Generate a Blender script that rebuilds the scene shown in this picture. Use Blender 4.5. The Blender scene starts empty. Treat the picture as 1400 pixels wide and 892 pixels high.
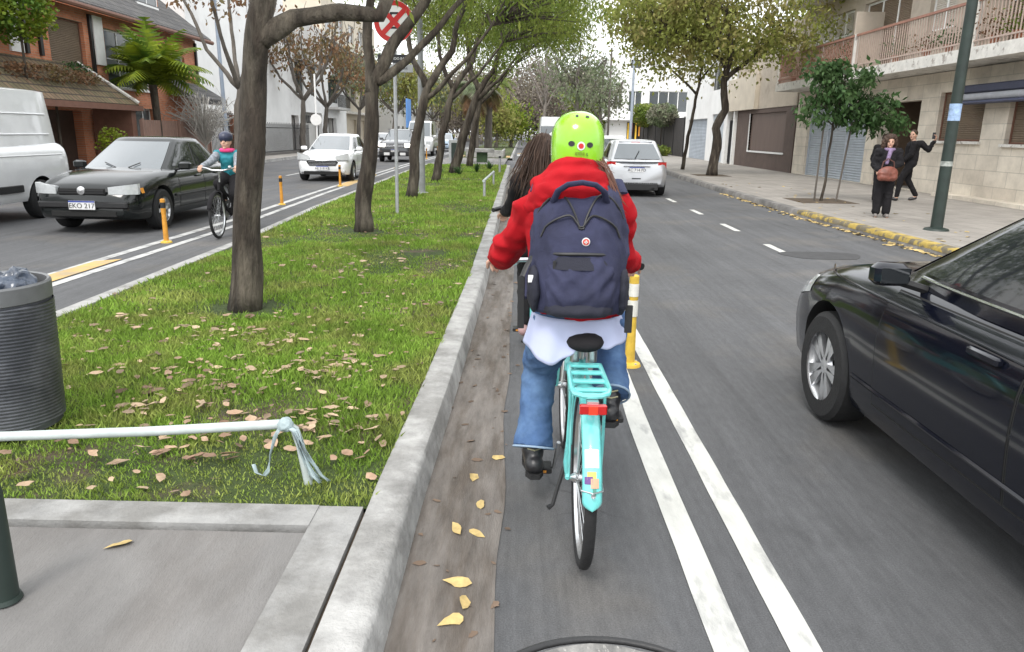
import bpy, bmesh, math, random
import numpy as np
from mathutils import Vector, Matrix, noise
random.seed(7); rng = np.random.default_rng(7)
R_ = math.radians; PI = math.pi
SC = bpy.context.scene
COL = SC.collection

# ------------------------------------------------------------------ camera
cam_d = bpy.data.cameras.new('camera'); cam = bpy.data.objects.new('camera', cam_d); COL.objects.link(cam)
cam_d.sensor_width = 36.0; cam_d.lens = 1018/1400*36; cam_d.clip_start = .05; cam_d.clip_end = 3000
RM = Matrix(((0.99978538, -0.01919686, 0.00778904), (0.01236029, 0.25100898, -0.96790584), (0.01662563, 0.96779439, 0.25119239)))
cam.matrix_world = Matrix.Translation((0, 0, 1.62)) @ RM.to_4x4()
SC.camera = cam

# ------------------------------------------------------------------ sky, sun, exposure (bright overcast afternoon)
SUN_EL, SUN_AZ = R_(52), R_(200)
w = bpy.data.worlds.new('World'); SC.world = w; w.use_nodes = True
nt = w.node_tree; N = nt.nodes; L = nt.links
bg = N['Background']
sky = N.new('ShaderNodeTexSky'); sky.sky_type = 'NISHITA'; sky.sun_disc = False
sky.sun_elevation = SUN_EL; sky.sun_rotation = SUN_AZ; sky.dust_density = 3.0; sky.air_density = 1.0; sky.ozone_density = 1.0
tc = N.new('ShaderNodeTexCoord')
cl = N.new('ShaderNodeTexNoise'); cl.inputs['Scale'].default_value = 2.2; cl.inputs['Detail'].default_value = 6
L.new(tc.outputs['Generated'], cl.inputs['Vector'])
cr = N.new('ShaderNodeMapRange'); cr.inputs['From Min'].default_value = .3; cr.inputs['From Max'].default_value = .7
cr.inputs['To Min'].default_value = 13.0; cr.inputs['To Max'].default_value = 17.5
L.new(cl.outputs['Fac'], cr.inputs['Value'])
cc = N.new('ShaderNodeCombineColor'); cc.mode = 'RGB'
mr_ = N.new('ShaderNodeMath'); mr_.operation = 'MULTIPLY'; mr_.inputs[1].default_value = .965; L.new(cr.outputs[0], mr_.inputs[0])
L.new(mr_.outputs[0], cc.inputs[0]); L.new(cr.outputs[0], cc.inputs[2])
mg_ = N.new('ShaderNodeMath'); mg_.operation = 'MULTIPLY'; mg_.inputs[1].default_value = .985; L.new(cr.outputs[0], mg_.inputs[0]); L.new(mg_.outputs[0], cc.inputs[1])
mx = N.new('ShaderNodeMix'); mx.data_type = 'RGBA'; mx.inputs[0].default_value = .88
L.new(sky.outputs[0], mx.inputs[6]); L.new(cc.outputs[0], mx.inputs[7])
L.new(mx.outputs[2], bg.inputs['Color']); bg.inputs['Strength'].default_value = .105
sd = bpy.data.lights.new('sun', 'SUN'); sd.energy = 1.45; sd.angle = R_(18); sd.color = (1, .96, .9)
so = bpy.data.objects.new('sun', sd); COL.objects.link(so)
dirv = Vector((math.sin(SUN_AZ)*math.cos(SUN_EL), math.cos(SUN_AZ)*math.cos(SUN_EL), math.sin(SUN_EL)))
so.rotation_euler = dirv.to_track_quat('Z', 'Y').to_euler(); so.location = (0, 0, 30)
vs = SC.view_settings; vs.view_transform = 'Standard'; vs.look = 'None'; vs.gamma = 1; vs.exposure = .55; vs.use_curve_mapping = False

# ------------------------------------------------------------------ materials
MATS = {}
def mat(name, col, rough=.7, metal=0., var=.12, scale=6., bump=0., bscale=40., col2=None, coat=0., trans=0., spec=.5, stretch=None, c2scale=None, c2lo=.45, c2hi=.6, island=0., emit=None, estr=0.):
    if name in MATS: return MATS[name]
    m = bpy.data.materials.new(name); m.use_nodes = True; MATS[name] = m
    t = m.node_tree; n = t.nodes; l = t.links; b = n['Principled BSDF']
    b.inputs['Roughness'].default_value = rough; b.inputs['Metallic'].default_value = metal
    b.inputs['Specular IOR Level'].default_value = spec
    b.inputs['Coat Weight'].default_value = coat; b.inputs['Coat Roughness'].default_value = .06
    co = n.new('ShaderNodeTexCoord'); vec = co.outputs['Object']
    if stretch:
        mp = n.new('ShaderNodeMapping'); mp.inputs['Scale'].default_value = stretch; l.new(vec, mp.inputs['Vector']); vec = mp.outputs[0]
    def nz(s, d=6):
        x = n.new('ShaderNodeTexNoise'); x.inputs['Scale'].default_value = s; x.inputs['Detail'].default_value = d; x.inputs['Roughness'].default_value = .62
        l.new(vec, x.inputs['Vector']); return x.outputs['Fac']
    def mixc(fac, a, bb, blend='MIX'):
        x = n.new('ShaderNodeMix'); x.data_type = 'RGBA'; x.blend_type = blend
        if hasattr(fac, 'links') or not isinstance(fac, (int, float)): l.new(fac, x.inputs[0])
        else: x.inputs[0].default_value = fac
        for s, v in ((6, a), (7, bb)):
            if isinstance(v, tuple): x.inputs[s].default_value = (*v, 1)
            else: l.new(v, x.inputs[s])
        return x.outputs[2]
    def rngn(src, a, bb, c, d):
        x = n.new('ShaderNodeMapRange'); x.inputs[1].default_value = a; x.inputs[2].default_value = bb; x.inputs[3].default_value = c; x.inputs[4].default_value = d
        l.new(src, x.inputs[0]); return x.outputs[0]
    c = tuple(col)
    if col2:
        c = mixc(rngn(nz(c2scale or scale), c2lo, c2hi, 0, 1), c, tuple(col2))
    if var:
        f = rngn(nz(scale), .3, .7, 1-var, 1+var)
        x = n.new('ShaderNodeCombineColor'); [l.new(f, x.inputs[i]) for i in range(3)]
        c = mixc(1.0, c, x.outputs[0], 'MULTIPLY')
    if island:
        g = n.new('ShaderNodeNewGeometry'); f = rngn(g.outputs['Random Per Island'], 0, 1, 1-island, 1+island)
        x = n.new('ShaderNodeCombineColor'); [l.new(f, x.inputs[i]) for i in range(3)]
        c = mixc(1.0, c, x.outputs[0], 'MULTIPLY')
    if isinstance(c, tuple): b.inputs['Base Color'].default_value = (*c, 1)
    else: l.new(c, b.inputs['Base Color'])
    if bump:
        bp = n.new('ShaderNodeBump'); bp.inputs['Strength'].default_value = bump; bp.inputs['Distance'].default_value = .02 if bump < .95 else .07
        l.new(nz(bscale, 4), bp.inputs['Height']); l.new(bp.outputs[0], b.inputs['Normal'])
    if trans:
        tr = n.new('ShaderNodeBsdfTranslucent'); ms = n.new('ShaderNodeMixShader'); ms.inputs[0].default_value = trans
        if isinstance(c, tuple): tr.inputs[0].default_value = (*c, 1)
        else: l.new(c, tr.inputs[0])
        l.new(b.outputs[0], ms.inputs[1]); l.new(tr.outputs[0], ms.inputs[2]); l.new(ms.outputs[0], n['Material Output'].inputs[0])
    if emit:
        b.inputs['Emission Color'].default_value = (*emit, 1); b.inputs['Emission Strength'].default_value = estr
    return m

def brickmat(name, c1, c2, mortar, bw, bh, axes='YZ', ms=.012, rough=.85, bump=.4, var=.25, offset=.5):
    if name in MATS: return MATS[name]
    m = bpy.data.materials.new(name); m.use_nodes = True; MATS[name] = m
    t = m.node_tree; n = t.nodes; l = t.links; b = n['Principled BSDF']; b.inputs['Roughness'].default_value = rough
    co = n.new('ShaderNodeTexCoord'); sp = n.new('ShaderNodeSeparateXYZ'); l.new(co.outputs['Object'], sp.inputs[0])
    cb = n.new('ShaderNodeCombineXYZ'); l.new(sp.outputs['XYZ'.index(axes[0])], cb.inputs[0]); l.new(sp.outputs['XYZ'.index(axes[1])], cb.inputs[1])
    br = n.new('ShaderNodeTexBrick'); br.offset = offset
    br.inputs['Scale'].default_value = 1; br.inputs['Brick Width'].default_value = bw; br.inputs['Row Height'].default_value = bh
    br.inputs['Mortar Size'].default_value = ms; br.inputs['Color1'].default_value = (*c1, 1); br.inputs['Color2'].default_value = (*c2, 1); br.inputs['Mortar'].default_value = (*mortar, 1)
    l.new(cb.outputs[0], br.inputs['Vector'])
    nz = n.new('ShaderNodeTexNoise'); nz.inputs['Scale'].default_value = 1.3; nz.inputs['Detail'].default_value = 8; nz.inputs['Roughness'].default_value = .7; l.new(co.outputs['Object'], nz.inputs['Vector'])
    mr = n.new('ShaderNodeMapRange'); mr.inputs[1].default_value = .3; mr.inputs[2].default_value = .7; mr.inputs[3].default_value = 1-var; mr.inputs[4].default_value = 1+var; l.new(nz.outputs[0], mr.inputs[0])
    x = n.new('ShaderNodeCombineColor'); [l.new(mr.outputs[0], x.inputs[i]) for i in range(3)]
    mi = n.new('ShaderNodeMix'); mi.data_type = 'RGBA'; mi.blend_type = 'MULTIPLY'; mi.inputs[0].default_value = 1
    l.new(br.outputs['Color'], mi.inputs[6]); l.new(x.outputs[0], mi.inputs[7]); l.new(mi.outputs[2], b.inputs['Base Color'])
    bp = n.new('ShaderNodeBump'); bp.inputs['Strength'].default_value = bump; bp.inputs['Distance'].default_value = .02; bp.invert = True
    l.new(br.outputs['Fac'], bp.inputs['Height']); l.new(bp.outputs[0], b.inputs['Normal'])
    return m

M = {}
M['kerb'] = mat('kerb_concrete', (.36, .355, .345), .85, var=.22, scale=9, bump=.5, bscale=30, col2=(.24, .235, .225), c2scale=2.5)
M['kerbdark'] = mat('kerb_granite', (.2, .19, .18), .85, var=.3, scale=4, bump=.6, bscale=18, col2=(.12, .115, .11), c2scale=1.6)
M['kerbyellow'] = mat('kerb_yellow_paint', (.40, .29, .07), .85, var=.3, scale=6, bump=.5, bscale=22, col2=(.15, .13, .09), c2scale=5, c2lo=.46, c2hi=.54)
M['gutter'] = mat('gutter_concrete', (.165, .148, .134), .9, var=.26, scale=7, bump=.4, bscale=60, col2=(.095, .078, .064), c2scale=2.2, c2lo=.44, c2hi=.62, stretch=(3, .5, 1))
M['path'] = mat('path_concrete', (.185, .178, .172), .88, var=.2, scale=2.4, bump=.4, bscale=90, col2=(.14, .13, .122), c2scale=1.1, c2lo=.48, c2hi=.66, stretch=(1.6, .5, 1))
M['pathedge'] = mat('path_edge_concrete', (.29, .287, .28), .85, var=.22, scale=7, col2=(.2, .195, .185), c2scale=3, bump=.3, bscale=50)
M['soil'] = mat('soil', (.085, .062, .042), .95, var=.3, scale=5, bump=.7, bscale=30)
M['grassbase'] = mat('grass_ground', (.065, .10, .022), .95, var=.35, scale=14, bump=1., bscale=45, col2=(.13, .10, .065), c2scale=1.6, c2lo=.5, c2hi=.6)
M['white_line'] = mat('road_paint_white', (.54, .54, .51), .75, var=.14, scale=10, bump=.2, bscale=80, col2=(.34, .34, .33), c2scale=7, c2lo=.54, c2hi=.66, stretch=(1, .35, 1))
M['white_worn'] = mat('road_paint_worn', (.45, .45, .44), .8, var=.2, scale=8, col2=(.2, .2, .2), c2scale=3, c2lo=.5, c2hi=.65)
M['yellow_line'] = mat('road_paint_yellow', (.55, .36, .13), .8, var=.2, scale=6, col2=(.35, .27, .16), c2scale=3)
M['sidewalk'] = brickmat('sidewalk_tiles', (.29, .268, .242), (.26, .24, .216), (.20, .185, .168), .4, .4, 'XY', .012, .9, .15, .2, 0)
M['bark'] = mat('tree_bark', (.042, .032, .024), .95, var=.5, scale=11, bump=1., bscale=16, col2=(.092, .078, .06), c2scale=5, stretch=(1, 1, .22))
M['bark_grey'] = mat('tree_bark_grey', (.12, .105, .09), .95, var=.35, scale=7, bump=.9, bscale=14, stretch=(1, 1, .25))
def leafm(name, c, c2, sc=.8, tr=.35): return mat(name, c, .6, var=.25, scale=3, col2=c2, c2scale=sc, trans=tr, island=.35, spec=.3)
M['leaf_green'] = leafm('leaves_green', (.125, .18, .03), (.22, .25, .05), .8, .42)
M['leaf_olive'] = leafm('leaves_olive', (.25, .28, .07), (.30, .26, .10), .9, .5)
M['leaf_dark'] = leafm('leaves_dark', (.045, .10, .03), (.08, .14, .05), 2)
M['leaf_brown'] = leafm('leaves_brown', (.2, .11, .06), (.14, .12, .05), .9)
M['leaf_pale'] = leafm('leaves_pale', (.15, .19, .10), (.2, .19, .14), .6)
M['leaf_palm'] = leafm('leaves_palm', (.2, .25, .02), (.08, .15, .02), 1.2)
M['twig'] = mat('bare_twigs', (.2, .175, .155), .9, var=.2)
M['twig_white'] = mat('pale_twigs', (.42, .40, .37), .9, var=.2)
M['black'] = mat('black_plastic', (.015, .015, .016), .5, var=.1, bump=.1, bscale=120)
M['rubber'] = mat('tyre_rubber', (.014, .014, .015), .75, var=.25, scale=20, bump=.25, bscale=90)
M['chrome'] = mat('chrome', (.75, .75, .76), .18, 1., var=.03)
M['alloy'] = mat('wheel_alloy', (.72, .73, .75), .28, .75, var=.08)
M['glass'] = mat('dark_glass', (.018, .021, .024), .04, 0, var=0, spec=.8)
M['windglass'] = mat('windscreen_glass', (.07, .085, .095), .03, 0, var=0, spec=1., coat=1)
M['winglass'] = mat('window_glass', (.06, .07, .075), .08, var=.1, spec=.7)
M['plate'] = mat('plate_white', (.7, .7, .7), .5, var=.05)
M['ink'] = mat('ink_black', (.02, .02, .025), .6, var=0)
M['galv'] = mat('galvanised_steel', (.42, .43, .44), .5, .5, var=.12, scale=12)
M['red'] = mat('red_paint', (.55, .02, .02), .45, var=.08)
M['whitepaint'] = mat('white_paint', (.78, .78, .77), .5, var=.06)
M['wallwhite'] = mat('white_wall', (.76, .76, .75), .85, var=.06, scale=1.2, col2=(.62, .61, .6), c2scale=.35, c2lo=.55, c2hi=.75)
M['skin'] = mat('skin', (.55, .33, .24), .55, var=.07, scale=20)
M['eye'] = mat('eye_dark', (.02, .015, .012), .2, var=0)
M['lip'] = mat('lip', (.4, .14, .12), .5, var=0)
M['greenpole'] = mat('pole_green', (.018, .03, .025), .5, var=.3, scale=5)

def asphalt(name, base, patch):
    m = bpy.data.materials.new(name); m.use_nodes = True
    t = m.node_tree; n = t.nodes; l = t.links; b = n['Principled BSDF']; b.inputs['Roughness'].default_value = .86
    co = n.new('ShaderNodeTexCoord')
    def nz(s, d, st=None, rr=.6):
        v = co.outputs['Object']
        if st: mp = n.new('ShaderNodeMapping'); mp.inputs['Scale'].default_value = st; l.new(v, mp.inputs[0]); v = mp.outputs[0]
        x = n.new('ShaderNodeTexNoise'); x.inputs['Scale'].default_value = s; x.inputs['Detail'].default_value = d; x.inputs['Roughness'].default_value = rr; l.new(v, x.inputs['Vector']); return x.outputs[0]
    def mr(s, a, bb, c, d):
        x = n.new('ShaderNodeMapRange'); [setattr(x.inputs[i+1], 'default_value', v) for i, v in enumerate((a, bb, c, d))]; l.new(s, x.inputs[0]); return x.outputs[0]
    def mul(a, bb):
        x = n.new('ShaderNodeMath'); x.operation = 'MULTIPLY'; l.new(a, x.inputs[0]); l.new(bb, x.inputs[1]); return x.outputs[0]
    f = mr(nz(.35, 5), .3, .7, .8, 1.18)
    f = mul(f, mr(nz(3, 4, (1.8, .07, 1)), .3, .7, .84, 1.16)); f = mul(f, mr(nz(11, 3, (2.2, .06, 1)), .35, .7, .93, 1.1)); f = mul(f, mr(nz(1.1, 6, None, .7), .56, .72, 1, .74))
    f = mul(f, mr(nz(160, 3, None, .8), .25, .75, .6, 1.42))
    f = mul(f, mr(nz(34, 4, (1, .3, 1)), .3, .72, .88, 1.12))
    vo = n.new('ShaderNodeTexVoronoi'); vo.feature = 'DISTANCE_TO_EDGE'; vo.inputs['Scale'].default_value = .33
    ad = n.new('ShaderNodeMix'); ad.data_type = 'VECTOR'; ad.inputs[0].default_value = .35
    nn = n.new('ShaderNodeTexNoise'); nn.inputs['Scale'].default_value = 1.5; nn.inputs['Detail'].default_value = 6; l.new(co.outputs['Object'], nn.inputs[0])
    l.new(co.outputs['Object'], ad.inputs[4]); l.new(nn.outputs['Color'], ad.inputs[5]); l.new(ad.outputs[1], vo.inputs['Vector'])
    ck = mr(vo.outputs['Distance'], .0006, .0028, .5, 1); 
    gate = mr(nz(.23, 2), .52, .57, 0, 1)
    x = n.new('ShaderNodeMix'); x.data_type = 'FLOAT'; l.new(gate, x.inputs[0]); x.inputs[2].default_value = 1; l.new(ck, x.inputs[3])
    f = mul(f, x.outputs[0])
    cm = n.new('ShaderNodeCombineColor'); [l.new(f, cm.inputs[i]) for i in range(3)]
    mi = n.new('ShaderNodeMix'); mi.data_type = 'RGBA'; l.new(mr(nz(.6, 4), .52, .62, 0, 1), mi.inputs[0]); mi.inputs[6].default_value = (*base, 1); mi.inputs[7].default_value = (*patch, 1)
    m2 = n.new('ShaderNodeMix'); m2.data_type = 'RGBA'; m2.blend_type = 'MULTIPLY'; m2.inputs[0].default_value = 1; l.new(mi.outputs[2], m2.inputs[6]); l.new(cm.outputs[0], m2.inputs[7])
    l.new(m2.outputs[2], b.inputs['Base Color'])
    bp = n.new('ShaderNodeBump'); bp.inputs['Strength'].default_value = .35; bp.inputs['Distance'].default_value = .01; l.new(nz(120, 3), bp.inputs['Height']); l.new(bp.outputs[0], b.inputs['Normal'])
    return m
M['asphalt'] = asphalt('asphalt', (.086, .087, .091), (.102, .098, .095))

# ------------------------------------------------------------------ object helpers
def tag(o, label=None, cat=None, group=None, kind=None):
    if label: o['label'] = label
    if cat: o['category'] = cat
    if group: o['group'] = group
    if kind: o['kind'] = kind
    return o
def root(name, loc, label, cat, group=None):
    o = bpy.data.objects.new(name, None); o.empty_display_size = .2; COL.objects.link(o); o.location = loc
    return tag(o, label, cat, group)
def origin(parent):
    v = Vector((0, 0, 0))
    while parent is not None: v += parent.location; parent = parent.parent
    return v
def link(name, me, m, parent=None):
    o = bpy.data.objects.new(name, me); COL.objects.link(o)
    if m is not None and not me.materials: me.materials.append(m)
    if parent is not None: o.parent = parent
    return o
class MB:
    def __init__(s): s.v = []; s.f = []; s.mi = []; s.cur = 0
    def add(s, vs, fs):
        k = len(s.v); s.v += [tuple(v) for v in vs]; s.f += [tuple(i+k for i in f) for f in fs]; s.mi += [s.cur]*len(fs); return s
    def box(s, x0, x1, y0, y1, z0, z1, mt=None):
        vs = [Vector((x, y, z)) for z in (z0, z1) for x, y in ((x0, y0), (x1, y0), (x1, y1), (x0, y1))]
        if mt: vs = [mt @ v for v in vs]
        return s.add(vs, [(3, 2, 1, 0), (4, 5, 6, 7), (0, 1, 5, 4), (1, 2, 6, 5), (2, 3, 7, 6), (3, 0, 4, 7)])
    def rbox(s, x0, x1, y0, y1, z0, z1, r=.01, mt=None):   # box with chamfered edges
        vs = []; 
        for z, q in ((z0, r), (z0+r, 0), (z1-r, 0), (z1, r)):
            for x, y in ((x0+q+r, y0+q), (x1-q-r, y0+q), (x1-q, y0+q+r), (x1-q, y1-q-r), (x1-q-r, y1-q), (x0+q+r, y1-q), (x0+q, y1-q-r), (x0+q, y0+q+r)):
                vs.append(Vector((x, y, z)))
        if mt: vs = [mt @ v for v in vs]
        fs = [tuple(range(7, -1, -1)), tuple(range(24, 32))]
        for k in range(3):
            for i in range(8): fs.append((k*8+i, k*8+(i+1) % 8, k*8+8+(i+1) % 8, k*8+8+i))
        return s.add(vs, fs)
    def tube(s, pts, rad, seg=8, cap=True, squash=None, closed=False):
        pts = [Vector(p) for p in pts]; n = len(pts)
        if not hasattr(rad, '__len__'): rad = [rad]*n
        up = Vector((0, 0, 1)); vs = []; prev = None
        for i, p in enumerate(pts):
            if closed: d = pts[(i+1) % n]-pts[i-1]
            else: d = pts[min(i+1, n-1)]-pts[max(i-1, 0)]
            d.normalize()
            if prev is None:
                a = d.cross(up); a = a if a.length > .05 else d.cross(Vector((1, 0, 0)))
            else: a = prev-d*prev.dot(d)
            a.normalize(); prev = a; b = d.cross(a)
            for k in range(seg):
                t = 2*PI*k/seg; q = a*math.cos(t)*rad[i]+b*math.sin(t)*rad[i]*(squash or 1)
                vs.append(p+q)
        fs = []
        for i in range(n if closed else n-1):
            j = (i+1) % n
            for k in range(seg): fs.append((i*seg+k, i*seg+(k+1) % seg, j*seg+(k+1) % seg, j*seg+k))
        if cap and not closed: fs += [tuple(range(seg-1, -1, -1)), tuple((n-1)*seg+k for k in range(seg))]
        return s.add(vs, fs)
    def lathe(s, prof, seg=16, axis='Z', c=(0, 0, 0), cap=False):
        c = Vector(c); vs = []
        for r, h in prof:
            for k in range(seg):
                t = 2*PI*k/seg; a, b = r*math.cos(t), r*math.sin(t)
                vs.append(c+{'Z': Vector((a, b, h)), 'X': Vector((h, a, b)), 'Y': Vector((b, h, a))}[axis])
        fs = []
        for i in range(len(prof)-1):
            for k in range(seg): fs.append((i*seg+k, i*seg+(k+1) % seg, (i+1)*seg+(k+1) % seg, (i+1)*seg+k))
        if cap: fs += [tuple(range(seg-1, -1, -1)), tuple((len(prof)-1)*seg+k for k in range(seg))]
        return s.add(vs, fs)
    def ell(s, c, r, mt=None, su=14, sv=9):
        vs = []; c = Vector(c)
        if not hasattr(r, '__len__'): r = (r, r, r)
        for j in range(1, sv):
            ph = PI*j/sv
            for i in range(su):
                t = 2*PI*i/su; v = Vector((r[0]*math.sin(ph)*math.cos(t), r[1]*math.sin(ph)*math.sin(t), -r[2]*math.cos(ph)))
                vs.append(c+((mt @ v) if mt else v))
        v0 = Vector((0, 0, -r[2])); v1 = Vector((0, 0, r[2])); vs += [c+((mt @ v0) if mt else v0), c+((mt @ v1) if mt else v1)]
        a = len(vs)-2; fs = [(a, (i+1) % su, i) for i in range(su)]+[(a+1, (sv-2)*su+i, (sv-2)*su+(i+1) % su) for i in range(su)]
        for j in range(sv-2):
            for i in range(su): fs.append((j*su+i, j*su+(i+1) % su, (j+1)*su+(i+1) % su, (j+1)*su+i))
        return s.add(vs, fs)
    def cap(s, a, b, ra, rb, k=None):      # tapered capsule
        a = Vector(a); b = Vector(b); d = (b-a)
        if d.length < 1e-5: return s.ell(a, ra)
        dn = d.normalized(); pts = []; rs = []
        for t in (-.96, -.75, -.4): pts.append(a+dn*ra*t); rs.append(ra*math.sqrt(1-t*t))
        for t in (0, .5, 1): pts.append(a+d*t); rs.append(ra+(rb-ra)*t)
        for t in (.4, .75, .96): pts.append(b+dn*rb*t); rs.append(rb*math.sqrt(1-t*t))
        return s.tube(pts, rs, 12)
    def prism(s, poly, d0, d1, plane='YZ'):     # polygon in a plane, extruded along the third axis
        def P(u, v, w): return {'YZ': (w, u, v), 'XZ': (u, w, v), 'XY': (u, v, w)}[plane]
        n = len(poly); vs = [P(u, v, d0) for u, v in poly]+[P(u, v, d1) for u, v in poly]
        fs = [tuple(range(n-1, -1, -1)), tuple(range(n, 2*n))]+[(i, (i+1) % n, n+(i+1) % n, n+i) for i in range(n)]
        return s.add(vs, fs)
    def grid(s, rows, flip=False):              # rows of points -> sheet
        n = len(rows[0]); vs = [p for r in rows for p in r]; fs = []
        for j in range(len(rows)-1):
            for i in range(n-1):
                q = (j*n+i, j*n+i+1, (j+1)*n+i+1, (j+1)*n+i); fs.append(q[::-1] if flip else q)
        return s.add(vs, fs)
    def mesh(s, name, off=Vector((0, 0, 0)), smooth=True, recalc=True, angle=40):
        me = bpy.data.meshes.new(name); me.from_pydata([tuple(Vector(v)-off) for v in s.v], [], s.f); me.update()
        if any(s.mi): me.polygons.foreach_set('material_index', s.mi)
        if recalc:
            bm = bmesh.new(); bm.from_mesh(me); bmesh.ops.recalc_face_normals(bm, faces=bm.faces); bm.to_mesh(me); bm.free()
        if smooth:
            me.polygons.foreach_set('use_smooth', [True]*len(me.polygons)); me.set_sharp_from_angle(angle=R_(angle))
        return me
    def build(s, name, m, parent=None, smooth=True, **k):
        me = s.mesh(name, origin(parent), smooth, **k)
        for x in (m if isinstance(m, (list, tuple)) else [m]): me.materials.append(x)
        return link(name, me, None, parent)
def fast(name, V, F, m, parent=None, smooth=False):      # numpy arrays -> object; F is (n,k)
    V = np.asarray(V, np.float32)-np.array(origin(parent), np.float32); F = np.asarray(F, np.int32)
    me = bpy.data.meshes.new(name); me.vertices.add(len(V)); me.vertices.foreach_set('co', V.ravel())
    k = F.shape[1]; me.loops.add(F.size); me.loops.foreach_set('vertex_index', F.ravel())
    me.polygons.add(len(F)); me.polygons.foreach_set('loop_start', np.arange(len(F), dtype=np.int32)*k); me.polygons.foreach_set('loop_total', np.full(len(F), k, np.int32))
    me.update(calc_edges=True); me.materials.append(m)
    return link(name, me, None, parent)
def copy_tree(o, parent=None):
    c = o.copy(); COL.objects.link(c); c.parent = parent
    if parent is None: c.parent = None
    for ch in list(o.children): copy_tree(ch, c)
    return c
def remesh(mb, name, m, parent, vox=.012, it=3, disp=0., dsc=6., fold=None):
    me = mb.mesh(name, origin(parent), False)
    o = bpy.data.objects.new(name, me); COL.objects.link(o)
    r = o.modifiers.new('r', 'REMESH'); r.mode = 'VOXEL'; r.voxel_size = vox
    sm = o.modifiers.new('s', 'SMOOTH'); sm.iterations = it; sm.factor = .6
    dg = bpy.context.evaluated_depsgraph_get(); me2 = bpy.data.meshes.new_from_object(o.evaluated_get(dg)); bpy.data.objects.remove(o)
    if disp:
        nr = [v.normal.copy() for v in me2.vertices]
        for v, q in zip(me2.vertices, nr):
            p = v.co*dsc
            if fold: p = Vector((p.x*fold[0], p.y*fold[1], p.z*fold[2]))
            a = 1-abs(noise.noise(p+Vector((noise.noise(p*.6)*1.5, 3.1, 0)))*2)
            v.co += q*(disp*(a-.5)+disp*.35*noise.noise(p*3.1))
    me2.polygons.foreach_set('use_smooth', [True]*len(me2.polygons)); me2.materials.clear(); me2.materials.append(m); me2.name = name
    return link(name, me2, None, parent)
def text(name, body, size, m, parent, loc, rot, ext=.001, align='CENTER'):
    cu = bpy.data.curves.new(name, 'FONT'); cu.body = body; cu.size = size; cu.extrude = ext; cu.align_x = align; cu.align_y = 'CENTER'
    o = bpy.data.objects.new(name, cu); COL.objects.link(o); dg = bpy.context.evaluated_depsgraph_get()
    me = bpy.data.meshes.new_from_object(o.evaluated_get(dg)); bpy.data.objects.remove(o)
    me.transform(Matrix.Translation(Vector(loc)-origin(parent)) @ rot.to_matrix().to_4x4() if not isinstance(rot, Matrix) else Matrix.Translation(Vector(loc)-origin(parent)) @ rot.to_4x4())
    me.materials.clear(); me.materials.append(m); return link(name, me, None, parent)
def lerp(a, b, t): return a+(b-a)*t
def interp(tab, x): return float(np.interp(x, [q[0] for q in tab], [q[1] for q in tab]))
# ------------------------------------------------------------------ ground, roads, kerbs
def sheet(name, pts, m, kind='structure'):
    mb = MB(); mb.add(pts, [tuple(range(len(pts)))]); o = mb.build(name, m, smooth=False, recalc=False); return tag(o, kind=kind)
def strip(name, fa, fb, ys, z, m, zb=None):      # sheet between two edges x=fa(y), x=fb(y)
    mb = MB(); mb.grid([[(fa(y), y, z), (fb(y), y, z if zb is None else zb)] for y in ys], flip=False); o = mb.build(name, m, recalc=False, smooth=False)
    return tag(o, kind='structure')
sheet('ground', [(-900, -60, -.03), (900, -60, -.03), (900, 1800, -.03), (-900, 1800, -.03)], mat('ground', (.16, .15, .13), .95))
sheet('road', [(-12.2, -6, 0), (6.9, -6, 0), (7.5, 420, 0), (-16, 420, 0)], M['asphalt'])
cLt = [(0, -3.95), (6, -3.84), (10, -3.9), (15, -4.16), (30, -4.5), (400, -4.6)]
cL = lambda y: interp(cLt, y)
YS = [0, 1, 2, 2.765, 4, 5, 6, 8, 10, 12, 15, 18, 22, 26, 30, 34, 36]
kIt = [(-3, -.6), (3, -.6), (4.3, -.575), (8, -.535), (16, -.57), (36, -.66)]
kI = lambda y: interp(kIt, y)
dx = lambda f, d: (lambda y: f(y)+d)
# median: soil body, kerbs
strip('median_ground', dx(cL, .15), kI, YS[3:], .115, M['grassbase'])
def kerb(name, f, ys, prof, m):
    mb = MB(); mb.grid([[(f(y)+a+.0025*noise.noise(Vector((y*.8, a*9, b*9))), y, b) for a, b in prof] for y in ys]); o = mb.build(name, m); return tag(o, kind='structure')
ysf = [i*.2-2 for i in range(190)]
kerb('kerb_median', kI, ysf, [(0, .06), (0, .128), (.008, .134), (.135, .134), (.155, .127), (.165, .11), (.195, -.02)], M['kerb'])
kerb('kerb_median_far_side', cL, [i for i in range(0, 37)], [(.15, .05), (.15, .13), (.02, .13), (0, .11), (-.02, -.02)], M['kerb'])
strip('gutter', dx(kI, .18), lambda y: -.06+.04*noise.noise(Vector((y*1.1, 0, 0)))+.025*noise.noise(Vector((y*5, 2, 0))), ysf, .004, M['gutter'])
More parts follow.
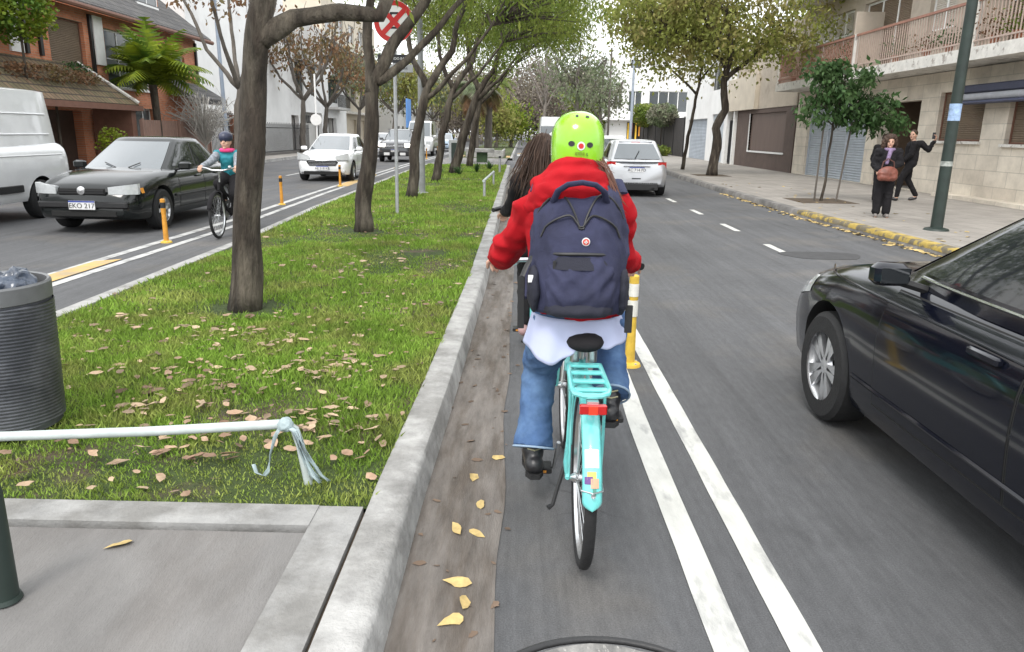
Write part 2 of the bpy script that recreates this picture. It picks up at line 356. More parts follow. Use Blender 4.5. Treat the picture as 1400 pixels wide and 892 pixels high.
# concrete path crossing the median, near and far
for nm, a, b in (('path', -2., 2.76), ('path_far', 36., 46.)):
    sheet(nm, [(-3.86-(a > 0)*.55, a, .118), (kI(2)-.2, a, .118), (kI(2)-.2, b-.2, .118), (-3.86-(a > 0)*.55, b-.2, .118)], M['path'])
mb = MB(); mb.box(-3.83, kI(2)-.2, 2.6, 2.765, 0, .128); mb.box(kI(2)-.2, kI(2)-.02, -2, 2.765, 0, .124); tag(mb.build('path_border', M['pathedge'], smooth=False), kind='structure')
mb = MB(); mb.box(kI(2)-.018, kI(2)-.001, -2, 2.76, 0, .1); tag(mb.build('path_joint', M['soil'], smooth=False), kind='structure')
sheet('kerb_far_median_ground', [(-4.5, 46, .115), (-.7, 46, .115), (-.8, 150, .115), (-4.9, 150, .115)], M['grassbase']).name = 'median_ground_far'
kerb('kerb_median_beyond', lambda y: -.68, [46, 60, 80, 100, 150], [(0, .06), (0, .13), (.14, .13), (.2, -.02)], M['kerb'])
# painted lines
def pl(name, tab, wd, ys, m, z=.005): 
    f = lambda y: interp(tab, y)+.004*noise.noise(Vector((y*3, tab[0][1]*7, 0))); g = lambda y: interp(tab, y)+wd+.004*noise.noise(Vector((y*3, tab[0][1]*7, 5))); return strip(name, f, g, sorted(set(list(ys)+[ys[0]+k*.15 for k in range(90) if ys[0]+k*.15 < ys[-1]])), z, m)
ly = [0, 1, 1.5, 2, 2.5, 3, 4, 5, 6, 8, 10, 15, 20, 30, 45, 70, 100]
pl('lane_line_inner', [(0, .655), (2.25, .655), (3.86, .65), (6, .68), (100, .7)], .115, ly, M['white_line'])
pl('lane_line_outer', [(0, .905), (2.1, .905), (5.4, .915), (100, .93)], .105, ly, M['white_line'])
for i, (a, b) in enumerate([(10.6, 11.6), (13.2, 14.3), (16, 17), (18.9, 20), (22.5, 23.6), (26, 27.4)]+[(30+5*k, 32+5*k) for k in range(10)]):
    pl('lane_dash', [(0, 3.72), (30, 3.9), (100, 4)], .11, [a, b], M['white_line'])
pl('left_lane_line_inner', [(0, -4.93), (13.7, -4.93), (20, -5.2), (36, -5.5), (100, -5.6)], .12, [3, 5, 8, 11, 14, 17, 20, 25, 30, 36, 60, 100], M['white_worn'])
pl('left_lane_line_outer', [(0, -5.28), (13.7, -5.28), (20, -5.52), (36, -5.8), (100, -5.9)], .13, [3, 5, 8, 11, 14, 17, 20, 25, 30, 36, 60, 100], M['white_worn'])
sheet('yellow_marking', [(-5.24, 6.2, .007), (-4.96, 6.1, .007), (-4.98, 9.2, .007), (-5.22, 9.0, .007)], M['yellow_line'])
sheet('yellow_marking_far', [(-5.5, 22.5, .009), (-5.1, 22.2, .009), (-5.25, 25.4, .009), (-5.6, 25.2, .009)], M['yellow_line'])
for k in range(8): pl('left_lane_dash', [(0, -8.15), (100, -9.2)], .12, [9+k*6, 11+k*6], M['white_worn'])
for k in range(9): sheet('crossing_stripe', [(-4.3+.42*k, 47.5, .124), (-4.05+.42*k, 47.5, .124), (-4.1+.42*k, 51, .124), (-4.35+.42*k, 51, .124)], M['yellow_line'])
for k in range(7): sheet('crossing_band', [(-.3+k*.9, 55, .006), (.2+k*.9, 55, .006), (.2+k*.9, 59, .006), (-.3+k*.9, 59, .006)], M['white_line'])
sheet('yellow_band', [(-.3, 61, .006), (3, 61, .006), (3, 62.2, .006), (-.3, 62.2, .006)], M['yellow_line'])
mb = MB(); mb.prism([(4.3+.55*math.cos(t)*(1+.12*math.sin(3*t)), 10.55+.42*math.sin(t)*(1+.2*math.cos(2*t))) for t in [k*PI/9 for k in range(18)]], .0, .006, 'XY')
tag(mb.build('road_patch', mat('tar_patch', (.05, .05, .052), .8, var=.2, scale=8), smooth=False), kind='structure')
# right kerb and sidewalk
rkt = [(0, 6.1), (11, 6.08), (15.4, 5.9), (23, 5.98), (35, 6.35), (60, 6.6), (400, 7)]
rk = lambda y: interp(rkt, y)
ry = [0, 3, 6, 9, 12, 15, 18, 21, 25, 30, 35, 45, 60, 90, 400]
strip('sidewalk', dx(rk, .16), lambda y: 13., ry, .13, M['sidewalk'])
kerb('kerb_right', rk, [i*.6 for i in range(130)], [(-.03, -.02), (-.012, .1), (.01, .133), (.17, .136), (.17, .1)], M['kerbdark'])
mb = MB(); mb.grid([[(rk(y)+a, y, b) for a, b in [(-.022, .06), (-.018, .104), (.008, .1375), (.168, .1405)]] for y in [i*.5 for i in range(16, 33)]]); tag(mb.build('kerb_right_paint', M['kerbyellow']), kind='structure')
lk = lambda y: interp([(0, -11.6), (20, -11.8), (35, -12.4), (60, -13.6), (400, -15)], y)
strip('sidewalk_left', lambda y: -22., lk, ry, .13, M['sidewalk'])
kerb('kerb_left', lk, [i*1.5 for i in range(80)], [(-.16, .1), (-.16, .134), (-.01, .134), (.02, -.02)], M['kerb'])
for (a, b, c, d, h) in ((6.65, 8.0, 17.8, 19.2, .136), (6.8, 8.1, 29.2, 30.6, .136)): tag(MB().box(a, b, c, d, .1, h).build('tree_pit', M['soil'], smooth=False), kind='structure')

# ------------------------------------------------------------------ grass blades on the median (one stuff object)
def grass(name, x0f, x1f, y0, y1, dens, hgt, wid, m):
    n = int((y1-y0)*3.3*dens); y = rng.uniform(y0, y1, n)
    if True:
        t = rng.uniform(0, 1, n); xa = np.interp(y, [q[0] for q in cLt], [q[1] for q in cLt])+.17; xb = np.interp(y, [q[0] for q in kIt], [q[1] for q in kIt])-.0
        x = xa+(xb-xa)*t
    bare = np.array([noise.noise(Vector((a*.9, b*.55, 7.7)))+.5*noise.noise(Vector((a*2.6, b*2, 1.7))) for a, b in zip(x, y)])
    near_trunk = np.minimum.reduce([np.hypot((x-a)/1.1, y-b) for a, b in ((-2.35, 6.2), (-2.4, 11.4), (-1.2, 9.4))])
    keep = ((bare < .30+rng.uniform(-.12, .2, n)) | (rng.uniform(0, 1, n) < .6)) & (near_trunk > .22+rng.uniform(0, .25, n))
    x, y, bare = x[keep], y[keep], bare[keep]; n = len(x)
    h = hgt*rng.uniform(.5, 1.3, n)*(1-.6*np.clip((bare-.05)*3, 0, 1)); a = rng.uniform(0, 2*PI, n); ln = rng.uniform(.2, .9, n)*h; b = rng.uniform(0, 2*PI, n)
    z = np.full(n, .112); c, s = np.cos(a)*wid/2, np.sin(a)*wid/2
    P = np.stack([np.stack([x-c, y-s, z], 1), np.stack([x+c, y+s, z], 1), np.stack([x+np.cos(b)*ln*.5+c*.7, y+np.sin(b)*ln*.5+s*.7, z+h*.65], 1), np.stack([x+np.cos(b)*ln, y+np.sin(b)*ln, z+h], 1)], 1)
    return P.reshape(-1, 3)
PP = [grass('g', 0, 0, 2.77, 6, 6500, .045, .007, None), grass('g', 0, 0, 6, 11, 2600, .05, .011, None), grass('g', 0, 0, 11, 20, 900, .06, .02, None), grass('g', 0, 0, 20, 36, 350, .07, .035, None)]
V = np.concatenate(PP); F = np.arange(len(V)).reshape(-1, 4)
M['blade'] = mat('grass_blades', (.215, .345, .05), .65, var=.3, scale=1.3, col2=(.29, .34, .085), c2scale=2.2, trans=.3, island=.35, spec=.25)
tag(fast('grass', V, F, M['blade']), 'bright green grass strewn with dry leaves on the median', 'grass', kind='stuff')

# fallen leaves: lobed curled shapes
def leafshape():
    out = []
    for k, r in enumerate((1.25, .78, .62, .66, .74, 1.0, .7, .66, .60, .8)):
        t = 2*PI*k/10; out.append((r*math.cos(t), r*math.sin(t)*.8))
    return out
LS = leafshape()
def leaves(name, spots, m, smin=.014, smax=.046, lab=None, cat=None):
    V = []; F = []
    for (x, y, z) in spots:
        s = random.uniform(smin, smax); a = random.uniform(0, 2*PI); cu = random.uniform(-.5, .6); tl = Matrix.Rotation(a, 3, 'Z') @ Matrix.Rotation(random.uniform(-.5, .5), 3, 'X')
        k = len(V); ir = [random.uniform(.7, 1.15) for _ in LS]; q = [tl @ Vector((u*s*w_, v*s*w_, s*(cu*v*v+.3*abs(u*v)))) for (u, v), w_ in zip(LS, ir)]; c = Vector((0, 0, 0)); zz = min(p.z for p in q+[c]); V += [(c.x+x, c.y+y, c.z-zz+z)]+[(p.x+x, p.y+y, p.z-zz+z) for p in q]
        F += [(k, k+1+i, k+1+(i+1) % 10) for i in range(10)]
    return fast(name, V, F, m)
M['dryleaf'] = mat('dry_leaf', (.38, .28, .19), .85, var=.2, scale=30, island=.5, col2=(.24, .15, .10), c2scale=2, trans=.1)
M['yleaf'] = mat('dry_leaf_yellow', (.46, .34, .14), .8, var=.25, scale=30, island=.3)
sp = []
while len(sp) < 680:
    y = 2.8+abs(random.gauss(0, 1))*5.2
    if y > 34: continue
    x = random.uniform(cL(y)+.2, kI(y)-.02)
    q = noise.noise(Vector((x*.8, y*.6, 3.3)))
    if random.random() < .35+1.6*q and (x > -3.3 or random.random() < .4): sp.append((x, y, .13+random.uniform(0, .035)))
for _ in range(330):
    x, y = random.choice([(-1.9, 3.9), (-1.5, 3.3), (-1.3, 4.6), (-2.1, 5.3), (-1.9, 4.5), (-1.1, 3.6)]); sp.append((x+random.gauss(0, .22), max(2.82, y+random.gauss(0, .2)), .13+random.uniform(0, .025)))
tag(leaves('fallen_leaves', sp, M['dryleaf']), 'pale brown dry leaves scattered over the median grass', 'leaves', kind='stuff')
sp = [(rk(y)-abs(random.gauss(0, .09))-.03, y, .006) for y in [random.uniform(8.5, 22) for _ in range(420)]]+[(random.uniform(6.3, 8.5), random.uniform(9, 26), .135) for _ in range(60)]
tag(leaves('kerbside_leaves', sp, M['yleaf'], .03, .06), 'yellow brown leaves gathered along the yellow kerb by the sidewalk', 'leaves', kind='stuff')
sp = [(-.22+random.gauss(0, .05)+(.14 if random.random() < .6 else -.08), random.uniform(1.9, 16), .006) for _ in range(170)]
tag(leaves('gutter_litter', sp, mat('litter', (.15, .105, .075), .9, island=.35), .008, .028), 'brown crumbs of leaf litter along the gutter', 'leaves', kind='stuff')
GL = [((-.2, 3.3), 'flat yellow leaf on the gutter, the larger of two beside the lower pedal', .05), ((-.09, 3.52), 'small yellow leaf on the gutter nearest the asphalt edge', .035), ((-.15, 3.02), 'lone tan leaf in the middle of the gutter', .04), ((-.24, 2.8), 'yellow leaf beside the kerb, left of a close pair on the gutter', .045), ((-.16, 2.78), 'yellow leaf on the gutter, right of a close pair', .04), ((-.2, 2.42), 'large tan leaf flat on the gutter in the foreground', .05), ((-.17, 2.3), 'pale leaf overlapping the nearest leaf on the gutter', .04), ((-.2, 2.2), 'nearest pale yellow leaf on the gutter', .045)]
for (xy, lb, s) in GL: tag(leaves('dry_leaf', [(xy[0], xy[1], .006)], M['yleaf'], s, s+.001), lb, 'leaf', 'loose leaves on the gutter')
tag(leaves('dry_leaf', [(-1.45, 2.45, .12)], M['yleaf'], .05, .051), 'pale yellow leaf lying on the middle of the concrete path', 'leaf', 'loose leaves on the path')
tag(leaves('dry_leaf', [(-2.03, 2.46, .12)], M['yleaf'], .045, .046), 'small tan leaf at the left end of the concrete path', 'leaf', 'loose leaves on the path')
# ------------------------------------------------------------------ buildings
def wallmb(mb, x, d, y0, y1, z0, z1, ops, th=.3):
    ys = sorted({y0, y1}|{o[0] for o in ops}|{o[1] for o in ops}); zs = sorted({z0, z1}|{o[2] for o in ops}|{o[3] for o in ops})
    for a, b in zip(ys, ys[1:]):
        for c, e in zip(zs, zs[1:]):
            my, mz = (a+b)/2, (c+e)/2
            if any(o[0] < my < o[1] and o[2] < mz < o[3] for o in ops): continue
            mb.box(min(x, x+d*th), max(x, x+d*th), a, b, c, e)
    return mb
def win(p, x, d, y0, y1, z0, z1, frame='whitepaint', pane='winglass', nm=1, nh=0, fw=.05, inset=.12, name='window', sill=None, pname='pane'):
    mb = MB(); a, b = sorted((x+d*inset, x+d*(inset+.06)))
    mb.box(a, b, y0, y0+fw, z0, z1); mb.box(a, b, y1-fw, y1, z0, z1); mb.box(a, b, y0+fw, y1-fw, z0, z0+fw); mb.box(a, b, y0+fw, y1-fw, z1-fw, z1)
    for k in range(nm): q = lerp(y0, y1, (k+1)/(nm+1)); mb.box(a, b, q-fw/2, q+fw/2, z0+fw, z1-fw)
    for k in range(nh): q = lerp(z0, z1, (k+1)/(nh+1)); mb.box(a+.005, b-.005, y0+fw, y1-fw, q-fw/3, q+fw/3)
    f = mb.build(name, M[frame], p, smooth=False)
    a, b = sorted((x+d*(inset+.025), x+d*(inset+.045)))
    MB().box(a, b, y0+.01, y1-.01, z0+.01, z1-.01).build(pname, M[pane] if isinstance(pane, str) else pane, f, smooth=False)
    if sill:
        a, b = sorted((x-d*.08, x+d*inset)); MB().box(a, b, y0-.06, y1+.06, z0-.07, z0).build('sill', M[sill], f, smooth=False)
    return f
def shutter_mat(name, c, pitch=.055):
    m = mat(name, c, .7, var=.12, scale=2); t = m.node_tree; n = t.nodes; l = t.links; b = n['Principled BSDF']
    co = n.new('ShaderNodeTexCoord'); wv = n.new('ShaderNodeTexWave'); wv.bands_direction = 'Z'; wv.inputs['Scale'].default_value = .314/pitch; wv.wave_profile = 'SIN'
    l.new(co.outputs['Object'], wv.inputs['Vector']); bp = n.new('ShaderNodeBump'); bp.inputs['Strength'].default_value = .8; bp.inputs['Distance'].default_value = .02
    l.new(wv.outputs['Fac'], bp.inputs['Height']); l.new(bp.outputs[0], b.inputs['Normal']); return m
M['sh_brown'] = shutter_mat('roller_shutter_brown', (.17, .125, .085)); M['sh_grey'] = shutter_mat('roller_shutter_grey', (.36, .40, .45), .09)
M['sh_cream'] = shutter_mat('roller_shutter_cream', (.48, .44, .38))
def vert_mat(name, c, pitch, col2=None):
    m = mat(name, c, .75, var=.15, scale=2, col2=col2); t = m.node_tree; n = t.nodes; l = t.links; b = n['Principled BSDF']
    co = n.new('ShaderNodeTexCoord'); wv = n.new('ShaderNodeTexWave'); wv.bands_direction = 'Y'; wv.inputs['Scale'].default_value = .314/pitch
    l.new(co.outputs['Object'], wv.inputs['Vector']); bp = n.new('ShaderNodeBump'); bp.inputs['Strength'].default_value = .9; bp.inputs['Distance'].default_value = .03
    l.new(wv.outputs['Fac'], bp.inputs['Height']); l.new(bp.outputs[0], b.inputs['Normal']); return m
M['stone'] = brickmat('travertine_cladding', (.64, .58, .49), (.56, .50, .42), (.44, .40, .34), .9, .38, 'YZ', .01, .8, .35, .22)
M['stucco'] = mat('beige_stucco', (.46, .40, .33), .9, var=.12, scale=1.5, bump=.2, bscale=50, col2=(.33, .285, .235), c2scale=.7, c2lo=.55, c2hi=.75)
M['slabpaint'] = mat('peeling_white_paint', (.64, .62, .58), .85, var=.14, scale=6, col2=(.34, .31, .28), c2scale=4, c2lo=.56, c2hi=.62, bump=.3)
M['rail_rust'] = mat('railing_rust', (.30, .15, .11), .7, var=.2, scale=8); M['rail_pink'] = mat('railing_pink_beige', (.44, .34, .29), .7, var=.15, scale=8)
M['brownwall'] = vert_mat('brown_panelling', (.105, .072, .06), .12); M['brownpanel'] = mat('brown_panel_flat', (.13, .09, .075), .6, var=.12, scale=1.5, stretch=(1, 3, .5))
M['greywall'] = mat('grey_wall', (.50, .49, .47), .85, var=.1, scale=1.5)
M['cream'] = mat('cream_wall', (.55, .49, .40), .85, var=.1, scale=1.2)
M['darkslat'] = vert_mat('dark_fence_slats', (.05, .045, .045), .14)
M['brick'] = brickmat('red_brick', (.54, .20, .10), (.43, .15, .075), (.36, .26, .19), .24, .075, 'YZ', .008, .9, .3, .22)
M['slate'] = brickmat('slate_shingles', (.11, .105, .10), (.075, .073, .075), (.03, .03, .03), .25, .22, 'YZ', .015, .85, .8, .3)
M['oldtile'] = brickmat('mossy_roof_tiles', (.17, .115, .07), (.12, .105, .055), (.05, .04, .03), .22, .2, 'YZ', .02, .95, 1., .4)
M['pinkfence'] = vert_mat('pinkish_timber_fence', (.27, .165, .13), .17)
M['trimbrown'] = mat('brown_trim', (.16, .075, .05), .7, var=.15)
M['darkint'] = mat('dark_interior', (.02, .018, .016), .9, var=.1)

# --- stone-clad apartment block with balconies (right)
FX = 11.7
b = root('apartment_building', (FX+3, 22, .13), 'apartment block clad in cream stone below long planted balconies with red rails', 'building')
ops = [(17.4, 18.75, 1.55, 2.75), (19.75, 21.9, 1.6, 2.9), (22.9, 25.4, .15, 2.75), (26.25, 31.7, .14, 2.85)]
wq = wallmb(MB(), FX, 1, 10, 33, .13, 3.45, ops, .35); wq.box(FX+.36, FX+1.54, 32.7, 32.98, .13, 9.8); wq.box(FX+.36, FX+1.54, 10.02, 10.3, .13, 9.8); wq.build('wall', [M['stone']], b, smooth=False)
win(b, FX, 1, 17.4, 18.75, 1.55, 2.75, 'trimbrown', 'sh_brown', 0, pname='shutter', sill='slabpaint')
win(b, FX, 1, 19.75, 21.9, 1.6, 2.9, 'trimbrown', 'sh_brown', 0, pname='shutter', sill='slabpaint')
e = wallmb(MB(), FX+1.3, 1, 22.5, 25.8, .13, 3.4, [(23.5, 24.9, .13, 2.5)], .2); e.box(FX+.35, FX+1.3, 22.6, 22.9, .13, 3.4); e.box(FX+.35, FX+1.3, 25.4, 25.7, .13, 3.4)
e.build('entrance_recess', mat('brown_marble', (.12, .085, .06), .4, var=.2, scale=3), b, smooth=False)
win(b, FX+1.3, 1, 23.5, 24.9, .14, 2.5, 'black', 'glass', 1, name='door', inset=.05)
g = MB().box(FX+.14, FX+.19, 26.25, 31.7, .14, 2.85).build('garage_door', M['sh_grey'], b, smooth=False)
[MB().box(FX+.1, FX+.145, q-.04, q+.04, .14, 2.85).build('door_post', mat('pale_blue_grey_paint', (.42, .46, .52), .6), g, smooth=False) for q in (26.3, 28.05, 29.8, 31.65)]
MB().box(FX-.45, FX-.001, 14, 20.8, .131, .23).build('plinth', M['stone'], b, smooth=False)
def floorlevel(z, main):
    MB().box(FX-1.05, FX+.3, 10, 33, z, z+.30).build('balcony_slab', M['slabpaint'], b, smooth=False)
    ops = [(12, 16.2, z+.3, z+2.6), (17.2, 21.0, z+.3, z+2.6), (21.8, 23.2, z+1.15, z+2.6), (24.3, 27.6, z+.3, z+2.6), (28.4, 32.2, z+1., z+2.6)]
    wallmb(MB(), FX, 1, 10, 33, z+.301, z+3.2, ops, .3).build('upper_wall', M['stucco'], b, smooth=False)
    for i, o in enumerate(ops): win(b, FX, 1, *o, 'whitepaint', 'sh_brown' if i % 2 else 'sh_cream', [3, 2, 1, 2, 3][i], 1 if i in (1, 4) else 0, fw=.07, pname='blind')
    for (a, c, mt) in ((10, 14.2, 'rail_rust'), (14.2, 19, 'rail_pink'), (19, 25.6, 'rail_pink'), (25.6, 33, 'rail_rust')):
        r = MB(); n = int((c-a)/.13)
        for k in range(n+1): y = a+(c-a)*k/n; r.box(FX-1.01, FX-.985, y-.01, y+.01, z+.3, z+1.32)
        r.box(FX-1.015, FX-.98, a, c, z+.42, z+.46); r.build('railing', M[mt], b, smooth=False)
        MB().box(FX-1.03, FX-.965, a, c, z+1.32, z+1.385).build('handrail', M['rail_rust'], b, smooth=False)
    for y in (10.05, 19, 25.6, 32.9): MB().box(FX-1.04, FX-.9, y-.05, y+.05, z+.3, z+1.4).build('balcony_post', M['slabpaint'], b, smooth=False)
floorlevel(3.47, True); floorlevel(6.68, False)
MB().box(FX-1.05, FX+8, 10, 33, 9.9, 10.2).build('roof', M['slabpaint'], b, smooth=False)
MB().box(FX+1.55, FX+8, 10.05, 32.95, .13, 9.88).build('block', M['stucco'], b, smooth=False)
# partition screens on the balcony (part of the block)
for y in (19.3, 26): MB().box(FX-.9, FX-.01, y, y+.08, 3.78, 5.6).build('partition', M['stucco'], b, smooth=False)
# air conditioner / awning box over the window
a = root('awning', (FX-.2, 19.2, 2.6), 'rolled grey and navy awning in its case over the ground floor shutter', 'awning')
MB().rbox(FX-.42, FX-.02, 17.2, 20.5, 2.78, 2.98, .03).build('case', mat('awning_navy', (.05, .055, .09), .7), a)
MB().tube([(FX-.36, 17.2, 2.68), (FX-.36, 20.5, 2.68)], .09, 14).build('roll', mat('awning_grey', (.36, .37, .40), .8, var=.15), a)
MB().rbox(FX-.46, FX-.1, 17.3, 20.4, 2.52, 2.585, .02).build('front_bar', mat('awning_blue', (.08, .09, .15), .7), a)
l_ = root('wall_lantern', (FX-.2, 25.5, 2.2), 'black lantern on a bracket beside the dark entrance', 'lantern')
MB().tube([(FX, 25.6, 2.75), (FX-.25, 25.6, 2.85), (FX-.3, 25.6, 2.65)], .03, 8).build('bracket', M['black'], l_)
MB().lathe([(.02, 2.65), (.16, 2.55), (.14, 2.5), (.1, 2.1), (.03, 2.05)], 6, c=(FX-.3, 25.6, 0)).build('lamp_body', M['black'], l_, smooth=False)
# plants in pots on the balcony
def potplant(x, y, z, col, h, lab, grp, spread=.25, n=90):
    r = root('potted_plant', (x, y, z), lab, 'plant', grp)
    MB().lathe([(.08, z), (.12, z+.22), (.13, z+.22), (.1, z+.2)], 10, c=(x, y, 0), cap=True).build('pot', mat('terracotta', (.35, .13, .07), .85), r)
    V = []; F = []
    for _ in range(n):
        p = Vector((x+random.gauss(0, spread*.5), y+random.gauss(0, spread), z+.22+abs(random.gauss(0, h*.5)))); d = Vector((random.gauss(0, 1), random.gauss(0, 1), random.gauss(.3, 1))).normalized()*.09; s = d.cross(Vector((.3, .5, 1))).normalized()*.025
        k = len(V); V += [p, p+d*.5+s, p+d, p+d*.5-s]; F.append((k, k+1, k+2, k+3))
    fast('foliage', V, F, M[col], r)
PL = [(17.6, 'leaf_green', .5, 'bright green plant trailing over the slab beside the green pole'), (18.5, 'leaf_brown', .6, 'pot plant with purple and blue flowers behind the green pole'), (20.4, 'leaf_dark', .4, 'dark green pot plant left of the flowers on the balcony'), (21.5, 'leaf_brown', .35, 'reddish pot plant low on the balcony floor'), (23.2, 'leaf_pale', .5, 'pale plant by the pink balcony rail'), (26.6, 'leaf_dark', .8, 'dark leafy plant at the start of the red railing'), (28.3, 'leaf_pale', .9, 'tall silvery plant behind the red railing'), (30, 'leaf_green', .9, 'bushy green plant behind the red railing'), (31.6, 'leaf_pale', .8, 'pale bush at the far end of the balcony'), (16.2, 'leaf_dark', .6, 'dark trough plant at the near end of the balcony')]
for y, c, h, lb in PL: potplant(FX-.8, y, 3.775, c, h, lb, 'potted plants along the first floor balcony', .3, 200)

# --- brown panelled house
b = root('brown_house', (FX+3, 38, .13), 'low building panelled in dark brown with a cream band above', 'building')
wallmb(MB(), FX-.02, 1, 33.1, 42, .13, 2.95, [(34.3, 39.6, .95, 2.75)], .3).build('wall', M['brownwall'], b, smooth=False)
MB().box(FX+.06, FX+.12, 34.3, 39.6, .95, 2.75).build('shop_window', M['brownpanel'], b, smooth=False)
fr = MB(); fr.box(FX-.06, FX+.05, 34.2, 39.7, .87, .95); fr.box(FX-.05, FX+.05, 39.6, 39.7, .95, 2.75); fr.build('window_frame', M['whitepaint'], b, smooth=False)
wallmb(MB(), FX-.04, 1, 33.1, 38.5, 2.96, 6.5, [(34, 36, 4.2, 5.4)], .3).build('upper_wall', M['stucco'], b, smooth=False)
win(b, FX-.04, 1, 34, 36, 4.2, 5.4, 'whitepaint', 'sh_brown', 0)
wallmb(MB(), FX-.25, 1, 38.5, 43.6, 2.96, 4.6, [], .4).build('cream_wall', M['cream'], b, smooth=False)
[MB().box(FX-.2, FX+.1, q, q+.16, .13, 2.95).build('door_jamb', M['whitepaint'], b, smooth=False) for q in (42, 43.44)]
d = MB().box(FX, FX+.08, 42.16, 43.44, .13, 2.5).build('door', M['black'], b, smooth=False); bars = MB(); [bars.box(FX-.03, FX-.01, 42.2+.13*k, 42.23+.13*k, .2, 2.45) for k in range(10)]; bars.build('bar', M['ink'], d, smooth=False)
MB().box(FX+.3, FX+8, 33.1, 43.6, .13, 6.3).build('block', M['stucco'], b, smooth=False)
# --- white rendered building with garage
b = root('white_building', (FX+3, 49, .13), 'plain white rendered building with a pale grey garage door', 'building')
wallmb(MB(), FX-.06, 1, 43.65, 55, .13, 7.5, [(48.6, 54, .13, 2.7), (44.6, 47.4, .13, 2.9), (46, 48, 4.3, 5.7)], .3).build('wall', M['wallwhite'], b, smooth=False)
MB().box(FX+.12, FX+.17, 48.6, 54, .13, 2.7).build('garage_door', M['sh_grey'], b, smooth=False)
MB().box(FX+.06, FX+.11, 44.6, 47.4, .13, 2.9).build('gate', mat('pale_gate', (.42, .46, .5), .6), b, smooth=False)
win(b, FX-.06, 1, 46, 48, 4.3, 5.7, 'black', 'winglass', 1)
MB().box(FX+.3, FX+9, 43.65, 55, .13, 7.4).build('block', M['wallwhite'], b, smooth=False)
# dark fence beyond
f = root('slatted_fence', (FX, 65, .13), 'tall dark slatted fence behind shrubs beyond the white garage', 'fence')
MB().box(FX-.05, FX+.05, 55.1, 76, .13, 2.9).build('panel', M['darkslat'], f, smooth=False)
[MB().box(FX-.1, FX-.051, q, q+.12, .13, 3.0).build('fence_post', M['black'], f, smooth=False) for q in (55.2, 59, 63, 67, 71, 75.5)]
# --- modern white house facing the street further on
b = root('modern_house', (13, 80, .13), 'white modernist house with big dark glazed windows above the parked cars', 'building')
def fwall(mb, y, x0, x1, z0, z1, ops, th=.3):
    xs = sorted({x0, x1}|{o[0] for o in ops}|{o[1] for o in ops}); zs = sorted({z0, z1}|{o[2] for o in ops}|{o[3] for o in ops})
    for a_, b_ in zip(xs, xs[1:]):
        for c_, e_ in zip(zs, zs[1:]):
            if any(o[0] < (a_+b_)/2 < o[1] and o[2] < (c_+e_)/2 < o[3] for o in ops): continue
            mb.box(a_, b_, y, y+th, c_, e_)
    return mb
def fwin(p, y, x0, x1, z0, z1, nm=1, frame='whitepaint', pane='winglass'):
    mb = MB(); fw = .08
    for q in [x0+fw/2]+[lerp(x0, x1, (k+1)/(nm+1)) for k in range(nm)]+[x1-fw/2]: mb.box(q-fw/2, q+fw/2, y+.1, y+.17, z0, z1)
    mb.box(x0, x1, y+.11, y+.16, z0, z0+fw); mb.box(x0, x1, y+.11, y+.16, z1-fw, z1); f = mb.build('window', M[frame], p, smooth=False)
    MB().box(x0+.01, x1-.01, y+.125, y+.145, z0+.01, z1-.01).build('pane', M[pane], f, smooth=False); return f
ops = [(10.9, 12.3, 3.9, 6), (13, 17, 3.9, 6), (9.4, 10.3, 4.1, 6), (10.9, 12.3, .13, 2.9), (13, 16.5, .13, 2.7), (11, 12, 8.2, 9)]
fwall(MB(), 80, 9, 18.5, .13, 9.6, ops).build('wall', M['wallwhite'], b, smooth=False)
for i, o in enumerate(ops): fwin(b, 80, *o, 1 if i % 2 == 0 else 3, 'black' if i > 2 else 'whitepaint', 'darkint' if i == 3 else 'winglass')
MB().box(9, 18.5, 80.3, 96, .13, 9.5).build('block', M['wallwhite'], b, smooth=False); MB().box(8.2, 18.8, 79, 80.5, 3.05, 3.35).build('balcony_slab', M['whitepaint'], b, smooth=False)
MB().box(8.2, 8.4, 79, 80, 3.35, 4.4).build('balcony_side', M['whitepaint'], b, smooth=False)
si = root('hanging_banners', (11, 79.8, 1), 'yellow and red vertical banners in the dark ground floor opening of the white house', 'banner')
for k, (x, c) in enumerate([(10.95, (.8, .5, .05)), (11.3, (.6, .04, .03)), (11.75, (.8, .5, .05)), (12.1, (.7, .3, .04))]): MB().box(x, x+.16, 79.9, 79.94, 1.2+.3*(k % 2), 2.8).build('banner', mat('banner_%d' % k, c, .7), si, smooth=False)
b = root('dark_roof_house', (11, 105, .13), 'distant house with a dark sloping roof beyond the white modernist house', 'building')
MB().box(9, 17, 104, 116, .13, 6).build('wall', M['cream'], b, smooth=False); MB().prism([(103.5, 6), (116.5, 6), (110, 9.6)], 8.5, 17.5, 'YZ').build('roof', M['slate'], b, smooth=False)
fwin(b, 103.8, 10, 12, 3.5, 5, 1); fwin(b, 103.8, 13, 15, 3.5, 5, 1)
for i, (y, ln, h, mt, lb) in enumerate([(125, 22, 10, 'greywall', 'distant grey apartment block on the right of the avenue'), (150, 26, 14, 'cream', 'far cream block closing the right side of the avenue')]):
    b = root('apartment_building', (16, y, .13), lb, 'building'); MB().box(11, 22, y, y+ln, .13, h).build('wall', M[mt], b, smooth=False)
    for z in range(1, int(h/3)):
        for q in range(3): fwin(b, y-.15, 11.6+q*3.3, 13.4+q*3.3, z*3+.4, z*3+2, 1)

